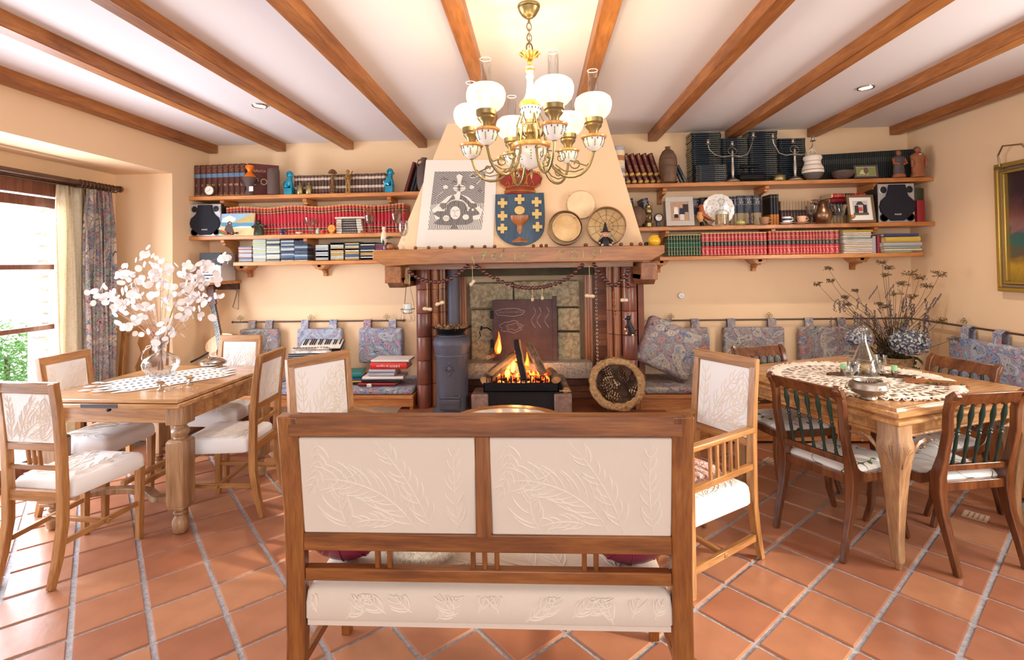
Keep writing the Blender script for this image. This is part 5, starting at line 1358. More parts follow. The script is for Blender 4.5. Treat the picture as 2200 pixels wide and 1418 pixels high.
def ell(cx,cy,rx,ry,n=22,a0=0):return[c4(cx+rx*cos(a0+2*PI*i/n),cy+ry*sin(a0+2*PI*i/n))for i in range(n)]
b=MB()
for pts in([(500,470),(522,448),(565,470)],[(770,560),(795,530),(815,560)],[(720,450),(740,430),(770,450)],[(495,660),(505,640),(545,640),(600,575),(612,610),(560,660),(520,690)],[(642,610),(650,575),(690,600),(730,640),(775,645),(775,668),(740,690),(690,650)],[(445,720),(480,700),(560,700),(700,700),(740,660),(790,710),(790,725),(740,735),(745,780),(700,800),(560,806),(480,800),(450,790),(500,750)],[(595,800),(605,795),(640,832),(570,832)]):
 hoodpoly(b,[c4(x,y)for x,y in pts],.0098,.0006)
for cx,cy,rx,ry in((618,690,84,70),):hoodpoly(b,ell(cx,cy,rx,ry),.0104,.0006)
tag(onhood(b,'print_black','hatch_dark',ap,smooth=False),kind='stuff')
b=MB()
for e in(ell(612,712,38,48),ell(545,752,24,22),ell(690,744,24,20),ell(742,690,9,9)):hoodpoly(b,e,.0110,.0006)
hoodpoly(b,[c4(x,y)for x,y in((622,575),(630,480),(620,440),(640,425),(668,440),(655,480),(650,575))],.0110,.0006)
hoodpoly(b,ell(642,530,46,26),.0110,.0006)
for e in(ell(540,522,18,14),ell(735,522,18,14)):hoodpoly(b,e,.0110,.0006)
tag(onhood(b,'print_white','paper',ap,smooth=False),kind='stuff')
b=MB()
def hline(b,pts,off,r):b.tube([HP(*c4(x,y),off)for x,y in pts],r,4)
hline(b,[(585,700),(600,694),(608,702)],.0125,.0012);hline(b,[(618,700),(630,692),(642,698)],.0125,.0012);hline(b,[(612,700),(606,722),(616,726)],.0125,.001);hline(b,[(598,738),(612,734),(628,740)],.0125,.0012)
hline(b,[(600,520),(682,520)],.0125,.002);hline(b,[(640,500),(640,552)],.0125,.002);hline(b,[(600,540),(682,540)],.0125,.001)
for k in range(5):hline(b,[(532+9*k,742),(530+9*k,764)],.0125,.0008)
hline(b,[(588,500),(600,475),(618,488)],.0125,.0015);hline(b,[(696,500),(684,475),(662,488)],.0125,.0015)
onhood(b,'print_lines','black',ap)
b=MB()
hline(b,[(745,420),(715,440),(735,455),(790,440),(800,470),(770,500)],.0115,.003);hline(b,[(520,555),(480,590),(470,640),(490,680),(530,700)],.0115,.002)
hline(b,[(545,690),(550,650),(580,625),(620,612),(665,620),(700,650),(708,700)],.0115,.0042)
tag(onhood(b,'print_arcs','paper',ap),kind='stuff')
# coat of arms
sh=E('coat_of_arms',HP(1116,528),0,'carved wooden coat of arms: blue shield with gold crosses and chalice under a red crown','coat of arms');so_=HP(1116,528)
wood('shield_blue',(42,66,92),(58,86,110),(74,98,116),'Z',6,.6,0)
plain('cross_gold',(214,184,116),.5,var=.1,bump=.3,bs=90)
wood('chalice_wood',(126,66,30),(166,98,48),(186,120,66),'Z',6,.4,.2)
plain('crown_red',(150,40,34),.5,var=.2);plain('crown_gold',(170,110,48),.4,.3,var=.3,bump=.3)
b=MB();hoodpoly(b,[c4(x,y)for x,y in[(908,577),(1266,563),(1274,700),(1272,800)]+[(1090+180*cos(t),815+140*sin(t))for t in[i*PI/14 for i in range(1,14)]]+[(912,815),(908,700)]],.006,.022);onhood(b,'shield','shield_blue',sh,so_,bevel=.003)
for x,y in((961,640),(1087,612),(1213,632),(961,735),(1215,720),(960,828),(1220,815)):
 b=MB();s,w_=36,13;hoodpoly(b,[c4(x+i*1.0,y+j)for i,j in((-w_,-s),(w_,-s),(w_,-w_),(s,-w_),(s,w_),(w_,w_),(w_,s),(-w_,s),(-w_,w_),(-s,w_),(-s,-w_),(-w_,-w_))],.028,.010);onhood(b,'cross','cross_gold',sh,so_,bevel=.002)
b=MB();hoodpoly(b,ell(1087,693,38,32,24),.028,.010);onhood(b,'host_disc','cross_gold',sh,so_,bevel=.003)
pc_=HP(*c4(1088,828),.030);k_=4.1/1088/3.4375*1.0
b=MB();b.lathe([(r*k_,(828-y)*k_)for y,r in((932,66),(922,68),(914,60),(902,34),(885,20),(860,17),(838,22),(832,27),(826,22),(812,18),(800,24),(790,42),(770,62),(748,70),(730,72))],24,T=TR(pc_.x,pc_.y+.004,pc_.z),sy=.38);onhood(b,'chalice','chalice_wood',sh,so_)
b=MB();hoodpoly(b,[c4(x,y)for x,y in((975,572),(985,540),(940,500),(925,450),(940,415),(1000,400),(1040,392),(1085,385),(1140,390),(1200,402),(1240,415),(1256,455),(1240,500),(1195,530),(1205,565))],.006,.018);cr_=onhood(b,'crown_back','crown_red',sh,so_,bevel=.003)
b=MB()
def crl(pts,r,off=.03):b.tube([HP(*c4(x,y),off)for x,y in pts],r,7)
crl([(975,560),(1030,548),(1090,545),(1150,548),(1205,556)],.011);crl([(982,525),(1040,512),(1090,510),(1150,513),(1200,522)],.007)
crl([(985,530),(945,498),(928,450),(950,415),(1010,412),(1045,450)],.0085);crl([(1198,528),(1238,498),(1252,450),(1230,415),(1175,412),(1135,450)],.0085)
crl([(1045,500),(1035,440),(1060,398),(1090,392),(1120,398),(1145,440),(1135,500)],.0085);crl([(1090,500),(1092,440)],.006)
for x in(1000,1045,1090,1135,1180):crl([(x-14,505),(x,475),(x+14,505)],.006)
onhood(b,'crown_bands','crown_gold',cr_,so_)
b=MB()
for t in range(22):
 a=PI+PI*t/21;p=HP(*c4(1090+165*cos(a),455+62*sin(a)),.034);b.ball(p,.0055,n=8,m=5)
onhood(b,'crown_pearls','cross_gold',cr_,so_)
# frame drums
speckle('drum_skin',[(.3,(196,156,100)),(.6,(222,190,138)),(.8,(232,206,160))],6,.6,.05)
speckle('drum_skin_pale',[(.3,(224,192,142)),(.6,(240,216,174)),(.8,(246,228,196))],6,.6,.05)
wood('drum_rim',(120,80,46),(156,112,70),(176,134,90),'X',6,.5,.1)
wood('drum_rim_pale',(206,160,104),(228,188,136),None,'X',6,.5,.1)
def drum(u,v,rpx,depth,label,rim,skin,off,tilt=0,yaw=0,jing=0,back=True):
 p=HP(u,v,off);r=rpx*p.y/1088
 t=E('frame_drum',p,0,label,'drum');T=TR(0,0,0,rx=-PI/2-.12+tilt,ry=0,rz=yaw)
 T=Matrix.Rotation(yaw,4,'Z')@Matrix.Rotation(PI/2-.10+tilt,4,'X')
 b=MB();n=44;vs=[];fs=[]
 for rr,z in((r,-depth/2),(r,depth/2),(r-.006,depth/2),(r-.006,-depth/2)):
  for j in range(n):vs.append((rr*cos(2*PI*j/n),rr*sin(2*PI*j/n),z))
 for i in range(4):
  for j in range(n):fs.append((i*n+j,i*n+(j+1)%n,((i+1)%4)*n+(j+1)%n,((i+1)%4)*n+j))
 b.add(vs,fs,T);b.build('rim',rim,t)
 zz=-depth/2+.004 if back else depth/2-.002
 b=MB();b.lathe([(0,zz),(r-.005,zz),(r-.005,zz+.002),(0,zz+.002)],40,T=T);sk=b.build('skin',skin,t)
 for k in range(jing):
  a=.9+2*PI*k/jing;b=MB();TJ=T@TR((r-.004)*cos(a),(r-.004)*sin(a),depth*.1,ry=0)@Matrix.Rotation(a,4,'Z')@Matrix.Rotation(PI/2,4,'X')
  for s in(-.004,.004):b.lathe([(0,s),(.013,s+.001),(.013,s+.002),(.004,s+.003),(0,s+.003)],14,T=TJ)
  b.build('jingle','silver',t)
 return t,T,r
drum(1248,440,30.5,.035,'pale round tambourine resting highest on the chimney hood','drum_rim_pale','drum_skin_pale',.03,jing=4,back=False)
drum(1214,490,37,.075,'dark-rimmed round frame drum holding a smaller tambourine, on the mantel','drum_rim','drum_skin',.06)
drum(1217,489,30,.03,'small tambourine nested inside the dark-rimmed frame drum','drum_rim_pale','drum_skin',.10,jing=3)
t,T,r=drum(1303,486,41,.085,'large frame drum showing its strung inside, behind the witch doll','drum_rim','drum_skin',.07,yaw=-.12)
b=MB();b.T=T
for k in range(12):a=2*PI*k/12;b.tube([(.01*cos(a),.01*sin(a),.0),(r*.96*cos(a),r*.96*sin(a),.0)],.0012,4)
for q in(.35,.6):b.tube([(r*q*cos(2*PI*k/12+.0),r*q*sin(2*PI*k/12),.0)for k in range(12)],.001,4,True)
b.build('strings','black',t)
# witch doll
pm=P(1301,523,Y=4.0);pm.z=1.622
t=E('witch_doll',pm,0,'small witch doll in a black pointed hat sitting on the mantel','doll')
MB().lathe([(.045,0),(.05,.02),(.035,.05),(.02,.075),(0,.08)],16,sy=.7).build('dress','black',t)
plain('skin_tone',(222,160,130),.6)
b=MB();b.ball((0,-.005,.095),.022,.02,.024,14,9);b.ball((0,-.027,.092),.006,.009,.005,8,5);hd=b.build('head','skin_tone',t)
b=MB();b.ball((-.008,-.024,.100),.003,n=6,m=4);b.ball((.008,-.024,.100),.003,n=6,m=4);b.tube([(-.008,-.022,.084),(0,-.024,.082),(.008,-.022,.084)],.0012,4);b.build('face_features','black',hd)
b=MB()
for k in range(26):a=PI*k/25;b.tube([(.02*cos(a),.01*sin(a),.108),(.028*cos(a),.006+.012*sin(a),.09),(.03*cos(a)+R.uniform(-.006,.006),.008,.065)],.0022,4)
b.build('hair','m_cream',hd)
MB().lathe([(.042,.112),(.040,.116),(.024,.118),(.016,.14),(.008,.175),(.001,.195)],18).build('hat','black',t)
for s in(-1,1):
 MB().tube([(s*.022,-.005,.065),(s*.045,-.02,.045),(s*.05,-.03,.03)],.008,7).build('arm','black',t)
 b=MB();b.ball((s*.05,-.034,.027),.007,n=8,m=5);[b.tube([(s*.05,-.036,.026),(s*(.046+.003*j),-.044,.021)],.0018,4)for j in range(5)];b.build('hand','skin_tone',t)
 b=MB();b.tube([(s*.025,-.03,.012),(s*.035,-.06,.008)],.009,7);b.ball((s*.036,-.066,.008),.008,.012,.007,8,5);b.build('leg','m_cream',t)
 # chestnuts along the mantel
plain('chestnut',(112,60,32),.3,coat=.4,var=.2,vs=30);plain('chestnut_base',(196,160,120),.7)
cn=E('chestnut',(0,0,0));b=MB();b.ball((0,0,.014),.018,.014,.015,14,9);b.build('shell','chestnut',cn);MB().ball((0,.0,.006),.012,.011,.006,10,5).build('hilum','chestnut_base',cn)
cs=[(183,0),(315,0),(412,0),(505,0),(608,0),(739,0),(830,0),(899,0),(1187,0),(1246,0),(1282,0),(1577,0),(1837,0),(1915,0),(1981,0)]
names2=['beside the pale ball at the left end','left of the print','below the left corner of the print','below the print, second','below the middle of the print','below the right half of the print','below the right corner of the print','between print and shield','right under the shield','left of a touching pair','right one of a touching pair','left of the witch doll','right of the witch doll','near the hood edge','at the right foot of the hood']
for k,(x,_)in enumerate(cs):
 p=P(*c4(x,955),Y=3.99);o=cn if k==0 else dup(cn);o.location=(p.x,3.99,1.621);o.rotation_euler=(R.uniform(-.3,.3),R.uniform(-.2,.2),R.uniform(0,6))
 tag(o,'brown chestnut on the mantel, '+names2[k],'chestnut','chestnuts along the mantel')
p=P(*c4(131,955),Y=3.97);o=MB().ball((0,0,.025),.026,n=18,m=12).build('wooden_ball','chalice_wood',loc=(p.x,3.97,1.621));tag(o,'pale turned wooden ball at the left end of the mantel','ball')
# ================================================================== HEARTH
STX=P(968,800,Y=4.14).x
st2=E('cast_iron_stove',(STX,4.22,HZ),0,'tall grey cylindrical cast iron stove left of the fire','stove')
zz=lambda v,Y=4.14:P(968,v,Y=Y).z-HZ
rp_=lambda px_:px_*4.14/1088
b=MB();b.lathe([(rp_(42),0),(rp_(43),.015),(rp_(36),.03),(rp_(35),.06),(rp_(35),zz(762)),(rp_(38),zz(755)),(rp_(38),zz(750)),(rp_(41),zz(742)),(rp_(41),zz(735)),(rp_(36),zz(726)),(rp_(30),zz(722)),(.02,zz(718))],40);b.build('body','stove_iron',st2)
b=MB();b.lathe([(rp_(36.5),zz(766)),(rp_(37),zz(764)),(rp_(36.5),zz(762))],40);b.lathe([(rp_(30.5),zz(728)),(rp_(31),zz(723)),(rp_(30),zz(721))],40);b.build('bead_ring','stove_iron',st2)
zd0,zd1=zz(876),zz(853);yd=-rp_(35)
b=MB().box(-.085,.085,yd-.025,yd+.03,zd0,zd1);dr=b.build('ash_door','stove_iron',st2,.005)
b=MB();b.box(-.07,.07,yd-.030,yd-.025,zd0+.012,zd1-.012)
for k in range(4):b.tube([(-.05+.033*k+.012*cos(q),yd-.031,(zd0+zd1)/2+.016*sin(q))for q in[2*PI*i/10 for i in range(9)]],.003,5)
b.tube([(-.09,yd-.02,zd1+.035),(-.08,yd-.02,zd1+.008),(0,yd-.02,zd1+.012),(.08,yd-.02,zd1+.008),(.09,yd-.02,zd1+.035)],.007,6)
b.build('relief_panel','stove_iron',dr,.002)
b=MB();zm=zz(790);yy=-rp_(35)-.002
for k in range(10):a=2*PI*k/10;b.ball((.028*cos(a),yy+.002,zm+.036*sin(a)),.008,.006,.008,8,5)
b.ball((0,yy,zm),.018,.012,.022,12,8);b.tube([(-.045,yy+.006,zm+.01),(-.03,yy,zm),(-.035,yy+.004,zm-.02)],.004,5);b.tube([(.045,yy+.006,zm+.01),(.03,yy,zm),(.035,yy+.004,zm-.02)],.004,5);b.ball((0,yy,zm+.045),.010,.006,.012,8,5);b.ball((0,yy,zm-.045),.008,.006,.014,8,5)
b.build('rosette','stove_iron',st2)
pxp=P(974,650,Y=4.36)
b=MB();b.lathe([(.052,HZ+.25-HZ),(.052,1.5-HZ)],24,(pxp.x-STX,.16,0));b.lathe([(.055,zz(640)),(.055,zz(636))],24,(pxp.x-STX,.16,0));b.build('stove_pipe','stove_iron',st2)
MB().box(pxp.x-STX-.03,pxp.x-STX+.03,.0,.16,.18,.26).build('flue_elbow','stove_iron',st2,.02)
bw=E('iron_bowl',(STX,4.22,HZ+zz(718)),0,'shallow iron bowl of dried petals standing on top of the stove','bowl')
b=MB();b.lathe([(0,0),(rp_(26),0),(rp_(29),.012),(rp_(34),.035),(rp_(43),.045),(rp_(44),.049),(rp_(36),.046),(rp_(30),.02),(0,.014)],36);b.build('bowl','black_iron',bw)
plain('petal_a',(186,136,96),.8);plain('petal_b',(150,110,80),.8);plain('petal_c',(120,120,96),.8)
for m_,nme in(('petal_a',0),('petal_b',1),('petal_c',2)):
 b=MB();q=random.Random(nme)
 for k in range(46):
  a=q.uniform(0,6.28);r_=rp_(36)*math.sqrt(q.random());L=q.uniform(.012,.032)
  T=TR(r_*cos(a),r_*sin(a),.045+q.uniform(0,.03)*(1-r_/rp_(40)),q.uniform(-1,1),q.uniform(-1,1),q.uniform(0,6))
  b.add([(-L,0,0),(0,-L*.45,.004),(L,0,0),(0,L*.45,.004)],[(0,1,2,3)],T)
 tag(b.build('dried_petals',m_,bw,fix=False,smooth=False),kind='stuff')
 # fire basket
GZ=P(1117,865,Y=4.14).z
gx0,gx1=P(1039,840,Y=4.14).x,P(1201,840,Y=4.14).x;gc=(gx0+gx1)/2;gw=gx1-gx0;gh=P(1117,818,Y=4.14).z
fg=E('fire_grate',(gc,4.3,HZ),0,'black iron fire grate with upright teeth holding the burning logs','grate')
b=MB();zt_=P(1117,822,Y=4.14).z-HZ;zb_=P(1117,842,Y=4.14).z-HZ
MB().box(-gw/2,gw/2,-.17,-.155,zb_,zt_).build('front_bar','black_iron',fg,.003)
MB().box(-gw/2,-gw/2+.012,-.17,.15,zb_,zt_).build('side_bar','black_iron',fg,.002);MB().box(gw/2-.012,gw/2,-.17,.15,zb_,zt_).build('side_bar','black_iron',fg,.002)
MB().box(-gw/2,gw/2,-.17,.15,zb_,zb_+.01).build('tray','black_iron',fg)
MB().box(-gw/2+.035,gw/2-.035,-.13,.14,.002,zb_).build('dark_opening','black',fg)  # black block standing in for the shade of the opening below the grate
for k in range(15):
 x=-gw/2+.03+k*(gw-.06)/14;MB().box(x-.006,x+.006,-.172,-.160,zt_-.01,zt_+.045+.012*(k%2)).build('tooth','black_iron',fg,.002)
speckle('plinth_stone',[(.3,(120,96,86)),(.6,(160,132,118)),(.8,(186,160,144))],18,.85,.5)
for k,(u0_,u1_)in enumerate(((1012,1048),(1191,1229))):
 x0,x1=P(u0_,860,Y=4.12).x,P(u1_,860,Y=4.12).x
 o=MB().box(-(x1-x0)/2,(x1-x0)/2,-.12,.12,0,P(1117,848,Y=4.12).z-HZ).build('hearth_block','plinth_stone',None,.01,loc=((x0+x1)/2,4.24,HZ));tag(o,'rough stone block on the hearth %s the fire grate'%('left of' if k==0 else 'right of'),'stone')
 # embers and logs
speckle('bark',[(.3,(60,46,38)),(.5,(110,88,70)),(.7,(150,126,104))],14,.95,.9)
speckle('split_wood',[(.3,(120,80,44)),(.5,(190,140,88)),(.7,(222,180,126))],8,.8,.3)
speckle('char',[(.3,(16,14,14)),(.6,(40,34,32)),(.8,(86,78,72))],18,.9,.8)
def ember():
 m,n,b=nt('ember');tc=n.nodes.new('ShaderNodeTexCoord');nz=n.nodes.new('ShaderNodeTexNoise');nz.inputs['Scale'].default_value=26;n.links.new(tc.outputs['Object'],nz.inputs['Vector'])
 r=ramp(n,[(.4,(20,8,6)),(.5,(220,50,12)),(.62,(255,150,50))]);n.links.new(nz.outputs['Fac'],r.inputs[0]);n.links.new(r.outputs[0],b.inputs['Emission Color']);b.inputs['Emission Strength'].default_value=3;b.inputs['Base Color'].default_value=(.03,.02,.02,1);MATS['ember']=m
ember()
plain('flame_core',(255,190,90),emis=(255,170,60),es=4.0);plain('flame_edge',(255,110,30),emis=(255,96,24),es=2.2)
def log(u0,v0,u1,v1,y0,y1,r,mats,label,squash=.75,n=9,flat=0):
 a,c=P(u0,v0,Y=y0),P(u1,v1,Y=y1);o_=(a+c)/2
 q=random.Random(int(u0));prof=[]
 for i in range(n):
  t=2*PI*i/n;rr=r*q.uniform(.85,1.12)*(.72 if flat and(t<1.6)else 1);prof.append((rr*cos(t),rr*sin(t)*squash))
 b=MB();L=(c-a);pts=[a+L*t-o_+Vector((q.uniform(-.004,.004),0,q.uniform(-.004,.004)))for t in(0,.2,.4,.6,.8,1)]
 b.sweep(pts,prof,scl=[.95,1.03,.98,1.02,1,.93])
 me=b.mesh('log',mats,True)
 for i_,f in enumerate(me.polygons):
  if len(f.vertices)>4:f.material_index=min(1,len(mats)-1)
  elif len(mats)>2 and(i_%n)in(0,1):f.material_index=2
 o=obj('fire_log',me,None,.004,o_);tag(o,label,'log','logs in the fire');return o
log(1052,805,1108,760,4.16,4.30,.052,['bark','split_wood','split_wood'],'thick split log slanting up from the left of the grate',flat=1)
log(1040,818,1082,800,4.14,4.40,.048,['bark','split_wood'],'short round log end at the left front of the grate')
log(1062,762,1050,768,4.42,4.30,.03,['bark','split_wood'],'small dark log end behind the left flame')
log(1128,814,1112,730,4.12,4.26,.040,['char','char','split_wood'],'tall charred log standing upright in the middle of the fire',flat=1)
log(1170,802,1136,738,4.16,4.30,.046,['bark','split_wood','split_wood'],'split pale log slanting up to the right of the middle log',flat=1)
log(1196,816,1180,796,4.12,4.36,.045,['bark','split_wood'],'short log end at the right front of the grate')
log(1070,826,1160,826,4.30,4.30,.04,['char','char'],'charred log lying across the back of the grate')
q=random.Random(3);b=MB()
for k in range(60):
 p=P(q.uniform(1070,1185),q.uniform(800,828),Y=q.uniform(4.16,4.36));b.ball((p.x-gc,p.y-4.3,p.z-HZ),q.uniform(.012,.028),n=7,m=5)
t=b.build('embers','ember',None,loc=(gc,4.3,HZ));tag(t,'glowing bed of embers in the fire grate','embers',kind='stuff')
def flame(u,v0,v1,y,w_,mat,lean=0):
 a,c=P(u,v0,Y=y),P(u+lean,v1,Y=y);L=c-a
 b=MB();pts=[Vector((.25*w_*sin(5*t+u),0,0))+L*t for t in[i/9 for i in range(10)]]
 b.tube(pts,w_,8,scl=[.5,.85,1,.95,.8,.62,.45,.3,.16,.03]);b.v=[Vector((v.x,v.y*.5,v.z))for v in b.v]
 o=b.build('flame',mat,None,loc=a);tag(o,None,'flame','flames of the hearth fire');return o
for k,(u,v0,v1,y,w_,mt,ln)in enumerate(((1072,760,712,4.36,.030,'flame_edge',-2),(1073,758,728,4.345,.018,'flame_core',-1),(1104,790,742,4.33,.028,'flame_edge',4),(1100,800,760,4.31,.02,'flame_core',4),(1090,812,775,4.28,.022,'flame_core',5),(1130,800,756,4.36,.026,'flame_edge',3),(1162,812,782,4.34,.022,'flame_edge',3))):
 o=flame(u,v0,v1,y,w_,mt,ln);o['label']=('tall orange flame licking up the fireback at the left','bright yellow core of the left flame','orange flame between the left and middle logs','yellow flame low between the left and middle logs','yellow flame curling from the left log','orange flame behind the middle log','small orange flame at the right of the fire')[k]
light('POINT','fire_light',(gc,4.2,.62),9,(1,.45,.15),size=.08)
# papers on the right block
b=MB();b.grid(lambda u,v:(-.05+.1*u,-.04+.10*v*.8,.002+.012*sin(3*u)*v),5,5);o=b.build('folded_paper','paper',None,loc=(P(1212,845,Y=4.15).x,4.19,P(1117,846,Y=4.12).z+.004),rot=(-.2,.1,.3),fix=False);o.modifiers.new('s','SOLIDIFY').thickness=.004;tag(o,'crumpled sheet of paper on the right hearth block','paper')
log(1216,838,1204,810,4.16,4.38,.04,['bark','split_wood'],'pale log resting on the right hearth block')
# straw basket of pine cones, tipped towards the room
bc=P(1327,838,Y=4.08)
speckle('straw',[(.3,(132,98,62)),(.5,(180,142,98)),(.7,(208,174,128))],40,.95,1.0)
bk=E('straw_basket',(bc.x,4.16,HZ+.01),0,'coarse straw basket tipped forward and full of pine cones','basket')
TB=TR(0,0,.20,rx=.95)
b=MB();b.T=TB;b.ring((0,0,.06),.195,.030,44,9)
for i,v in enumerate(b.v):b.v[i]=v+Vector((R.uniform(-.006,.006),R.uniform(-.006,.006),R.uniform(-.006,.006)))
b.build('rolled_rim','straw',bk)
b=MB();b.T=TB;b.lathe([(.0,-.10),(.12,-.10),(.18,-.04),(.215,.05),(.19,.06),(.15,-.03),(.10,-.075),(0,-.08)],32);b.build('bowl','bark',bk)
b=MB()
for k in range(420):
 a=R.uniform(0,6.28);e=R.uniform(-.035,.035);p=TB@Vector(((.20+e)*cos(a),(.20+e)*sin(a),.06+.04*R.uniform(-.2,1)));d=Vector((R.uniform(-1,1),R.uniform(-1,.2),R.uniform(-1,1)))*.022
 b.add([p-d,p+Vector((.0012,0,.0012)),p+d],[(0,1,2)])
tag(b.build('straw_ends','straw',bk,fix=False),kind='stuff')
plain('cone_brown',(86,60,44),.7,var=.25,vs=40);plain('cone_pale',(214,180,146),.7)
def cone_mesh(open_=1.0):
 b=MB();b.ball((0,0,.05),.022,.022,.045,10,6)
 for k in range(48):
  t=k/48;z=.008+.088*t;a=k*2.39996;r=.036*sin(PI*(.12+.80*t))**.7*open_;d=Vector((cos(a),sin(a),0));s_=Vector((-d.y,d.x,0))*.0115*(1-.4*t)
  p0=d*(r*.4)+Vector((0,0,z));p1=d*r+Vector((0,0,z+.006));up_=Vector((0,0,.006))
  b.add([p0-s_*.6,p0+s_*.6,p1+s_,p1-s_,p1+up_+d*.002],[(0,1,2,3),(3,2,4),(0,3,4),(1,4,2),(0,4,1)]);b.m[-4]=1;b.m[-5]=k%2
 return b.mesh('pine_cone',['cone_brown','cone_pale'],False)
CM=cone_mesh()
cones=[(1300,832),(1318,812),(1340,808),(1356,822),(1336,838),(1318,852),(1350,850),(1300,862),(1330,866)]
cl_=('at the left rim','top left','top middle','top right','in the centre','low left of centre','large pale-edged, at the right','at the bottom left','at the bottom middle')
for k,(u,v)in enumerate(cones):
 p=bk.location+TB@Vector(((u-1327)*.0038,(838-v)*.0042,.0));o=obj('pine_cone',CM);o.location=p;s=R.uniform(1.0,1.25);o.scale=(s,s,s);o.rotation_euler=(R.uniform(.6,1.6),R.uniform(-.8,.8),R.uniform(0,6))
 tag(o,'brown pine cone in the straw basket, '+cl_[k],'pine cone','pine cones in the straw basket')
 # chestnut garlands
plain('bead_dark',(72,34,28),.25,coat=.5,var=.4,vs=60)
bead=MB().ball((0,0,0),.0165,.0125,.0165,10,7).mesh('bead','bead_dark')
def garland(pts,Y,label):
 w_=[P(u,v,Y=Y)for u,v in pts];t=E('chestnut_garland',w_[0],0,label,'garland','chestnut garlands')
 # resample with Catmull-Rom
 fine=[]
 for i in range(len(w_)-1):
  p0,p1,p2,p3=w_[max(0,i-1)],w_[i],w_[i+1],w_[min(len(w_)-1,i+2)]
  for k in range(12):
   s=k/12;fine.append(.5*((2*p1)+(p2-p0)*s+(2*p0-5*p1+4*p2-p3)*s*s+(3*p1-p0-3*p2+p3)*s**3))
 fine.append(w_[-1]);acc=0;last=fine[0]
 MB().tube([f-w_[0]for f in fine[::3]],.002,4).build('string','dark_wood',t)
 def put(p,d):
  o=obj('bead',bead,t);o.location=p-w_[0]+Vector((0,R.uniform(-.003,.003),0));o.rotation_euler=(R.uniform(-.3,.3),-math.atan2(d.z,d.x)+R.uniform(-.2,.2),R.uniform(-.3,.3))
 put(fine[0],fine[1]-fine[0])
 for a,c in zip(fine,fine[1:]):
  acc+=(c-a).length
  if acc>.027:put(c,c-a);acc=0
 return t
garland([(880,584),(900,598),(935,606),(970,598),(1005,572)],3.96,'string of dark chestnuts looped under the left part of the mantel')
garland([(1024,572),(1060,596),(1100,613),(1145,619),(1190,611),(1226,593),(1254,567)],3.96,'long string of dark chestnuts looped under the middle of the mantel')
garland([(1276,568),(1294,594),(1315,613),(1336,602),(1352,578),(1346,596),(1351,620)],3.96,'string of dark chestnuts looped and bunched under the right end of the mantel')
plain('peanut_shell',(214,196,164),.9,var=.1,bump=.6,bs=120);plain('string',(196,176,140),.9)
def pend(u,v,v0,label,kind='shell',rz=.1,L=.075):
 p=P(u,v,Y=3.955);top=P(u,v0,Y=3.955);t=E('hanging_ornament',p,0,label,'ornament','ornaments under the mantel')
 MB().tube([(0,0,.008),(.002,0,(top.z-p.z)*.5),(0,0,top.z-p.z)],.0022,5).build('string','string',t)
 if kind=='shell':
  b=MB();T=Matrix.Rotation(rz,4,'Y');b.T=T
  b.sweep([(-L/2,0,0),(-L*.4,0,0),(-L*.2,0,.001),(0,0,0),(L*.22,0,.001),(L*.42,0,0),(L/2,0,0)],[(.0145*cos(q),.0145*sin(q))for q in[2*PI*i/10 for i in range(10)]],scl=[.3,.95,1.05,.68,1.0,.95,.3]);b.build('shell','peanut_shell',t)
 return t
pend(918,664,606,'pale knobbly shell hanging lowest on the left by the column')
pend(945,652,604,'pale knobbly shell hanging beside the copper leaf chain',rz=-.3)
pend(1015,608,572,'pale curled shell hanging near the first letters of the chalk greeting',rz=-.8,L=.06)
pend(1267,636,570,'pale open shell hanging over the right edge of the stones',L=.08)
pend(1341,645,590,'small silvery ornament hanging right of the copper leaves',L=.06,rz=0)
pend(1144,644,618,'first tiny pale ornament under the middle garland',L=.02);pend(1165,641,617,'second tiny pale ornament under the middle garland',L=.02)
plain('copper',(190,112,60),.35,.8)
for u,v0,v1,lab in((937,606,700,'thin chain of copper leaves hanging above the stove bowl'),(1318,624,684,'short chain of copper leaves hanging under the right garland')):
 a,c=P(u,v0,Y=3.965),P(u,v1,Y=3.965);t=E('leaf_chain',a,0,lab,'ornament','ornaments under the mantel');n_=int((a.z-c.z)/.022);b=MB();b.tube([(0,0,0),(0,0,c.z-a.z)],.001,4);b.build('wire','copper',t);b=MB()
 for k in range(n_):z=-.01-k*.022;s=R.uniform(-.012,.012);b.add([(s-.010,0,z),(s,-.004,z+.009),(s+.010,0,z),(s,.004,z-.009)],[(0,1,2),(0,2,3)]);b.ball((s*.5,0,z+.01),.003,n=6,m=4)
 b.build('leaves','copper',t,fix=False)
a,c=P(1280,580,Y=4.40),P(1285,812,Y=4.40);t=E('pot_chain',a,0,'long thin iron chain hanging in front of the right brickwork','chain');b=MB();n_=int((a.z-c.z)/.016)
for k in range(n_):b.ring((0,0,0),.006,.0015,8,4,T=TR((c.x-a.x)*k/n_,0,-k*.016,rx=PI/2,rz=(k%2)*PI/2),sy=1.5)
b.build('links','silver',t)
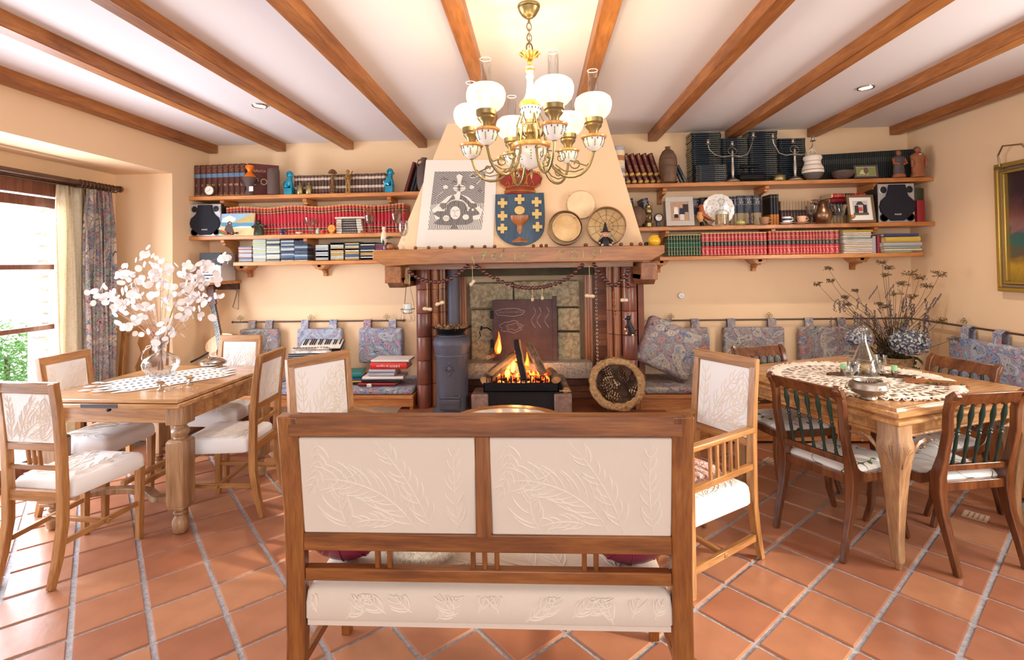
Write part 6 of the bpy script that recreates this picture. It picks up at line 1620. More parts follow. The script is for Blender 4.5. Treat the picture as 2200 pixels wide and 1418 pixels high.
# little black dog
p=P(1354,700,Y=4.0);t=E('toy_dog',p,0,'small black felt dog hanging by a string under the right mantel end','toy')
MB().tube([(0,0,.06),(0,0,P(1354,600,Y=4.0).z-p.z)],.0012,4).build('string','string',t)
b=MB();b.tube([(-.012,0,.045),(-.006,0,.01),(.004,0,-.02),(.014,0,-.045)],.021,10,scl=[.7,.9,1.05,1.15]);b.ball((.012,0,-.05),.026,.022,.022,12,8);b.tube([(-.006,0,.01),(-.03,-.01,-.005),(-.04,-.015,-.02)],.009,8);b.tube([(.01,0,-.055),(-.012,-.012,-.062),(-.03,-.015,-.055)],.010,8);b.tube([(.03,0,-.045),(.052,0,-.03),(.062,0,-.018)],.005,6,scl=[1,.8,.3]);bd=b.build('body','black',t)
b=MB();b.ball((-.012,0,.06),.019,.018,.018,12,8);b.tube([(-.02,0,.058),(-.045,0,.05)],.008,8,scl=[1,.7]);b.add([(-.008,-.012,.072),(.004,-.014,.06),(.006,-.016,.088)],[(0,1,2)]);b.add([(-.008,.012,.072),(.004,.014,.06),(.006,.016,.088)],[(0,1,2)]);b.build('head','black',t)
b=MB();b.ball((-.042,-.016,-.022),.009,n=8,m=6);b.ball((-.032,-.016,-.056),.010,n=8,m=6);b.ball((-.046,0,.049),.006,n=8,m=5);b.ball((.014,-.018,-.07),.009,n=8,m=6);b.build('pale_paws','m_cream',t)
# hanging wire candle holder
p=P(876,664,Y=4.0);t=E('hanging_candle_holder',p,0,'wire candle holder with a pale candle hanging left of the fireplace column','candle holder')
top=P(873,580,Y=4.0).z-p.z
b=MB()
for z,r in((0,.055),(-.03,.035)):b.ring((0,0,z),r,.0018,26,5)
for k in range(6):a=2*PI*k/6;b.tube([(.055*cos(a),.055*sin(a),0),(.05*cos(a),.05*sin(a),-.02),(.03*cos(a),.03*sin(a),-.032),(.012*cos(a),.012*sin(a),-.034)],.0013,4);b.tube([(.045*cos(a),.045*sin(a),-.03),(.055*cos(a+.2),.055*sin(a+.2),-.07),(.05*cos(a),.05*sin(a),-.10),(.058*cos(a),.058*sin(a),-.092)],.0009,4)
for a in(0.3,2.4,4.5):b.tube([(.055*cos(a),.055*sin(a),0),(.02*cos(a),.02*sin(a),top*.6),(0,0,top)],.0012,4)
b.build('wire_frame','black_iron',t)
plain('candle_wax',(214,222,214),.4);plain('green_wax',(150,206,150),.4,emis=None)
MB().lathe([(.0,-.028),(.031,-.028),(.031,.04),(.028,.043),(0,.041)],20).build('candle','candle_wax',t)
b=MB();b.tube([(0,0,.041),(0,0,.05)],.001,4);b.build('wick','black',t)
# wooden spoons and cords on the mantel's left underside
p=P(876,575,Y=3.97);t=E('hanging_utensils',p,0,'wooden spoons and cords hanging from the left end of the mantel','utensils')
for k in range(3):b=MB();b.tube([(.01*k-.01,0,0),(.015*k-.02,0,-.09)],.005,6);b.ball((.015*k-.021,0,-.11),.012,.005,.022,10,6);b.build('spoon','drum_rim',t)
b=MB();[b.tube([(.006*k-.012,-.008,.0),(.01*k-.02,-.008,-.06),(.006*k-.01,-.006,-.10-.01*k)],.0016,4)for k in range(5)];b.build('cord','string',t)
# ================================================================== SHELF OBJECTS
def at(u,v,Y):return P(u,v,Y=Y)
def SX(u,Y=4.54,v=440):return P(u,v,Y=Y).x
def hgt(v0,v1,Y=4.54):return(v1-v0)*Y/1088
def lathe_thing(name,label,cat,u,z,Y,prof,mat,group=None,part='body',n=24,flute=0,fn=0,sy=1):
 t=E(name,(SX(u,Y),Y,z),0,label,cat,group);b=MB();b.lathe(prof,n,flute=flute,fn=fn,sy=sy);b.build(part,mat,t);return t
ZT,ZM,ZB=zL
# --- top left
t=E('alarm_clock',(SX(450,4.50),4.515,ZT),0,'small round alarm clock with a cream face before the brown volumes','clock')
T=TR(0,0,.05,rx=PI/2)
MB().lathe([(0,-.02),(.04,-.02),(.046,-.012),(.047,.014),(.044,.02),(.040,.018),(0,.018)],28,T=T).build('case','brass',t)
fc=MB().lathe([(0,.019),(.0395,.019),(0,.0195)],28,T=T).build('dial','white_gloss',t)
b=MB();b.tube([(0,-.021,.05),(.012,-.021,.066)],.0015,4);b.tube([(0,-.021,.05),(-.022,-.021,.042)],.0012,4)
for k in range(12):a=PI*k/6;b.tube([(.033*cos(a),-.0205,.05+.033*sin(a)),(.037*cos(a),-.0205,.05+.037*sin(a))],.001,4)
b.build('hands','black',fc)
b=MB();b.ball((0,0,.102),.018,.012,.007,10,5);b.tube([(-.03,0,.002),(-.022,0,.012)],.003,5);b.tube([(.03,0,.002),(.022,0,.012)],.003,5);b.build('bell','brass',t)
plain('orange_glaze',(232,120,20),.35,coat=.3);plain('dark_clay',(92,74,68),.7,bump=.3)
t=E('figure_jug',(SX(533,4.5),4.53,ZT),0,'dark clay jug with an orange flared head and two handles','jug')
MB().lathe([(.042,0),(.040,.02),(.028,.06),(.040,.10),(.056,.14),(.060,.165),(.05,.175)],24).build('body','dark_clay',t)
MB().lathe([(.058,.168),(.052,.18),(.03,.20),(.018,.22),(.022,.235),(.038,.255),(.036,.275),(.024,.282),(.0,.284)],24).build('head','orange_glaze',t)
for s in(-1,1):MB().tube([(s*.045,0,.16),(s*.078,0,.155),(s*.085,0,.125),(s*.065,0,.10),(s*.04,0,.098)],.008,8).build('handle','dark_clay',t)
b=MB();b.box(.028,.066,-.062,-.060,.03,.075);b.build('paper_tag','paper',t,smooth=False)
lathe_thing('clay_cylinder','tall plain brown clay cylinder beside the lettered book cover','pot',588,ZT,4.50,[(.050,0),(.052,.01),(.052,.20),(.050,.225),(.043,.235),(.038,.232),(.036,.2)],'m_maroon' if 0 else 'dark_clay')
plain('turquoise',(0,134,164),.2,coat=.5,var=.2,vs=20)
def lion(u,v,s,label):
 t=E('lion_figure',(SX(u,4.53),4.535,ZT),0,label,'figurine','turquoise lion figures')
 MB().box(-.036,.036,-.03,.03,0,.058).build('base','turquoise',t,.003)
 b=MB();b.tube([(s*.018,0,.06),(s*.02,0,.08),(0,0,.125),(-s*.012,0,.165)],.028,12,scl=[1.0,1.15,.95,.7]);b.ball((s*.02,0,.085),.03,.028,.03,12,8)
 for q in(-1,1):b.tube([(-s*.012,q*.014,.14),(-s*.026,q*.016,.10),(-s*.028,q*.016,.064)],.010,8,scl=[1,.85,1.1]);b.ball((-s*.030,q*.016,.063),.012,.009,.007,8,5);b.tube([(s*.015,q*.022,.085),(-s*.004,q*.024,.066)],.011,8)
 b.tube([(s*.04,0,.07),(s*.05,0,.10),(s*.042,0,.125)],.009,8,scl=[.8,1.1,.5]);b.build('body','turquoise',t)
 b=MB();b.ball((-s*.014,0,.182),.026,.024,.024,14,9);b.ball((-s*.034,0,.174),.014,.014,.012,10,6)
 for k in range(7):a=-.6+k*.5;b.ball((-s*.006+.022*cos(a)*s,0,.186+.026*sin(a)),.010,.018,.009,8,5)
 for q in(-1,1):b.ball((-s*.008,q*.014,.206),.008,.005,.008,8,5);b.ball((-s*.034,q*.008,.186),.005,n=6,m=4)
 b.build('head','turquoise',t)
lion(621,365,-1,'turquoise glazed guardian lion at the left end of the small brown volumes')
lion(837,357,-1,'turquoise glazed guardian lion at the right end of the small brown volumes')
for k,u in enumerate((645,664)):
 t=lathe_thing('brass_bottle',('small brass bottle nearest the left turquoise lion','small brass bottle right of its twin')[k],'bottle',u,ZT,4.52,[(.026,0),(.028,.004),(.028,.072),(.024,.080),(.006,.084),(.006,.092)],'brass','small brass bottles')
 MB().lathe([(.012,.092),(.012,.10),(0,.102)],12).build('stopper','brass',t)
speckle('bronze',[(.3,(90,58,34)),(.6,(140,98,54)),(.8,(176,134,78))],20,.5,.3,metal=.3)
speckle('yellow_clay',[(.3,(120,84,40)),(.6,(176,132,62)),(.8,(196,156,90))],20,.6,.3)
t=E('woman_with_parasol',(SX(714,4.52),4.53,ZT),0,'small bronze woman figure holding a parasol over her head','figurine')
MB().lathe([(.024,0),(.026,.006),(.02,.01)],16).build('base','bronze',t)
b=MB()
for s in(-1,1):b.tube([(s*.007,0,.01),(s*.008,0,.05)],.0065,8);b.ball((s*.008,-.006,.012),.007,.012,.006,8,5)
b.lathe([(.028,.045),(.026,.06),(.014,.098),(.016,.125),(.013,.14),(.006,.148)],16);b.tube([(-.014,0,.135),(-.03,-.01,.11),(-.016,-.02,.10)],.006,7);b.tube([(.014,0,.135),(.026,-.006,.155),(.022,-.008,.18)],.0055,7);b.ball((.0,-.002,.162),.013,.012,.015,12,8);b.build('body','bronze',t)
b=MB();b.tube([(.022,-.006,.15),(.018,0,.215)],.0025,6);b.lathe([(.040,.188),(.038,.196),(.028,.212),(.012,.222),(0,.225)],16);b.build('parasol','bronze',t)
t=E('piper_figure',(SX(747,4.52),4.53,ZT),0,'small mustard clay bagpiper figure beside the parasol figure','figurine')
b=MB();b.ball((0,0,.006),.03,.024,.008,12,5)
for s in(-1,1):b.tube([(s*.012,0,.01),(s*.013,0,.06),(s*.010,0,.10)],.010,8,scl=[.8,.9,1.2]);b.ball((s*.013,-.008,.014),.009,.014,.007,8,5)
b.lathe([(.020,.095),(.024,.11),(.024,.14),(.020,.165),(.008,.175)],14,sy=.8);b.ball((0,-.004,.190),.014,.014,.016,12,8);b.lathe([(.020,.198),(.014,.204),(.010,.216),(0,.218)],12)
b.tube([(-.02,0,.16),(-.036,-.012,.135),(-.02,-.026,.125)],.007,7);b.tube([(.02,0,.16),(.038,-.01,.14),(.02,-.026,.12)],.007,7);b.build('body','yellow_clay',t)
b=MB();b.ball((.018,-.026,.142),.024,.018,.018,12,8);b.tube([(.0,-.028,.14),(-.008,-.03,.09)],.004,6);b.tube([(.03,-.01,.15),(.04,.01,.205)],.004,6);b.tube([(0,-.022,.178),(.008,-.03,.15)],.003,5);b.build('bagpipe','bronze',t)
t=E('clay_jug',(SX(912,4.45),4.45,ZT),0,'brown clay jug with a small mouth, half hidden by the chimney','jug')
MB().lathe([(.05,0),(.062,.05),(.066,.12),(.058,.19),(.04,.23),(.024,.25),(.022,.275),(.030,.285),(.026,.288),(.018,.27)],28).build('body','dark_clay',t)
MB().tube([(-.024,0,.272),(-.05,0,.268),(-.062,0,.235),(-.055,0,.20)],.007,8).build('handle','dark_clay',t)
# --- loudspeakers
plain('speaker_silver',(190,190,194),.3,.4);plain('speaker_cloth',(30,31,42),.85);plain('speaker_dark',(40,38,40),.5)
def speaker(x,z,w_,h_,Y,lab):
 t=E('loudspeaker',(x,Y,z),0,lab,'speaker','pair of loudspeakers')
 MB().box(-w_/2,w_/2,.012,.24,0,h_).build('cabinet','speaker_dark',t,.004)
 MB().box(-w_/2,w_/2,-.004,.012,0,h_).build('front_panel','speaker_silver',t,.004)
 # black cloth grille: narrow top flaring to a round woofer, then tapering
 pts=[(-.24,.97),(.24,.97),(.28,.80),(.32,.68),(.47,.56),(.53,.40),(.48,.27),(.36,.16),(.25,.09),(.20,.04),(-.20,.04),(-.25,.09),(-.36,.16),(-.48,.27),(-.53,.40),(-.47,.56),(-.32,.68),(-.28,.80)]
 b=MB();b.prism([(x_*w_*.96,y_*h_)for x_,y_ in pts],.016,TR(0,-.02,0));g=b.build('grille','speaker_cloth',t,.006)
 text('PHILIPS',.012*w_/.2,'white','lettering',g,(0,-.0206,h_*.20))
 for sx_ in(-1,1):
  T=TR(sx_*w_*.36,-.004,h_*.84,rx=PI/2);MB().lathe([(w_*.13,0),(w_*.13,.004),(w_*.10,.006),(w_*.095,-.004),(0,-.004)],20,T=T).build('tweeter_ring','speaker_silver',t)
  MB().lathe([(0,.001),(w_*.05,.002),(w_*.09,.0005),(0,.0035)],16,T=T).build('tweeter','black',t)
  T=TR(sx_*w_*.36,-.004,h_*.13,rx=PI/2);MB().lathe([(w_*.12,0),(w_*.12,.006),(w_*.095,.006),(w_*.085,-.01),(0,-.012)],20,T=T).build('bass_port','black_gloss',t)
 return t
x0,x1=SX(405,4.50),SX(470,4.50)
speaker((x0+x1)/2,ZM,x1-x0,.298,4.53,'silver and black loudspeaker at the left end of the middle left shelf')
x0,x1=SX(1892,4.50),SX(1970,4.50)
speaker((x0+x1)/2,zR[1],x1-x0,.335,4.53,'silver and black loudspeaker at the right end of the middle right shelf')
# --- middle left
x0,x1=SX(471,4.49),SX(543,4.49);w_=x1-x0;h_=.205
t=E('beach_painting',((x0+x1)/2,4.50,ZM),0,'small unframed beach painting with a hooded figure leaning on red volumes','painting')
T=TR(0,0,0,rx=-.12)
def flat(b,pts,y,th=.001):b.prism([(x*w_-w_/2,z*h_)for x,z in pts],th,T@TR(0,y,0))
b=MB();b.T=T;b.box(-w_/2,w_/2,0,.01,0,h_);b.build('canvas','paper',t,smooth=False)
for nme,col,pts,y in(('sky',(150,186,214),[(0,.5),(1,.5),(1,1),(0,1)],-.001),('cloud',(226,224,214),[(.02,.62),(.4,.60),(.45,.78),(.25,.92),(.05,.8)],-.0015),('sand',(220,196,146),[(0,0),(1,0),(1,.38),(.55,.34),(0,.45)],-.0015),('sea',(96,150,180),[(0,.44),(.5,.34),(1,.38),(1,.56),(0,.60)],-.002),('surf',(226,232,232),[(.35,.36),(.6,.42),(1,.40),(1,.36),(.5,.33)],-.0025),('cliff',(190,172,112),[(.35,.62),(.55,.56),(1,.60),(1,1),(.85,.95),(.6,.76)],-.0025),('coat',(96,78,70),[(.12,.25),(.16,.46),(.24,.50),(.34,.46),(.40,.22),(.44,.1),(.2,.15)],-.003),('hood',(80,64,60),[(.20,.50),(.20,.60),(.26,.66),(.33,.60),(.34,.48)],-.0035),('face',(200,160,130),[(.24,.54),(.26,.60),(.31,.58),(.30,.52)],-.004),('stripe_red',(190,80,60),[(0,.28),(.30,.10),(.36,.02),(.26,.02),(0,.20)],-.0035),('stripe_green',(90,130,90),[(0,.20),(.26,.02),(.14,.02),(0,.10)],-.004)):
 plain('paint_'+nme,col,.8,var=.08,vs=40);b=MB();flat(b,pts,y);b.build('painted_'+nme,'paint_'+nme,t,smooth=False)
plain('dark_green',(34,48,30),.35,var=.3)
t=E('draped_statue',(SX(557,4.5),4.49,ZM),0,'small dark green seated figure with a cloak before the red volumes','figurine')
b=MB();b.lathe([(.045,0),(.046,.02),(.04,.045),(.024,.075),(.014,.10)],18,sy=.7);b.build('cloak','dark_green',t);b=MB();b.ball((0,0,.115),.017,.016,.018,12,8);b.lathe([(.020,.122),(.014,.134),(0,.138)],12);b.build('head','dark_green',t)
for s in(-1,1):MB().tube([(s*.016,0,.095),(s*.045,0,.085),(s*.062,0,.072)],.010,8,scl=[1,.8,1.3]).build('arm','dark_green',t)
t=E('iron_plant_ornament',(SX(500,4.46),4.455,ZM),0,'low dark twisted metal ornament in front of the beach painting','ornament');b=MB()
for k in range(14):a=R.uniform(0,6.28);b.tube([(0,0,.004),(.03*cos(a),.015*sin(a),.02),(.055*cos(a),.02*sin(a),R.uniform(.005,.03))],.003,5)
b.build('branches','black_iron',t)
lathe_thing('glass_dish','small frilled blue glass dish before the red volumes','dish',607,ZM,4.47,[(.018,0),(.02,.008),(.012,.014),(.03,.03),(.046,.046),(.044,.046),(.028,.032),(0,.018)],'blue_glass',flute=.18,fn=10)
lathe_thing('shell_dish','tiny pale pink dish on the middle left shelf','dish',642,ZM,4.47,[(.012,0),(.024,.008),(.032,.018),(.030,.019),(.02,.012),(0,.008)],'m_cream')
def stemglass(name,label,cat,u,z,Y,s=1.0,mat='glass',bowl=((.012,.075),(.030,.09),(.040,.12),(.046,.155)),group=None,flute=0,fn=0):
 t=E(name,(SX(u,Y),Y,z),0,label,cat,group)
 b=MB();b.lathe([(.034*s,0),(.032*s,.003*s),(.008*s,.008*s),(.005*s,.02*s),(.005*s,.06*s),(.008*s,.07*s)],20);b.build('stem',mat,t)
 b=MB();b.lathe([(r*s,z_*s)for r,z_ in bowl]+[((bowl[-1][0]-.0015)*s,bowl[-1][1]*s)]+[((r-.002)*s,z_*s)for r,z_ in bowl[::-1][1:]],24,flute=flute,fn=fn);b.f=[f for f in b.f if len(f)==4];b.m=[0]*len(b.f);b.build('bowl',mat,t,fix=False);return t
stemglass('glass_compote','cut glass compote on a short stem before the red volumes','glass',667,ZM,4.47,.95,bowl=((.012,.075),(.040,.09),(.056,.12),(.062,.15)),flute=.1,fn=14)
t=E('small_figure',(SX(682,4.48),4.48,ZM),0,'tiny dark stone figure next to the glass compote','figurine');b=MB();b.lathe([(.014,0),(.016,.02),(.010,.04)],10);b.ball((.002,0,.048),.010,n=8,m=6);b.tube([(-.012,0,.02),(-.024,0,.014)],.006,6);b.build('body','m_sage',t)
o=MB().box(-.012,.012,-.01,.01,0,.03).build('small_box','m_redb',None,.002,loc=(SX(691,4.48),4.48,ZM));tag(o,'tiny red box beside the stone figure','box')
t=E('amber_flower_figure',(SX(712,4.48),4.48,ZM),0,'amber and orange glass flower ornament left of the speckled book stack','ornament');b=MB()
plain('amber',(230,150,50),.2,coat=.5)
for k in range(9):a=2*PI*k/8;r_=.024 if k<8 else 0;b.ball((r_*cos(a),0,.045+r_*sin(a)),.013,.010,.013,8,6)
b.build('petals','amber',t);MB().lathe([(.016,0),(.014,.006),(.005,.012),(.005,.03)],12).build('foot','amber',t)
o=MB().ball((0,0,.013),.013,n=12,m=8).build('wooden_bead','chalice_wood',loc=(SX(775,4.46),4.47,ZM));tag(o,'small round wooden bead before the speckled book stack','bead')
# glasses with dried sprigs
plain('dried_red',(160,84,56),.8);plain('dried_green',(104,110,70),.8)
def sprig(t,n,r,h0,h1,mat,seed,heads=14):
 q=random.Random(seed);b=MB();s=MB()
 for k in range(n):
  a=q.uniform(0,6.28);rr=q.uniform(.3,1)*r;z1=q.uniform(h0,h1);top=Vector((rr*cos(a),rr*sin(a)*.6,z1));s.tube([(0,0,.08),(rr*.4*cos(a),rr*.3*sin(a),(z1+.08)/2),top],.0012,4)
  for j in range(heads):d=Vector((q.gauss(0,.011),q.gauss(0,.011),q.gauss(0,.010)));b.ball(top+d,q.uniform(.002,.0045),n=5,m=4)
 s.build('stems','dried_green',t);tag(b.build('flower_heads',mat,t),kind='stuff')
t=stemglass('wine_glass','wine glass of reddish dried flowers right of the speckled book stack','glass',794,ZM,4.48,1.0);sprig(t,9,.055,.15,.25,'dried_red',1)
t=stemglass('wine_glass','wine glass of greenish dried flowers by the chimney edge','glass',851,ZM,4.47,1.05);sprig(t,9,.06,.16,.24,'dried_green',2)
t=stemglass('tall_goblet','tall empty wine goblet standing at the left end of the mantel','glass',866,1.622,4.02,1.3,bowl=((.010,.085),(.024,.10),(.031,.13),(.029,.18)))
t=E('carved_fish_ornament',(P(825,530,Y=3.98).x,3.98,1.622),0,'cream and brown standing ornament with green leaves at the mantel left','ornament')
b=MB();b.lathe([(.004,0),(.004,.04),(.018,.055),(.026,.09),(.020,.13),(.010,.155),(.014,.175),(.012,.185),(0,.187)],16,sy=.7);b.build('body','m_cream',t);b=MB();b.lathe([(.03,0),(.03,.004),(.004,.006)],16);b.build('base','dark_green',t)
b=MB();b.add([(.01,-.012,.09),(.05,-.02,.11),(.08,-.02,.105),(.05,-.02,.085)],[(0,1,2,3)]);b.add([(-.01,-.018,.05),(-.004,-.022,.09),(.012,-.022,.06),(.004,-.02,.03)],[(0,1,2,3)]);b.build('leaf','dark_green',t,fix=False)
# --- top right
ZT=zR[0];ZM=zR[1]
bands('woven_bands',[(0,(216,200,184)),(.12,(170,120,90)),(.18,(216,200,184)),(.26,(150,150,160)),(.38,(206,190,170)),(.44,(224,206,170)),(.60,(176,120,80)),(.74,(230,214,180)),(.88,(170,170,180))],rough=.8)
lathe_thing('woven_cylinder','tall cylinder with pastel woven bands beside the burgundy volumes','vase',1330,ZT,4.44,[(.054,0),(.056,.004),(.056,.312),(.052,.315),(.050,.30)],'woven_bands')
speckle('brown_clay',[(.3,(84,60,44)),(.6,(112,84,62)),(.8,(130,102,78))],10,.7,.3)
t=lathe_thing('clay_bottle_vase','rounded dark brown clay bottle vase beside the burgundy volumes','vase',1437,ZT,4.46,[(.056,0),(.062,.02),(.074,.10),(.078,.17),(.070,.225),(.046,.27),(.022,.288),(.018,.30),(.026,.308),(.022,.306),(.014,.29)],'brown_clay')
b=MB();[b.ring((0,0,z),r,.002,28,4)for z,r in((.135,.077),(.20,.0755))];b.build('incised_ring','dark_clay',t)
def candelabra(u,v_base,tips,lab):
 t=E('candelabra',(SX(u,4.49),4.49,ZT),0,lab,'candelabra','pair of silver candelabras')
 b=MB();b.lathe([(.056,0),(.056,.005),(.046,.012),(.030,.02),(.014,.03),(.009,.045),(.012,.06),(.015,.10),(.012,.15),(.009,.20),(.015,.21),(.008,.22),(.010,.25),(.008,.27)],24);b.build('column','pewter',t)
 MB().ring((0,0,.265),.036,.0028,24,6,T=TR(0,0,.265,rx=1.2)@TR(0,0,-.265),sy=1).build('ring_ornament','pewter',t)
 px_=4.49/1088
 for du,vz in tips:
  x=du*px_;z=(v_base-vz)*px_
  if abs(du)>8:
   MB().tube([(0,0,.225),(x*.4,0,.215),(x*.72,0,.235),(x*.95,0,z-.06),(x,0,z-.015)],.0048,7).build('arm','pewter',t)
  b=MB();b.lathe([(.004,z-.02),(.022,z-.014),(.024,z-.011),(.008,z-.006),(.013,z+.004),(.010,z+.018),(.015,z+.026),(.010,z+.024),(0,z+.016)],16,(x,0,0));b.build('candle_cup','pewter',t)
candelabra(1576,386,[(-50,303),(0,308),(44,291)],'silver three-cup candelabra before the navy stacks, nearer the brown vase')
candelabra(1710,384,[(-44,292),(-3,304),(38,300)],'silver three-cup candelabra beside the grey and white lidded pot')
t=E('cast_iron_press',(SX(1613,4.5),4.49,ZT),0,'old black cast iron charcoal iron between the two candelabras','flat iron')
b=MB();b.box(-.105,.105,-.04,.04,.012,.05);b.build('body','black_iron',t,.008)
b=MB();[b.tube([(-.10+.02*k,-.042,.05),(-.09+.02*k,-.042,.062),(-.08+.02*k,-.042,.05)],.006,6)for k in range(10)];b.tube([(-.105,-.042,.03),(.105,-.042,.03)],.004,6);b.build('scalloped_rim','black_iron',t)
b=MB();b.tube([(-.07,0,.05),(-.06,0,.10),(-.04,0,.12)],.006,6);b.tube([(.05,0,.05),(.06,0,.10),(.04,0,.12)],.006,6);b.tube([(-.085,0,.125),(.07,0,.125)],.013,10);b.build('handle','black_iron',t)
t=lathe_thing('brass_box','low round brass lidded box behind the right candelabra','box',1675,ZT,4.52,[(.052,0),(.054,.004),(.054,.04),(.050,.046),(.02,.052),(0,.053)],'brass')
MB().lathe([(.006,.052),(.008,.058),(0,.062)],10).build('knob','brass',t)
bands('white_grey_pot',[(0,(88,80,76)),(.24,(226,214,196)),(.34,(120,76,60)),(.37,(226,214,196)),(.54,(120,84,70)),(.56,(232,220,204)),(.70,(140,120,104)),(.72,(232,220,204))],rough=.6)
t=lathe_thing('ceramic_pot','grey and white lidded ceramic pot with looped handles on its lid','pot',1748,ZT,4.48,[(.045,0),(.068,.02),(.086,.06),(.084,.09),(.070,.12),(.062,.14),(.066,.165),(.074,.175),(.070,.195),(.05,.21),(.02,.215),(0,.215)],'white_grey_pot',n=28)
b=MB()
for s in(-1,1):b.tube([(s*.035,0,.205),(s*.032,.01,.24),(s*.01,0,.258),(-s*.006,-.012,.235)],.008,8)
b.ball((.0,0,.262),.009,n=8,m=6);b.build('twisted_handle','m_cream',t)
lathe_thing('dark_bowl','dark shallow stone bowl before the long row of dark volumes','bowl',1812,ZT,4.49,[(.035,0),(.07,.018),(.090,.048),(.088,.064),(.080,.066),(.076,.05),(.05,.02),(0,.014)],'dark_clay')
def frame(u0,u1,v_top,z,Y,fw,mat,lab,cat='picture frame',tilt=-.15,mat2=None,inner=.0):
 x0,x1=SX(u0,Y),SX(u1,Y);w_=x1-x0;h_=P(u0,v_top,Y=Y+.03).z-z;t=E('picture_frame',((x0+x1)/2,Y,z),0,lab,cat);T=TR(0,0,0,rx=tilt)
 for(a,b_,c,d)in((-w_/2,w_/2,0,fw),(-w_/2,w_/2,h_-fw,h_),(-w_/2,-w_/2+fw,fw,h_-fw),(w_/2-fw,w_/2,fw,h_-fw)):
  b=MB();b.T=T;b.box(a,b_,-.008,.010,c,d);b.build('frame_side',mat,t,.002)
 b=MB();b.T=T;b.box(-w_/2+fw*.9,w_/2-fw*.9,0,.006,fw*.9,h_-fw*.9);b.build('mount',mat2 or 'paper',t,smooth=False)
 return t,T,w_,h_
def pic(t,T,items):
 for nme,col,pts,y in items:
  if nme not in M:plain(nme,col,.7,var=.08,vs=50)
  b=MB();b.prism(pts,.0006,T@TR(0,y,0));b.build('photo_'+nme,nme,t,smooth=False)
def ov(cx,cz,rx,rz,n=12):return[(cx+rx*cos(2*PI*i/n),cz+rz*sin(2*PI*i/n))for i in range(n)]
t,T,w_,h_=frame(1838,1889,356,ZT,4.46,.014,'dark_clay','small dark-framed garden photo before the long row of dark volumes')
pic(t,T,[('p_grass',(132,140,84),[(-w_/2+.016,.018),(w_/2-.016,.018),(w_/2-.016,h_-.018),(-w_/2+.016,h_-.018)],-.002),('p_light',(206,196,150),[(-w_*.3,h_*.3),(w_*.1,h_*.25),(w_*.05,h_*.7),(-w_*.2,h_*.6)],-.003),('p_person',(110,84,70),ov(0,h_*.55,.02,.03),-.004)])
plain('carved_brown',(152,90,56),.6,var=.15);plain('carved_grey',(84,74,74),.6,var=.1)
for u,lab,s,bodym in((1935,'carved terracotta woman figure with folded arms at the top shelf end',1.0,'carved_grey'),(1976,'carved terracotta man figure in a brown coat, last on the top right shelf',1.12,'carved_brown')):
 t=E('carved_figure',(SX(u,4.48),4.49,ZT),0,lab,'figurine','carved clay couple')
 MB().lathe([(.050*s,0),(.052*s,.01),(.046*s,.028*s)],16,sy=.8).build('base','carved_brown',t)
 b=MB();b.lathe([(.044*s,.026*s),(.046*s,.06*s),(.040*s,.10*s),(.046*s,.13*s),(.050*s,.155*s),(.040*s,.175*s),(.018*s,.188*s)],20,sy=.7);b.build('coat',bodym,t)
 b=MB();b.ball((0,-.004,.208*s),.019*s,.019*s,.023*s,14,9);b.ball((0,-.023*s,.205*s),.004,.006,.006,6,5)
 for q in(-1,1):b.ball((q*.019*s,0,.206*s),.004,.003,.006,6,4)
 hd=b.build('head','carved_brown',t)
 b=MB();b.ball((0,.004,.220*s),.020*s,.019*s,.014*s,12,6)
 for q in(-1,1):b.ball((q*.007*s,-.021*s,.212*s),.0022,n=6,m=4)
 b.build('hair','dark_clay',hd)
 for q in(-1,1):b=MB();b.tube([(q*.044*s,-.004,.160*s),(q*.052*s,-.02,.12*s),(q*.018*s,-.04,.108*s)if bodym=='carved_grey' else(q*.05*s,-.018,.075*s)],.011*s,8,scl=[1.1,1,.8]);b.build('arm','carved_brown',t)
 if bodym=='carved_brown':b=MB();b.add([(-.012,-.034,.172*s),(0,-.038,.14*s),(.012,-.034,.172*s)],[(0,1,2)]);b.build('shirt','white',t,fix=False)
 # --- middle right
t=lathe_thing('round_clay_pot','round dark clay pot half hidden by the chimney edge','pot',1366,ZM,4.44,[(.04,0),(.075,.04),(.088,.09),(.075,.14),(.04,.17),(.02,.175),(.0,.175)],'brown_clay')
t=E('oil_lantern',(SX(1393,4.46),4.47,ZM),0,'small brass oil lantern beside the leaning law volumes','lantern')
MB().lathe([(.034,0),(.034,.03),(.02,.038),(.012,.05)],18).build('tank','brass',t);MB().lathe([(.02,.045),(.03,.06),(.03,.10),(.022,.12)],18).build('glass_globe','tinted_glass',t)
MB().lathe([(.032,.118),(.036,.125),(.034,.15),(.024,.165),(.026,.18),(.012,.192),(0,.195)],18).build('hood','brass',t)
b=MB();[b.tube([(s*.034,0,.03),(s*.040,0,.08),(s*.034,0,.13)],.0025,5)for s in(-1,1)];b.tube([(-.03,0,.15),(-.04,0,.2),(0,0,.225),(.04,0,.2),(.03,0,.15)],.0018,5);b.build('wire_guard','brass',t)
t=E('miner_lamp',(SX(1415,4.45),4.46,ZM),0,'old dark bicycle lamp with a round lens beside the wedding photo','lamp')
MB().lathe([(0,-.03),(.034,-.03),(.038,-.01),(.038,.014),(.032,.018),(.030,.010),(0,.008)],22,T=TR(0,0,.075,rx=PI/2)).build('lens_housing','iron',t)
MB().lathe([(0,.011),(.029,.011),(0,.014)],20,T=TR(0,0,.075,rx=PI/2)).build('lens','pewter',t);MB().box(-.018,.018,.0,.03,0,.045).build('foot','iron',t,.004)
hatch('frame_pattern',(150,142,136),(226,216,204),60,1,.8,.5)
t,T,w_,h_=frame(1431,1491,423,ZM,4.44,.042,'frame_pattern','wedding photograph in a pale patterned frame on the middle right shelf')
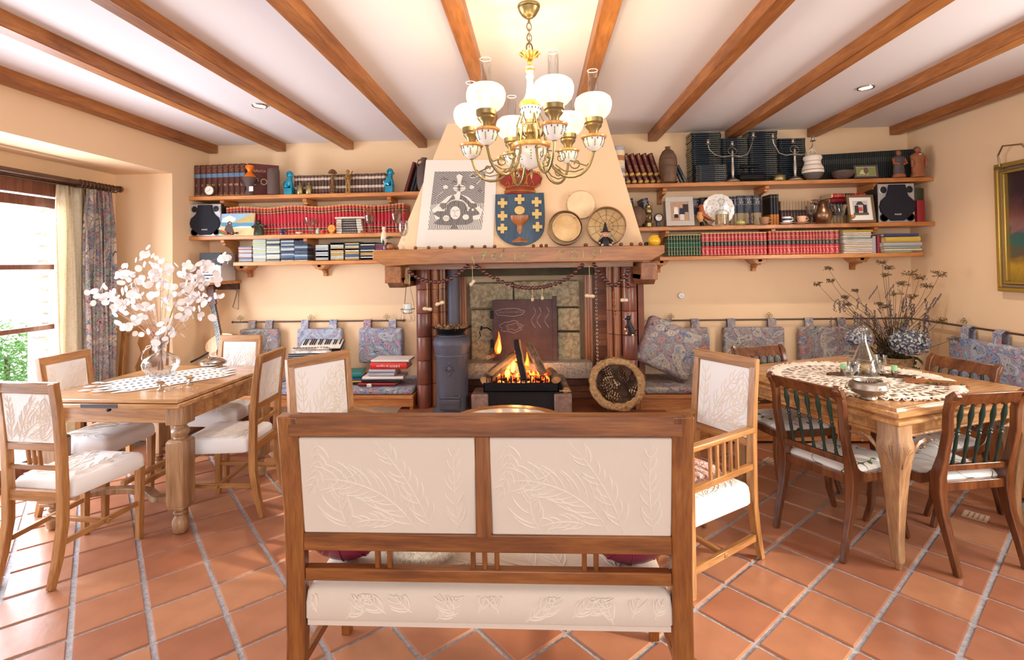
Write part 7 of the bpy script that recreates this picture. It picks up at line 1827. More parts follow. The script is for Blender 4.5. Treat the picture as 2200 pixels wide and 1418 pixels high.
pic(t,T,[('p_beige',(176,146,120),[(-w_/2+.044,.044),(w_/2-.044,.044),(w_/2-.044,h_-.044),(-w_/2+.044,h_-.044)],-.002),('p_navy',(40,44,70),[(-.005,.10),(.045,.10),(.04,.155),(.0,.155)],-.003),('p_dark',(50,44,44),[(.03,.12),(.075,.12),(.075,.19),(.03,.19)],-.0025),('p_white',(230,222,216),[(-.05,.10),(-.012,.10),(-.014,.165),(-.045,.165)],-.0035),('p_skin',(204,150,120),ov(-.028,.175,.010,.012),-.004),('p_skin2',(204,150,120),ov(.014,.175,.010,.012),-.004),('p_black',(30,28,30),[(-.048,.07),(-.014,.07),(-.016,.102),(-.046,.102)],-.004),('p_trouser',(214,206,196),[(.0,.05),(.036,.05),(.036,.10),(.0,.10)],-.004)])
t=E('carved_bird',(SX(1508,4.45),4.45,ZM),0,'painted wooden bird with a rust back and striped wing','figurine')
plain('rust',(176,92,48),.5,var=.1);plain('bird_breast',(214,160,100),.5)
b=MB();b.tube([(-.01,0,.03),(-.018,0,.07),(-.012,0,.11),(.0,0,.145)],.03,12,scl=[.5,1.05,.95,.6]);b.build('breast','bird_breast',t)
b=MB();b.tube([(.10,0,.035),(.05,0,.06),(.0,-.005,.09),(-.006,-.004,.13),(-.006,0,.16)],.028,12,scl=[.2,.7,1.0,.8,.7]);b.ball((-.008,0,.162),.021,.018,.021,12,8);b.tube([(-.026,0,.162),(-.044,0,.158)],.005,6,scl=[1,.2]);b.build('back','rust',t)
b=MB();[b.tube([(-.005+.008*k,-.026,.085-.006*k),(.04+.008*k,-.024,.055-.004*k),(.075+.008*k,-.016,.035)],.003,5)for k in range(4)];b.ball((-.016,-.017,.168),.003,n=6,m=4);b.build('wing_stripes','dark_green',t)
t=E('dotted_plate',(SX(1543,4.52),4.535,ZM),0,'white scalloped plate with dark dots standing behind the decanter','plate');T=TR(0,0,.138,rx=PI/2+.10)
b=MB();b.lathe([(0,.004),(.085,.004),(.10,-.0),(.132,.008),(.138,.010),(.132,.004),(.10,-.006),(0,-.004)],48,T=T,flute=.035,fn=16);b.build('plate','white_gloss',t)
b=MB();q=random.Random(9)
for k in range(46):a=k*2.4;r_=.125*math.sqrt((k+.5)/46);p=T@Vector((r_*cos(a),r_*sin(a),.006+.004*(r_>.1)));b.ball(p,.003,.002,.003,6,4)
tag(b.build('dots','black',t),kind='stuff')
t=E('glass_decanter',(SX(1549,4.45),4.44,ZM),0,'square-shouldered cut glass decanter in front of the dotted plate','decanter')
b=MB();b.lathe([(.055,0),(.058,.01),(.058,.105),(.046,.125),(.018,.135),(.016,.165),(.022,.17)],12,flute=.04,fn=24);b.build('body','glass',t,fix=False);b=MB();b.lathe([(.012,.165),(.016,.178),(.028,.195),(.030,.215),(.02,.225),(0,.227)],14);b.build('stopper','glass',t,fix=False)
b=MB();b.lathe([(.052,.006),(.053,.09),(0,.092)],12);b.build('cut_pattern','tinted_glass',t)
lathe_thing('glass_bowl','small cut glass bowl left of the decanter','bowl',1521,ZM,4.42,[(.025,0),(.03,.006),(.045,.03),(.047,.04),(.043,.04),(.028,.012),(0,.008)],'glass',flute=.05,fn=16)
plain('celadon',(196,196,120),.25,coat=.4)
t=lathe_thing('celadon_pot','little yellow-green lidded pot left of the metal candle holder','pot',1590,ZM,4.45,[(.02,0),(.036,.01),(.038,.022),(.03,.03),(.0,.034)],'celadon');MB().ball((0,0,.038),.007,n=8,m=6).build('knob','celadon',t)
t=lathe_thing('chamber_candlestick','small dark metal candlestick before the wide law volumes','candlestick',1611,ZM,4.45,[(.034,0),(.036,.006),(.01,.01),(.008,.04),(.014,.05),(.009,.06),(.009,.09),(.014,.098),(.01,.10),(.008,.12),(.0,.15)],'iron');MB().tube([(.02,0,.03),(.034,0,.05),(.03,0,.075),(.016,0,.07)],.003,6).build('handle','iron',t)
def mug(u,m_,lab,s=1,saucer=True,grp=None,band=None):
 t=E('cup',(SX(u,4.45),4.45,ZM),0,lab,'cup',grp)
 if saucer:MB().lathe([(.02*s,0),(.04*s,.004),(.056*s,.010),(.054*s,.011),(.0,.006)],24).build('saucer',m_,t)
 z=.008 if saucer else 0
 MB().lathe([(.022*s,z),(.030*s,z+.01),(.036*s,z+.05*s),(.034*s,z+.052*s),(.028*s,z+.012),(0,z+.01)],22).build('cup_body',m_,t)
 MB().tube([(.034*s,0,z+.042*s),(.052*s,0,z+.042*s),(.055*s,0,z+.024*s),(.034*s,0,z+.014*s)],.004,7).build('handle',m_,t)
 if band:MB().lathe([(.0335*s,z+.02*s),(.0358*s,z+.036*s)],22).build('painted_band',band,t)
plain('mug_brown',(164,124,92),.4,var=.1);plain('cup_pink',(214,170,140),.4)
mug(1641,'mug_brown','brown mug with a small crest before the law volumes',1.15,False)
mug(1689,'white_gloss','white coffee cup with a blue band on its saucer',1.0,True,'saucered cups','paint_blue');mug(1721,'cup_pink','pinkish coffee cup on a saucer left of the cut goblet',1.05,True,'saucered cups')
stemglass('cut_goblet','cut crystal goblet between the pink cup and the metal jug','glass',1743,ZM,4.44,.95,flute=.08,fn=12)
t=E('metal_jug',(SX(1767,4.47),4.47,ZM),0,'round bronze metal jug with a wide spout','jug');speckle('bronze_metal',[(.3,(96,70,54)),(.6,(150,116,88)),(.8,(176,146,116))],8,.3,.05,metal=.9)
b=MB();b.lathe([(.04,0),(.062,.02),(.076,.065),(.066,.11),(.044,.14),(.036,.16),(.046,.185),(.05,.19),(.044,.185),(.03,.16)],28);b.build('body','bronze_metal',t);MB().tube([(-.04,0,.175),(-.07,0,.185),(-.10,0,.18)],.014,8,scl=[1.3,1,.6]).build('spout','bronze_metal',t);MB().tube([(.042,0,.175),(.08,0,.16),(.088,0,.10),(.068,0,.055)],.006,7).build('handle','bronze_metal',t)
stemglass('cut_vase_goblet','wide cut crystal goblet left of the family photo frame','glass',1803,ZM,4.44,1.0,bowl=((.016,.05),(.034,.07),(.042,.11),(.056,.148)),flute=.1,fn=14)
stemglass('small_goblet','tiny amber goblet at the foot of the family photo frame','glass',1830,ZM,4.40,.55,'tinted_glass',bowl=((.02,.05),(.045,.075),(.05,.10),(.052,.115)))
plain('frame_taupe',(120,100,76),.4,.3)
t,T,w_,h_=frame(1823,1881,419,ZM,4.47,.020,'frame_taupe','family photograph in a taupe frame with a wide white mount')
pic(t,T,[('p_sky',(196,190,190),[(-.065,.065),(.06,.065),(.06,.19),(-.065,.19)],-.002),('p_dark2',(52,46,46),[(-.055,.08),(-.02,.08),(-.02,.15),(-.05,.15)],-.003),('p_dark3',(46,42,46),[(.015,.08),(.05,.08),(.05,.155),(.02,.155)],-.003),('p_umb',(70,64,62),[(-.04,.155),(.03,.155),(.01,.185),(-.02,.185)],-.003),('p_red',(200,70,50),[(-.022,.10),(.014,.10),(.008,.135),(-.018,.135)],-.004),('p_ground',(90,80,70),[(-.065,.065),(.06,.065),(.06,.085),(-.065,.085)],-.0035)])
# --- yellow pot on the mantel's right end, small dark cups by it
plain('yellow_glaze',(226,176,30),.2,coat=.5)
p=P(1407,523,Y=4.0);t=E('yellow_pot',(p.x,4.02,1.622),0,'round bright yellow glazed pot on the right end of the mantel','pot')
MB().lathe([(.028,0),(.044,.02),(.048,.04),(.040,.062),(.030,.070),(.036,.080),(.032,.080),(.026,.068)],24).build('body','yellow_glaze',t);MB().tube([(-.035,0,.078),(-.02,0,.10),(.02,0,.10),(.035,0,.078)],.0015,5).build('wire_handle','iron',t)
p=P(1389,520,Y=4.05);t=E('tiny_jars',(p.x,4.06,1.622),0,'tiny dark green jar beside the yellow pot','jar');MB().lathe([(.014,0),(.018,.01),(.014,.026),(.016,.03),(0,.03)],14).build('body','dark_green',t)
# ================================================================== LEFT CORNER
sh_z=P(470,604,Y=4.5).z
t=E('corner_shelf',(XL,4.8,sh_z),0,'small pine corner shelf carrying the hi-fi set','shelf');b=MB();b.prism([(0,0),(0,0)],0)if 0 else None
pw0=P(512,604,Y=4.74).x-XL
b=MB();b.add([(0,-.42,-.03),(.28,-.42,-.03),(pw0,-.06,-.03),(pw0,0,-.03),(0,0,-.03),(0,-.42,0),(.28,-.42,0),(pw0,-.06,0),(pw0,0,0),(0,0,0)],[(0,1,2,3,4),(9,8,7,6,5),(0,5,6,1),(1,6,7,2),(2,7,8,3),(3,8,9,4),(4,9,5,0)]);b.build('board','pine',t,.004);MB().box(.02,pw0-.02,-.04,0,-.09,-.03).build('batten','dark_wood',t)
x0,x1=P(428,580,Y=4.42).x,P(472,580,Y=4.42).x;hz=P(450,543,Y=4.42).z-sh_z;xc=max((x0+x1)/2,XL+.11)
t=E('hifi_set',(xc,4.44,sh_z),0,'compact silver hi-fi set with a dark display on the corner shelf','hi-fi');w_=(x1-x0)
MB().box(-w_/2,w_/2,.008,.22,0,hz).build('case','speaker_silver',t,.004);MB().box(-w_/2-.005,w_/2+.005,-.006,.008,hz*.55,hz).build('display_panel','black',t,.002);MB().box(-w_/2,w_/2,-.004,.008,0,hz*.54).build('front_panel','speaker_silver',t,.002)
b=MB();[b.box(-w_*.38,w_*.38,-.008,-.004,hz*(.08+.11*k),hz*(.13+.11*k))for k in range(3)];b.build('cassette_slots','black',t);MB().lathe([(0,0),(.018,0),(.016,.010),(0,.011)],16,T=TR(w_*.22,-.004,hz*.44,rx=PI/2)).build('volume_knob','speaker_silver',t)
b=MB();a0=P(485,590,Y=4.7);b.tube([a0,P(488,610,Y=4.75),P(510,625,Y=4.78),P(500,660,Y=4.78),P(512,665,Y=4.78),P(513,615,Y=4.78)],.003,5);o=b.build('power_cable','black');tag(o,'thin black cable hanging from the hi-fi corner shelf','cable')
# guitar
wood('guitar_top',(206,150,90),(226,176,116),(236,190,134),'Z',5,.25,.5);wood('guitar_side',(70,38,26),(96,54,36),None,'Z',5,.25,.5)
gp=P(490,790,Y=4.42);gt=E('acoustic_guitar',(gp.x,4.42,.455),0,'classical guitar with a pale top leaning in the window-side corner','guitar')
tipz=P(461,622,Y=4.62);lean=Vector((tipz.x-gp.x,tipz.z-.455,0));tl_a=math.atan2(-(gp.x-tipz.x),tipz.z-.455)
GT=Matrix.Rotation(tl_a,4,'Y')@Matrix.Rotation(-.16,4,'X')
out=[]
for i in range(48):
 a=2*PI*i/48;z=-cos(a);r=.178 if z<0 else .135
 f_=sin(a);zz_=.235+.235*z;w_=(.182*math.exp(-((zz_-.14)/.15)**2)+.136*math.exp(-((zz_-.39)/.10)**2));edge=min(1,math.sqrt(max(0,1-z*z))*1.9);out.append((math.copysign(w_*edge,f_)if abs(f_)>1e-6 else 0,zz_))
b=MB();b.T=GT;b.add([(x,0,z)for x,z in out]+[(x,.09,z)for x,z in out],[(i,48+i,48+(i+1)%48,(i+1)%48)for i in range(48)]+[tuple(range(48,96))[::-1]]);b.build('body_sides','guitar_side',gt)
b=MB();b.T=GT;b.prism(out,.004,TR(0,-.003,0))if 0 else b.add([(x,-.003,z)for x,z in out]+[(x,.001,z)for x,z in out],[tuple(range(48)),tuple(range(48,96))[::-1]]+[(i,48+i,48+(i+1)%48,(i+1)%48)for i in range(48)]);b.build('top_board','guitar_top',gt)
b=MB();b.T=GT@TR(0,-.005,.30,rx=PI/2);b.lathe([(0,0),(.042,0),(.042,.001),(0,.001)],28);b.build('sound_hole','black',gt);b=MB();b.T=GT@TR(0,-.0055,.30,rx=PI/2);b.ring((0,0,0),.05,.003,32,5);b.build('rosette','dark_wood',gt)
b=MB();b.T=GT;b.box(-.09,.09,-.012,-.003,.125,.145);b.build('bridge','dark_wood',gt,.002)
L_=(tipz-Vector((gp.x,4.42,.455))).length
b=MB();b.T=GT;b.box(-.026,.026,-.012,.012,.33,L_-.16,tx=.003);b.build('neck','guitar_side',gt,.003)
b=MB();b.T=GT;b.box(-.027,.027,-.015,-.011,.34,L_-.16,tx=.003);b.build('fretboard','black',gt);b=MB();b.T=GT;[b.box(-.026,.026,-.0158,-.015,z,z+.0014)for z in[.36+(L_-.54)*(1-.5**(k/7))*1.15 for k in range(14)]];b.build('frets','pewter',gt)
b=MB();b.T=GT;b.box(-.034,.034,-.012,.008,L_-.16,L_+.02,tx=-.004);hs_=b.build('headstock','guitar_side',gt,.003);b=MB();b.T=GT
for s in(-1,1):
 for k in range(3):b.tube([(s*.034,0,L_-.13+.05*k),(s*.055,0,L_-.13+.05*k)],.004,6);b.ball((s*.058,0,L_-.13+.05*k),.006,.006,.010,8,5)
b.build('tuning_pegs','silver',hs_);b=MB();b.T=GT;[b.tube([(-.02+.008*k,-.014,.14),(-.02+.008*k,-.019,L_-.16)],.0005,3)for k in range(6)];b.build('strings','silver',gt)
# guitar case strap / dark strap lying beside
b=MB();b.tube([P(410,778,Y=4.4),P(430,768,Y=4.4),P(448,757,Y=4.42)],.009,6);o=b.build('guitar_strap','black');tag(o,'black strap hanging beside the guitar body','strap')
# accordion
ax_=P(672,790,Y=4.42);ac_=E('accordion',(ax_.x,4.43,.455),.12,'silver and pearl piano accordion lying on the left bench','accordion')
speckle('pearl',[(.3,(150,150,158)),(.5,(214,212,210)),(.7,(236,234,230))],30,.25,.05,metal=.2)
TA=TR(0,0,.03,rx=-.35)
b=MB();b.T=TA;b.box(-.21,.15,-.08,.08,0,.26);b.build('treble_body','pearl',ac_,.03)
for k in range(12):b=MB();b.T=TA;b.box(-.21+.0,.15,-.095+.0,-.08,.02+.018*k,.030+.018*k);b.build('bellows_fold','black',ac_,.002)
b=MB();b.T=TA;b.box(-.20,.13,-.06,.09,.26,.285);b.build('grille','silver',ac_,.008)
b=MB();b.T=TA
for k in range(12):b.box(-.19+.026*k,-.175+.026*k,-.05,.08,.285,.290)
b.build('grille_slots','black',ac_)
TK=TA@TR(.0,.05,.285,rx=.75)
b=MB();b.T=TK;b.box(-.17,.20,0,.16,-.02,.004);b.build('keyboard_bed','black',ac_,.004)
for k in range(19):b=MB();b.T=TK;b.box(-.168+.0193*k,-.150+.0193*k,.004,.15,.004,.014);b.build('white_key','white_gloss',ac_,.001)
for k in range(18):
 if k%7 in(2,6):continue
 b=MB();b.T=TK;b.box(-.153+.0193*k,-.143+.0193*k,.06,.152,.014,.024);b.build('black_key','black_gloss',ac_,.001)
b=MB();b.T=TA;[b.ball((-.215,-.04+.02*(k%4),.05+.025*(k//4)),.006,n=8,m=5)for k in range(16)];b.build('bass_buttons','white_gloss',ac_)
# books stacked on the left bench
zc_=.456;stk=[('m_darkred',1305,1592,.030,'red and black banded book at the bottom of the bench stack'),('m_blackb',1330,1605,.026,'dark red-lettered book second from the bottom of the bench stack'),('m_whiteb',1340,1650,.028,'large pale book third from the bottom of the bench stack'),('m_greyb',1385,1582,.032,'small grey book in the middle of the bench stack'),('m_greyb',1390,1590,.030,'upper small grey book of the bench stack'),('m_redb',1400,1678,.058,'thick red book lettered JUEGOS near the top of the bench stack'),('m_whiteb',1405,1695,.022,'white and pink paperback on top of the bench stack')]
for k,(m_,a,c,th,lab)in enumerate(stk):
 x0,x1=P(400+a/3.544,800,Y=4.33).x,P(400+c/3.544,800,Y=4.33).x
 o=book(x0,4.33,zc_,th*.95,x1-x0,.21,m_,lab,flat=True,yaw=R.uniform(-.03,.03))
 if 'JUEGOS' in lab:tt=text('JUEGOS de ingenio',.026,'white','lettering',None,((x0+x1)/2,4.326,zc_+th*.5),(PI/2,PI,0));tt.parent=o;tt.matrix_parent_inverse=(Matrix.Translation(o.location)@o.rotation_euler.to_matrix().to_4x4()@Matrix.Diagonal((*o.scale,1))).inverted()
 zc_+=th
x0=P(765,800,Y=4.36).x
for k,(m_,th,lab)in enumerate((('m_blackb',.02,'black folder at the bottom of the small pile beside the bench stack'),('m_yellow',.018,'yellow edged folder in the small pile beside the bench stack'),('m_blue',.02,'blue folder in the small pile beside the bench stack'),('m_teal',.05,'teal green book on top of the small pile beside the bench stack'))):book(x0-.17,4.38+.003*k,.456+(.0,.02,.038,.058)[k],th*.95,.24-.012*k,.22,m_,lab,flat=True,yaw=.06*(k-1))
p=P(794,831,Y=4.30);t=E('toy_dice',(p.x,4.29,.454),0,'small white dotted figure in front of the bench book stack','toy');MB().box(-.02,.02,-.016,.016,0,.034).build('body','white',t,.008);b=MB();[b.ball((-.012+.012*(k%3),-.016,.008+.014*(k//3)),.004,.0015,.004,6,4)for k in range(5)];b.build('dots','black',t)
# ================================================================== LEFT TABLE SETTING
ZLT=.773
lc=Vector((-2.43,3.24))
plain('linen',(244,242,240),.9)
b=MB()
def strip(b,c,ang_,L,w_,holes=True,z=.0025,tip=True):
 n=int(L/.018);rows=[-w_/2,-w_/6,w_/6,w_/2];ca_,sa_=cos(ang_),sin(ang_)
 idx=[];o0=len(b.v)
 for i in range(n+1):
  t=i/n*L-L/2;taper=min(1,(L/2-abs(t))/(.10)+.12)if tip else 1
  for r_ in rows:x,y=t,r_*taper;b.v.append(Vector((c[0]+x*ca_-y*sa_,c[1]+x*sa_+y*ca_,z)))
 for i in range(n):
  for j in range(3):
   if holes and j==1 and i%2==0 and 3<i<n-3:continue
   a=o0+i*4+j;b.f.append([a,a+1,a+5,a+4]);b.m.append(0)
for k in range(5):strip(b,(-.77*.088*(k-2),.64*.088*(k-2)),.87,.80-.06*abs(k-2),.086,True,.002+.0006*k)
rn=b.build('runner_cloth','linen',None,loc=(lc.x,lc.y,ZLT),fix=False);rn.modifiers.new('s','SOLIDIFY').thickness=.0015;tag(rn,'white open-work linen runner with pointed ends across the left table','table runner')
b=MB();[b.tube([(x,y,.006),(x-.03,y-.012,.006),(x-.06,y-.02,.005)],.008,7,scl=[.5,1.1,.3])for x,y in((-.26,-.32),(-.32,-.22),(-.36,-.12),(-.16,-.34))];tag(b.build('tassels','linen',rn),kind='stuff')
vb=P(345,808,Z=ZLT);vs_=E('glass_vase',(vb.x,vb.y,ZLT+.004),0,'ribbed bulbous glass vase holding silver-dollar stems','vase')
k_=vb.y/1088
b=MB();b.lathe([(.0,.002),(.05,.002),(.075,.015),(.103,.055),(.108,.085),(.095,.12),(.06,.145),(.032,.16),(.026,.185),(.028,.22),(.045,.235),(.042,.236),(.024,.222),(.022,.185)],40,flute=.05,fn=16);b.build('vase_body','glass',vs_,fix=False)
b=MB();[b.tube([(.03*cos(a)-.02,.03*sin(a),.19+.02*sin(2*a))for a in[2*PI*i/16+k for i in range(17)]],.0018,5)for k in(0,1)];b.tube([(-.05,-.02,.20),(-.10,-.03,.17),(-.11,-.03,.12),(-.09,-.04,.10)],.0022,5);b.tube([(-.05,0,.21),(-.09,-.01,.20),(-.115,-.01,.15)],.002,5);b.build('raffia_ribbon','linen',vs_)
# lunaria: stems from the neck, each with many round pale pods
plain('pod_white',(234,228,226),.55,spec=.3);plain('twig',(170,130,110),.8)
lm=E('silver_dollar_bouquet',(vb.x,vb.y,ZLT+.02),0,'bouquet of dried silver-dollar stems with round papery pods','dried flowers')
pod=MB();pod.add([(.019*cos(a)*(1.0),.0012*sin(3*a),.024+.024*sin(a))for a in[2*PI*i/12 for i in range(12)]]+[(0,.003,.024)],[(i,(i+1)%12,12)for i in range(12)]);podm=pod.mesh('seed_pod','pod_white',True,fix=False)
q=random.Random(12);tips=[(905-400,585)];stems=MB()
# pod clusters read off the photograph, on a shallow depth range
cl=[(300,560,4),(285,590,6),(330,585,6),(290,615,7),(255,580,4),(300,640,7),(345,600,6),(350,625,5),(240,640,8),(210,640,5),(270,650,7),(315,665,7),(250,670,6),(285,690,5),(230,620,4),(400,590,5),(430,570,7),(455,560,5),(415,610,7),(390,620,4),(440,600,6),(475,565,4),(425,640,6),(405,655,6),(440,680,4),(380,640,5),(395,690,4),(360,655,4),(345,700,4),(330,718,5),(380,710,3),(320,545,4),(260,610,5),(345,560,3),(370,580,4),(460,600,4),(450,640,4),(340,735,4),(350,720,3),(410,575,4)]
for(u,v,n)in cl:
 Yc=vb.y+q.uniform(-.16,.16);c=P(u,v,Y=Yc);base=Vector((vb.x,vb.y,ZLT+.20));d=c-base
 stems.tube([Vector((0,0,-.08+.0))+Vector((q.uniform(-.015,.015),q.uniform(-.015,.015),.10)),base-lm.location+Vector((q.uniform(-.01,.01),q.uniform(-.01,.01),0)),base-lm.location+d*.45+Vector((0,0,.05*d.length)),c-lm.location],.0019,5,scl=[1,1,.8,.4])
 for k in range(int(n*1.35)):
  o=obj('seed_pod',podm,lm);s=q.uniform(.85,1.3);o.scale=(s,s,s);off=Vector((q.gauss(0,.028),q.gauss(0,.035),q.gauss(0,.024)));o.location=c-lm.location+off;o.rotation_euler=(q.uniform(-.9,.9),q.uniform(0,6.28),q.uniform(-.9,.9))
  stems.tube([c-lm.location,o.location],.0008,4)
stems.build('stems','twig',lm)
p=P(458,786,Z=ZLT);t=E('silver_dish',(p.x,p.y,ZLT+.004),0,'round silver lidded dish at the far end of the left table','dish')
MB().lathe([(.05,0),(.09,.012),(.095,.026),(.088,.03)],32).build('base','silver',t);MB().lathe([(.094,.030),(.09,.036),(.06,.052),(.02,.060),(0,.061)],32).build('lid','silver',t);MB().tube([(-.035,0,.055),(-.03,0,.075),(.03,0,.075),(.035,0,.055)],.003,6).build('handle','silver',t)
for k,(u,v,m2,lab)in enumerate(((345,838,'paint_blue','small silver salt cellar with a dark blue liner beside the vase'),(408,826,'m_yellow','small silver egg cup with a yellow inside on the left table'))):
 p=P(u,v,Z=ZLT);t=E('footed_cup',(p.x,p.y,ZLT+.004),0,lab,'cup','small silver cups');MB().lathe([(.018,0),(.016,.006),(.005,.012),(.006,.022),(.022,.032),(.026,.046),(.024,.046),(.018,.034),(0,.03)],18).build('cup_body','silver',t);MB().lathe([(.0,.040),(.023,.042),(.0,.043)],16).build('liner',m2,t)
for k,(u,v)in enumerate(((356,845),(372,838),(392,836),(366,832),(425,838))):
 p=P(u,v,Z=ZLT);b=MB();b.ball((0,0,.006),.010,.006,.006,8,5);b.tube([(.008,0,.006),(.03,.006,.008)],.003,5,scl=[1,.6]);o=b.build('silver_trinket','silver',None,loc=(p.x,p.y,ZLT+.005),rot=(0,0,k));tag(o,('tiny silver spoon lying in front of the blue cup','tiny silver spoon lying right of the blue cup','tiny silver spoon midway between the two small cups','tiny silver spoon behind the blue cup','tiny silver spoon right of the yellow cup')[k],'spoon','tiny silver spoons')
 # ================================================================== RIGHT TABLE SETTING
ZRT=.783
dc=(P(1642,795,Z=ZRT)+P(2088,850,Z=ZRT))*.5;dc=Vector((1.88,3.10))
plain('crochet',(240,228,212),.9)
b=MB();N=96;Rd=.455;rings=22;vs=[]
for i in range(rings+1):
 r_=.012+Rd*(i/rings)
 for j in range(N):
  a=2*PI*j/N;z=.003+.0015*sin(j*1.7+i);rr=r_
  if i>=rings-2:z+=.010*abs(sin(6*a*2))*(i-rings+3)/3+.004;rr=r_*(1+.012*sin(24*a)*(i-rings+3))
  vs.append((rr*cos(a),rr*sin(a),z))
fs=[]
for i in range(rings):
 for j in range(N):
  per=4 if i<8 else 2
  if 2<i<rings-3 and(i%2==0)and((j+(i//2))//1)%per==0:continue
  if 2<i<rings-3 and i%4==1 and j%3==0:continue
  fs.append((i*N+j,i*N+(j+1)%N,(i+1)*N+(j+1)%N,(i+1)*N+j))
b.add(vs,fs);dl=b.build('crochet_doily','crochet',None,loc=(dc.x,dc.y,ZRT),fix=False);dl.modifiers.new('s','SOLIDIFY').thickness=.002;tag(dl,'large round cream crochet doily with a ruffled edge on the carved table','doily')
b=MB()
for j in range(60):
 a=2*PI*j/60;
 b.tube([((Rd+.01+.014*cos(q_))*cos(a+.035*sin(q_)),(Rd+.01+.014*cos(q_))*sin(a+.035*sin(q_)),.008+.006*sin(q_*2+j))for q_ in[2*PI*i/9 for i in range(9)]],.0038,4,True)
b.build('ruffled_edge','crochet',dl)
def rt(u,v):p=P(u,v,Z=ZRT);return p
p=rt(1858,806);t=E('glass_carafe',(p.x,p.y,ZRT+.006),0,'tall conical glass carafe with a faceted stopper on the doily','carafe')
b=MB();b.lathe([(.075,0),(.080,.006),(.079,.03),(.062,.09),(.034,.16),(.018,.20),(.015,.245),(.020,.252),(.012,.245),(.012,.20),(.03,.155),(.058,.09),(.074,.03),(.072,.008)],32);b.build('carafe_body','glass',t,fix=False)
MB().lathe([(.0,.01),(.068,.012),(.060,.07),(.0,.072)],28).build('liquid','tinted_glass',t)
b=MB();b.lathe([(.010,.24),(.012,.256)],12);b.ball((0,0,.278),.026,.026,.022,10,7);[b.ball((.022*cos(a),.022*sin(a),.278),.009,n=7,m=5)for a in[2*PI*i/8 for i in range(8)]];b.build('stopper','glass',t,fix=False)
def sglass(u,v,lab,kind=0):
 p=rt(u,v);t=E('cordial_glass',(p.x,p.y,ZRT+.006),0,lab,'glass','small cordial glasses')
 if kind==0:pr=[(.028,0),(.026,.003),(.005,.008),(.004,.05),(.012,.06),(.024,.075),(.028,.10),(.024,.125),(.022,.125),(.026,.10),(.022,.078),(.01,.064)]
 elif kind==1:pr=[(.024,0),(.028,.03),(.024,.055),(.012,.07),(.004,.078),(.004,.12),(.026,.128),(.028,.131),(0,.132)]
 else:pr=[(.024,0),(.026,.004),(.012,.02),(.030,.05),(.034,.10),(.032,.10),(.027,.05),(.008,.024)]
 MB().lathe(pr,20).build('glass_body','glass',t,fix=False)
sglass(1824,812,'upside-down cordial glass left of the carafe',1);sglass(1834,800,'upside-down cordial glass just behind the leftmost one',1);sglass(1832,826,'cordial glass in front left of the carafe');sglass(1884,822,'cordial glass in front right of the carafe');sglass(1893,800,'flared tumbler-like glass right of the carafe',2)
p=rt(1865,858);t=E('pewter_bowl',(p.x,p.y,ZRT+.006),0,'rounded pewter bowl of small pine cones on a low foot','bowl')
MB().lathe([(.034,0),(.03,.01),(.036,.016),(.07,.03),(.086,.055),(.080,.078),(.060,.090),(.066,.093),(.058,.088),(.05,.06),(0,.04)],32).build('bowl','pewter',t)
b=MB();T=TR(.02,-.084,.055);b.ball((.012,-.083,.056),.012,.005,.014,10,6);[b.ring((0,0,0),.016,.0022,14,5,T=TR(s*.094,0,.06,rx=PI/2))for s in(-1,1)];b.build('lion_mask_and_rings','pewter',t)
for k in range(5):o=obj('pine_cone',CM);o.location=(p.x+.030*cos(k*1.4),p.y+.028*sin(k*1.4),ZRT+.065);o.scale=(.55,.55,.55);o.rotation_euler=(1.2+k*.3,.5*k,k*1.3);tag(o,'small dark pine cone, '+('rightmost','second from the right','rear','leftmost','front')[k]+' in the pewter bowl','pine cone','pine cones in the pewter bowl')
for k,(u,v,lab)in enumerate(((1812,808,'green candle in a metal cup on a leaf-shaped dark tray, left one'),(1922,812,'green candle in a metal cup on a leaf-shaped dark tray, right one'))):
 p=rt(u,v);t=E('candle_tray',(p.x,p.y,ZRT+.006),(.0,2.6)[k],lab,'candle holder','green candle trays')
 b=MB();b.grid(lambda u_,v_:(-.10+.17*u_,(v_-.5)*.075*math.sqrt(max(0,sin(PI*min(1,max(0,u_))))),.004+.008*abs(v_-.5)*2),10,5);o=b.build('tray','bronze_metal',t,fix=False);o.modifiers.new('s','SOLIDIFY').thickness=.002
 MB().lathe([(.012,.006),(.014,.01),(.018,.04),(.016,.04),(0,.02)],16,(0,0,0)).build('candle_cup','silver',t);MB().lathe([(0,.03),(.0155,.03),(.0155,.068),(0,.07)],16).build('candle','green_wax',t);MB().tube([(.06,0,.006),(.085,0,.02),(.08,0,.035),(.065,0,.025)],.003,6).build('scroll_handle','black_iron',t)
p=rt(2010,826);t=E('wooden_board',(p.x,p.y,ZRT+.006),-.42,'thin brown wooden board with a green sprig on the doily','board');MB().box(-.14,.14,-.045,.045,0,.012).build('board','chalice_wood',t,.003)
b=MB();q=random.Random(4)
for k in range(26):x=q.uniform(-.05,.12);T=TR(x,-.05+q.uniform(-.012,.012),.012,q.uniform(-.6,.6),q.uniform(-.6,.6),q.uniform(0,6));b.add([(-.012,0,0),(0,-.005,.003),(.012,0,0),(0,.005,.003)],[(0,1,2,3)],T)
tag(b.build('sprig_leaves','dried_green',t,fix=False,smooth=False),kind='stuff')
# kraft paper parcel on the right bench/table end
p=P(2150,822,Z=.80);t=E('kraft_paper',(3.02,3.35,.462),.3,'crumpled brown kraft paper lying on the right wall bench','paper');plain('kraft',(196,154,114),.85,var=.1);b=MB();q=random.Random(8);g_={}
b.grid(lambda u_,v_:(-.15+.3*u_,-.2+.4*v_,.02+.12*abs(sin(3*u_+2*v_))*v_+.02*sin(11*u_+7*v_)),12,12);o=b.build('sheet','kraft',t,fix=False,smooth=False);o.modifiers.new('s','SOLIDIFY').thickness=.002
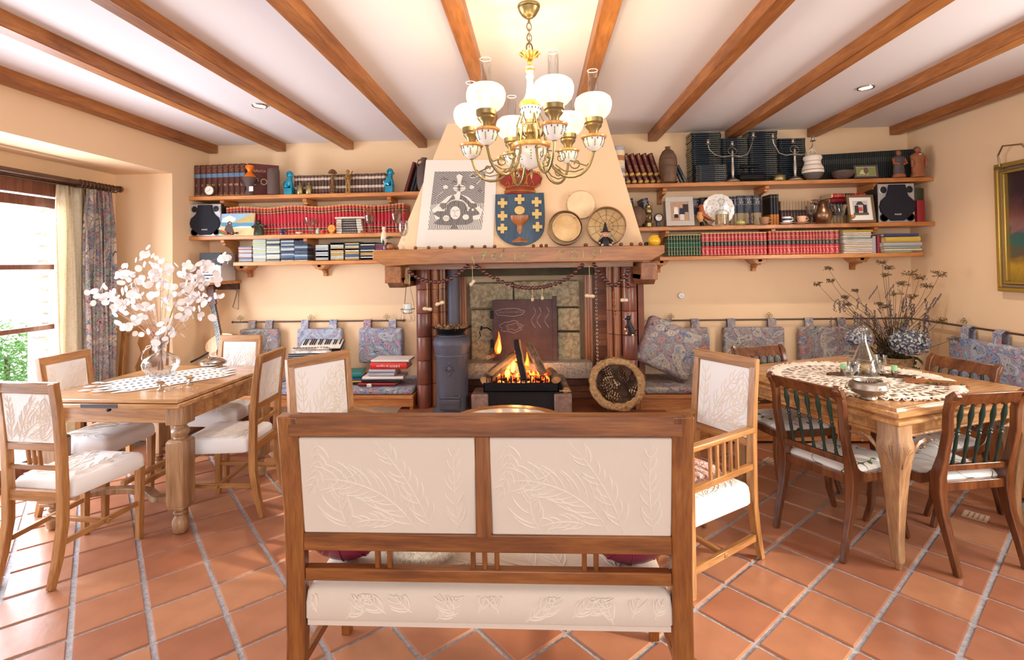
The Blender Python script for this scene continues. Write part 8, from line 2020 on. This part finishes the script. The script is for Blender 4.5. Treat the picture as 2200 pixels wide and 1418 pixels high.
# ================================================================== DRIED PLANTS IN THE CORNER
pb=Vector((P(1918,790,Y=4.42).x,4.42,.458));bk2=E('flower_basket',pb,0,'round woven basket holding the tall dried plants in the corner','basket')
hb_=P(1918,766,Y=4.42).z-.458
MB().lathe([(.10,0),(.125,.06),(.140,hb_-.02),(.142,hb_),(.13,hb_),(.12,.05),(0,.03)],28).build('basket_body','straw',bk2)
b=MB();[b.ring((0,0,.03+k*.03),.112+.028*(k*.03+.03)/hb_+.002,.006,28,5)for k in range(int(hb_/.03))];b.build('woven_coils','straw',bk2)
dp=E('dried_plants',pb+Vector((0,0,.10)),0,'tall spray of dried umbels and lavender with hydrangea heads in the basket','dried flowers')
plain('stem_dark',(86,70,46),.8);plain('umbel',(104,80,48),.8);plain('lavender',(104,90,92),.8);plain('leafy',(70,88,50),.7)
st_m,um,lv=MB(),MB(),MB();q=random.Random(21)
def stalk(u,v,Y,r=.0026):
 top=P(u,v,Y=Y)-dp.location;side=Vector((q.uniform(-.05,.05),q.uniform(-.03,.03),.04));mid=top*.5+Vector((-top.x*.16,-top.y*.1,abs(top.x)*.12));st_m.tube([side*.5,mid*.55+side*.3,mid,top*.8+Vector((0,0,.01)),top],r,5,scl=[1.3,1.1,.9,.7,.4]);return top
def umbel(top,s,n=30):
 s*=1.15
 for k in range(n):
  a=q.uniform(0,6.28);r_=s*math.sqrt(q.random());e=top+Vector((r_*cos(a),r_*sin(a)*.8,s*.2+q.uniform(-.4,.4)*s));st_m.tube([top,e],.0008,4)
  for j in range(3):um.ball(e+Vector((q.gauss(0,.005),q.gauss(0,.005),q.gauss(0,.004))),q.uniform(.002,.0042),n=5,m=4)
for(u,v,s)in((1780,578,.03),(1758,612,.035),(1785,605,.03),(1815,640,.03),(1838,625,.025),(1895,565,.035),(1908,578,.04),(1903,592,.03),(1955,590,.06),(1975,598,.05),(2018,592,.05),(1990,616,.045),(1925,632,.05),(1960,640,.045),(1888,655,.03),(1905,660,.04),(1820,655,.03),(1940,612,.04),(2020,690,.04),(2048,728,.035)):
 umbel(stalk(u,v,4.42+q.uniform(-.18,.1)-max(0,u-1990)*.009),s)
for k in range(60):
 u=q.uniform(1845,1985)if k>6 else q.uniform(1800,1860);v=q.uniform(640,715);top=stalk(u+(u-1915)*.15,v,4.42+q.uniform(-.15,.1),.0018)
 for j in range(16):lv.ball(top+Vector((q.gauss(0,.005),q.gauss(0,.005),-.006*j)),q.uniform(.003,.006),q.uniform(.003,.006),.006,5,4)
for(u,v)in((2022,632),(2010,640),(2000,660),(1885,615),(1920,612)):
 top=stalk(u,v,4.36,.0018)
 for j in range(18):lv.ball(top+Vector((-.004*j+q.gauss(0,.003),0,-.006*j)),.005,.005,.007,5,4)
st_m.build('stems','stem_dark',dp);tag(um.build('umbels','umbel',dp),kind='stuff');tag(lv.build('lavender_spikes','lavender',dp),kind='stuff')
b=MB()
for k in range(520):
 a=q.uniform(0,6.28);r_=q.uniform(.02,.17);T=TR(r_*cos(a),r_*sin(a)*.8,q.uniform(.04,.26),q.uniform(-1.2,1.2),q.uniform(-1.2,1.2),q.uniform(0,6));s=q.uniform(.015,.035);b.add([(-s,0,0),(0,-s*.25,.003),(s,0,0),(0,s*.25,.003)],[(0,1,2,3)],T)
tag(b.build('dry_leaves','stem_dark',dp,fix=False,smooth=False),kind='stuff')
b=MB()
for k in range(50):T=TR(q.uniform(-.17,.16),q.uniform(-.16,.05),q.uniform(-.06,.12),q.uniform(-1.2,1.2),q.uniform(-1.2,1.2),q.uniform(0,6));s=q.uniform(.03,.05);b.add([(-s,0,0),(0,-s*.35,.006),(s,0,0),(0,s*.35,.006)],[(0,1,2,3)],T)
tag(b.build('green_leaves','leafy',dp,fix=False,smooth=False),kind='stuff')
plain('hyd_a',(158,170,176),.8);plain('hyd_b',(206,206,198),.8);plain('hyd_c',(96,104,112),.8);plain('hyd_d',(180,160,176),.8)
for(u,v,Y,r_,lab)in((1954,735,4.22,.145,'head'),(1846,726,4.28,.10,'head')):
 c=P(u,v,Y=Y)-dp.location
 hd=MB().ball(c,r_*.78,r_*.7,r_*.6,14,9).build('hydrangea_head','hyd_c',dp)
 for mi,m_ in enumerate(('hyd_a','hyd_b','hyd_c','hyd_d')):
  b=MB()
  for k in range(190):
   d=Vector((q.gauss(0,1),q.gauss(0,1),q.gauss(0,1))).normalized();o_=c+Vector((d.x*r_,d.y*r_*.9,d.z*r_*.74))*q.uniform(.84,1.02);rt_=d.to_track_quat('Z','Y').to_matrix().to_4x4();s=q.uniform(.007,.012)
   b.add([(-s,0,.0),(0,-s,.002),(s,0,0),(0,s,.002)],[(0,1,2,3)],Matrix.Translation(o_)@rt_@TR(0,0,0,q.uniform(-.7,.7),q.uniform(-.7,.7),q.uniform(0,6)))
  tag(b.build('florets',m_,hd,fix=False,smooth=False),kind='stuff')
 st2_=MB().tube([Vector((0,0,.05)),c*.5,c],.004,6).build('hydrangea_stem','stem_dark',dp)
 # wall socket
p=P(1464,635,Y=4.79);t=E('wall_socket',(p.x,4.8,p.z),0,'round white porcelain switch on the wall right of the fireplace','switch');T=TR(0,0,0,rx=PI/2);MB().lathe([(0,.0),(.032,.0),(.032,.012),(.026,.022),(.0,.024)],24,T=T).build('base','white_gloss',t);b=MB();b.tube([(-.008,-.026,.008),(.008,-.026,-.008)],.005,7);b.build('toggle','white',t)
# ================================================================== PAINTING ON THE RIGHT WALL
a,c=P(2135,355,X=3.36),P(2150,626,X=3.36);yA=a.y;Lp=1.15;zt_,zb_=a.z,c.z
pt=E('gilt_framed_painting',(3.40,yA-Lp/2,(zt_+zb_)/2),0,'large dark oil painting in a gilt and silver frame on the right wall','painting');hh=(zt_-zb_)/2;ww=Lp/2
for k,(m_,i0,i1,th)in enumerate((('gilt',0,.030,.045),('pewter',.030,.055,.030),('gilt',.055,.075,.040))):
 for(y0,y1,z0,z1)in((-ww+i0,ww-i0,hh-i1,hh-i0),(-ww+i0,ww-i0,-hh+i0,-hh+i1),(-ww+i0,-ww+i1,-hh+i1,hh-i1),(ww-i1,ww-i0,-hh+i1,hh-i1)):MB().box(-th,0,y0,y1,z0,z1).build('frame_moulding',m_,pt,.005)
def oil():
 m,n,b=nt('oil_canvas');tc=n.nodes.new('ShaderNodeTexCoord');sp=n.nodes.new('ShaderNodeSeparateXYZ');n.links.new(tc.outputs['Generated'],sp.inputs[0]);nz=n.nodes.new('ShaderNodeTexNoise');nz.inputs['Scale'].default_value=5;nz.inputs['Detail'].default_value=5;nz.inputs['Distortion'].default_value=1.2;n.links.new(tc.outputs['Object'],nz.inputs['Vector'])
 ma=n.nodes.new('ShaderNodeMath');ma.operation='MULTIPLY_ADD';ma.inputs[1].default_value=.35;n.links.new(nz.outputs['Fac'],ma.inputs[0]);n.links.new(sp.outputs['Z'],ma.inputs[2])
 r=ramp(n,[(.14,(120,100,40)),(.30,(176,140,40)),(.42,(98,72,50)),(.56,(40,96,84)),(.64,(60,84,84)),(.67,(130,92,88)),(.80,(104,60,56)),(.95,(60,34,44)),(1.1,(44,28,34))]);n.links.new(ma.outputs[0],r.inputs[0]);n.links.new(r.outputs[0],b.inputs['Base Color']);b.inputs['Roughness'].default_value=.45;MATS['oil_canvas']=m
oil();MB().box(-.012,0,-ww+.07,ww-.07,-hh+.07,hh-.07).build('canvas','oil_canvas',pt,smooth=False)
b=MB();b.tube([(-.05,ww-.06,hh-.02),(-.06,ww-.06,hh+.06),(-.08,ww-.12,hh+.115),(-.06,ww-.24,hh+.10),(-.03,ww-.28,hh+.01)],.006,7);b.tube([(-.05,ww-.08,hh-.03),(-.05,ww-.02,hh-.03)],.010,8);b.build('picture_lamp_bracket','brass',pt)
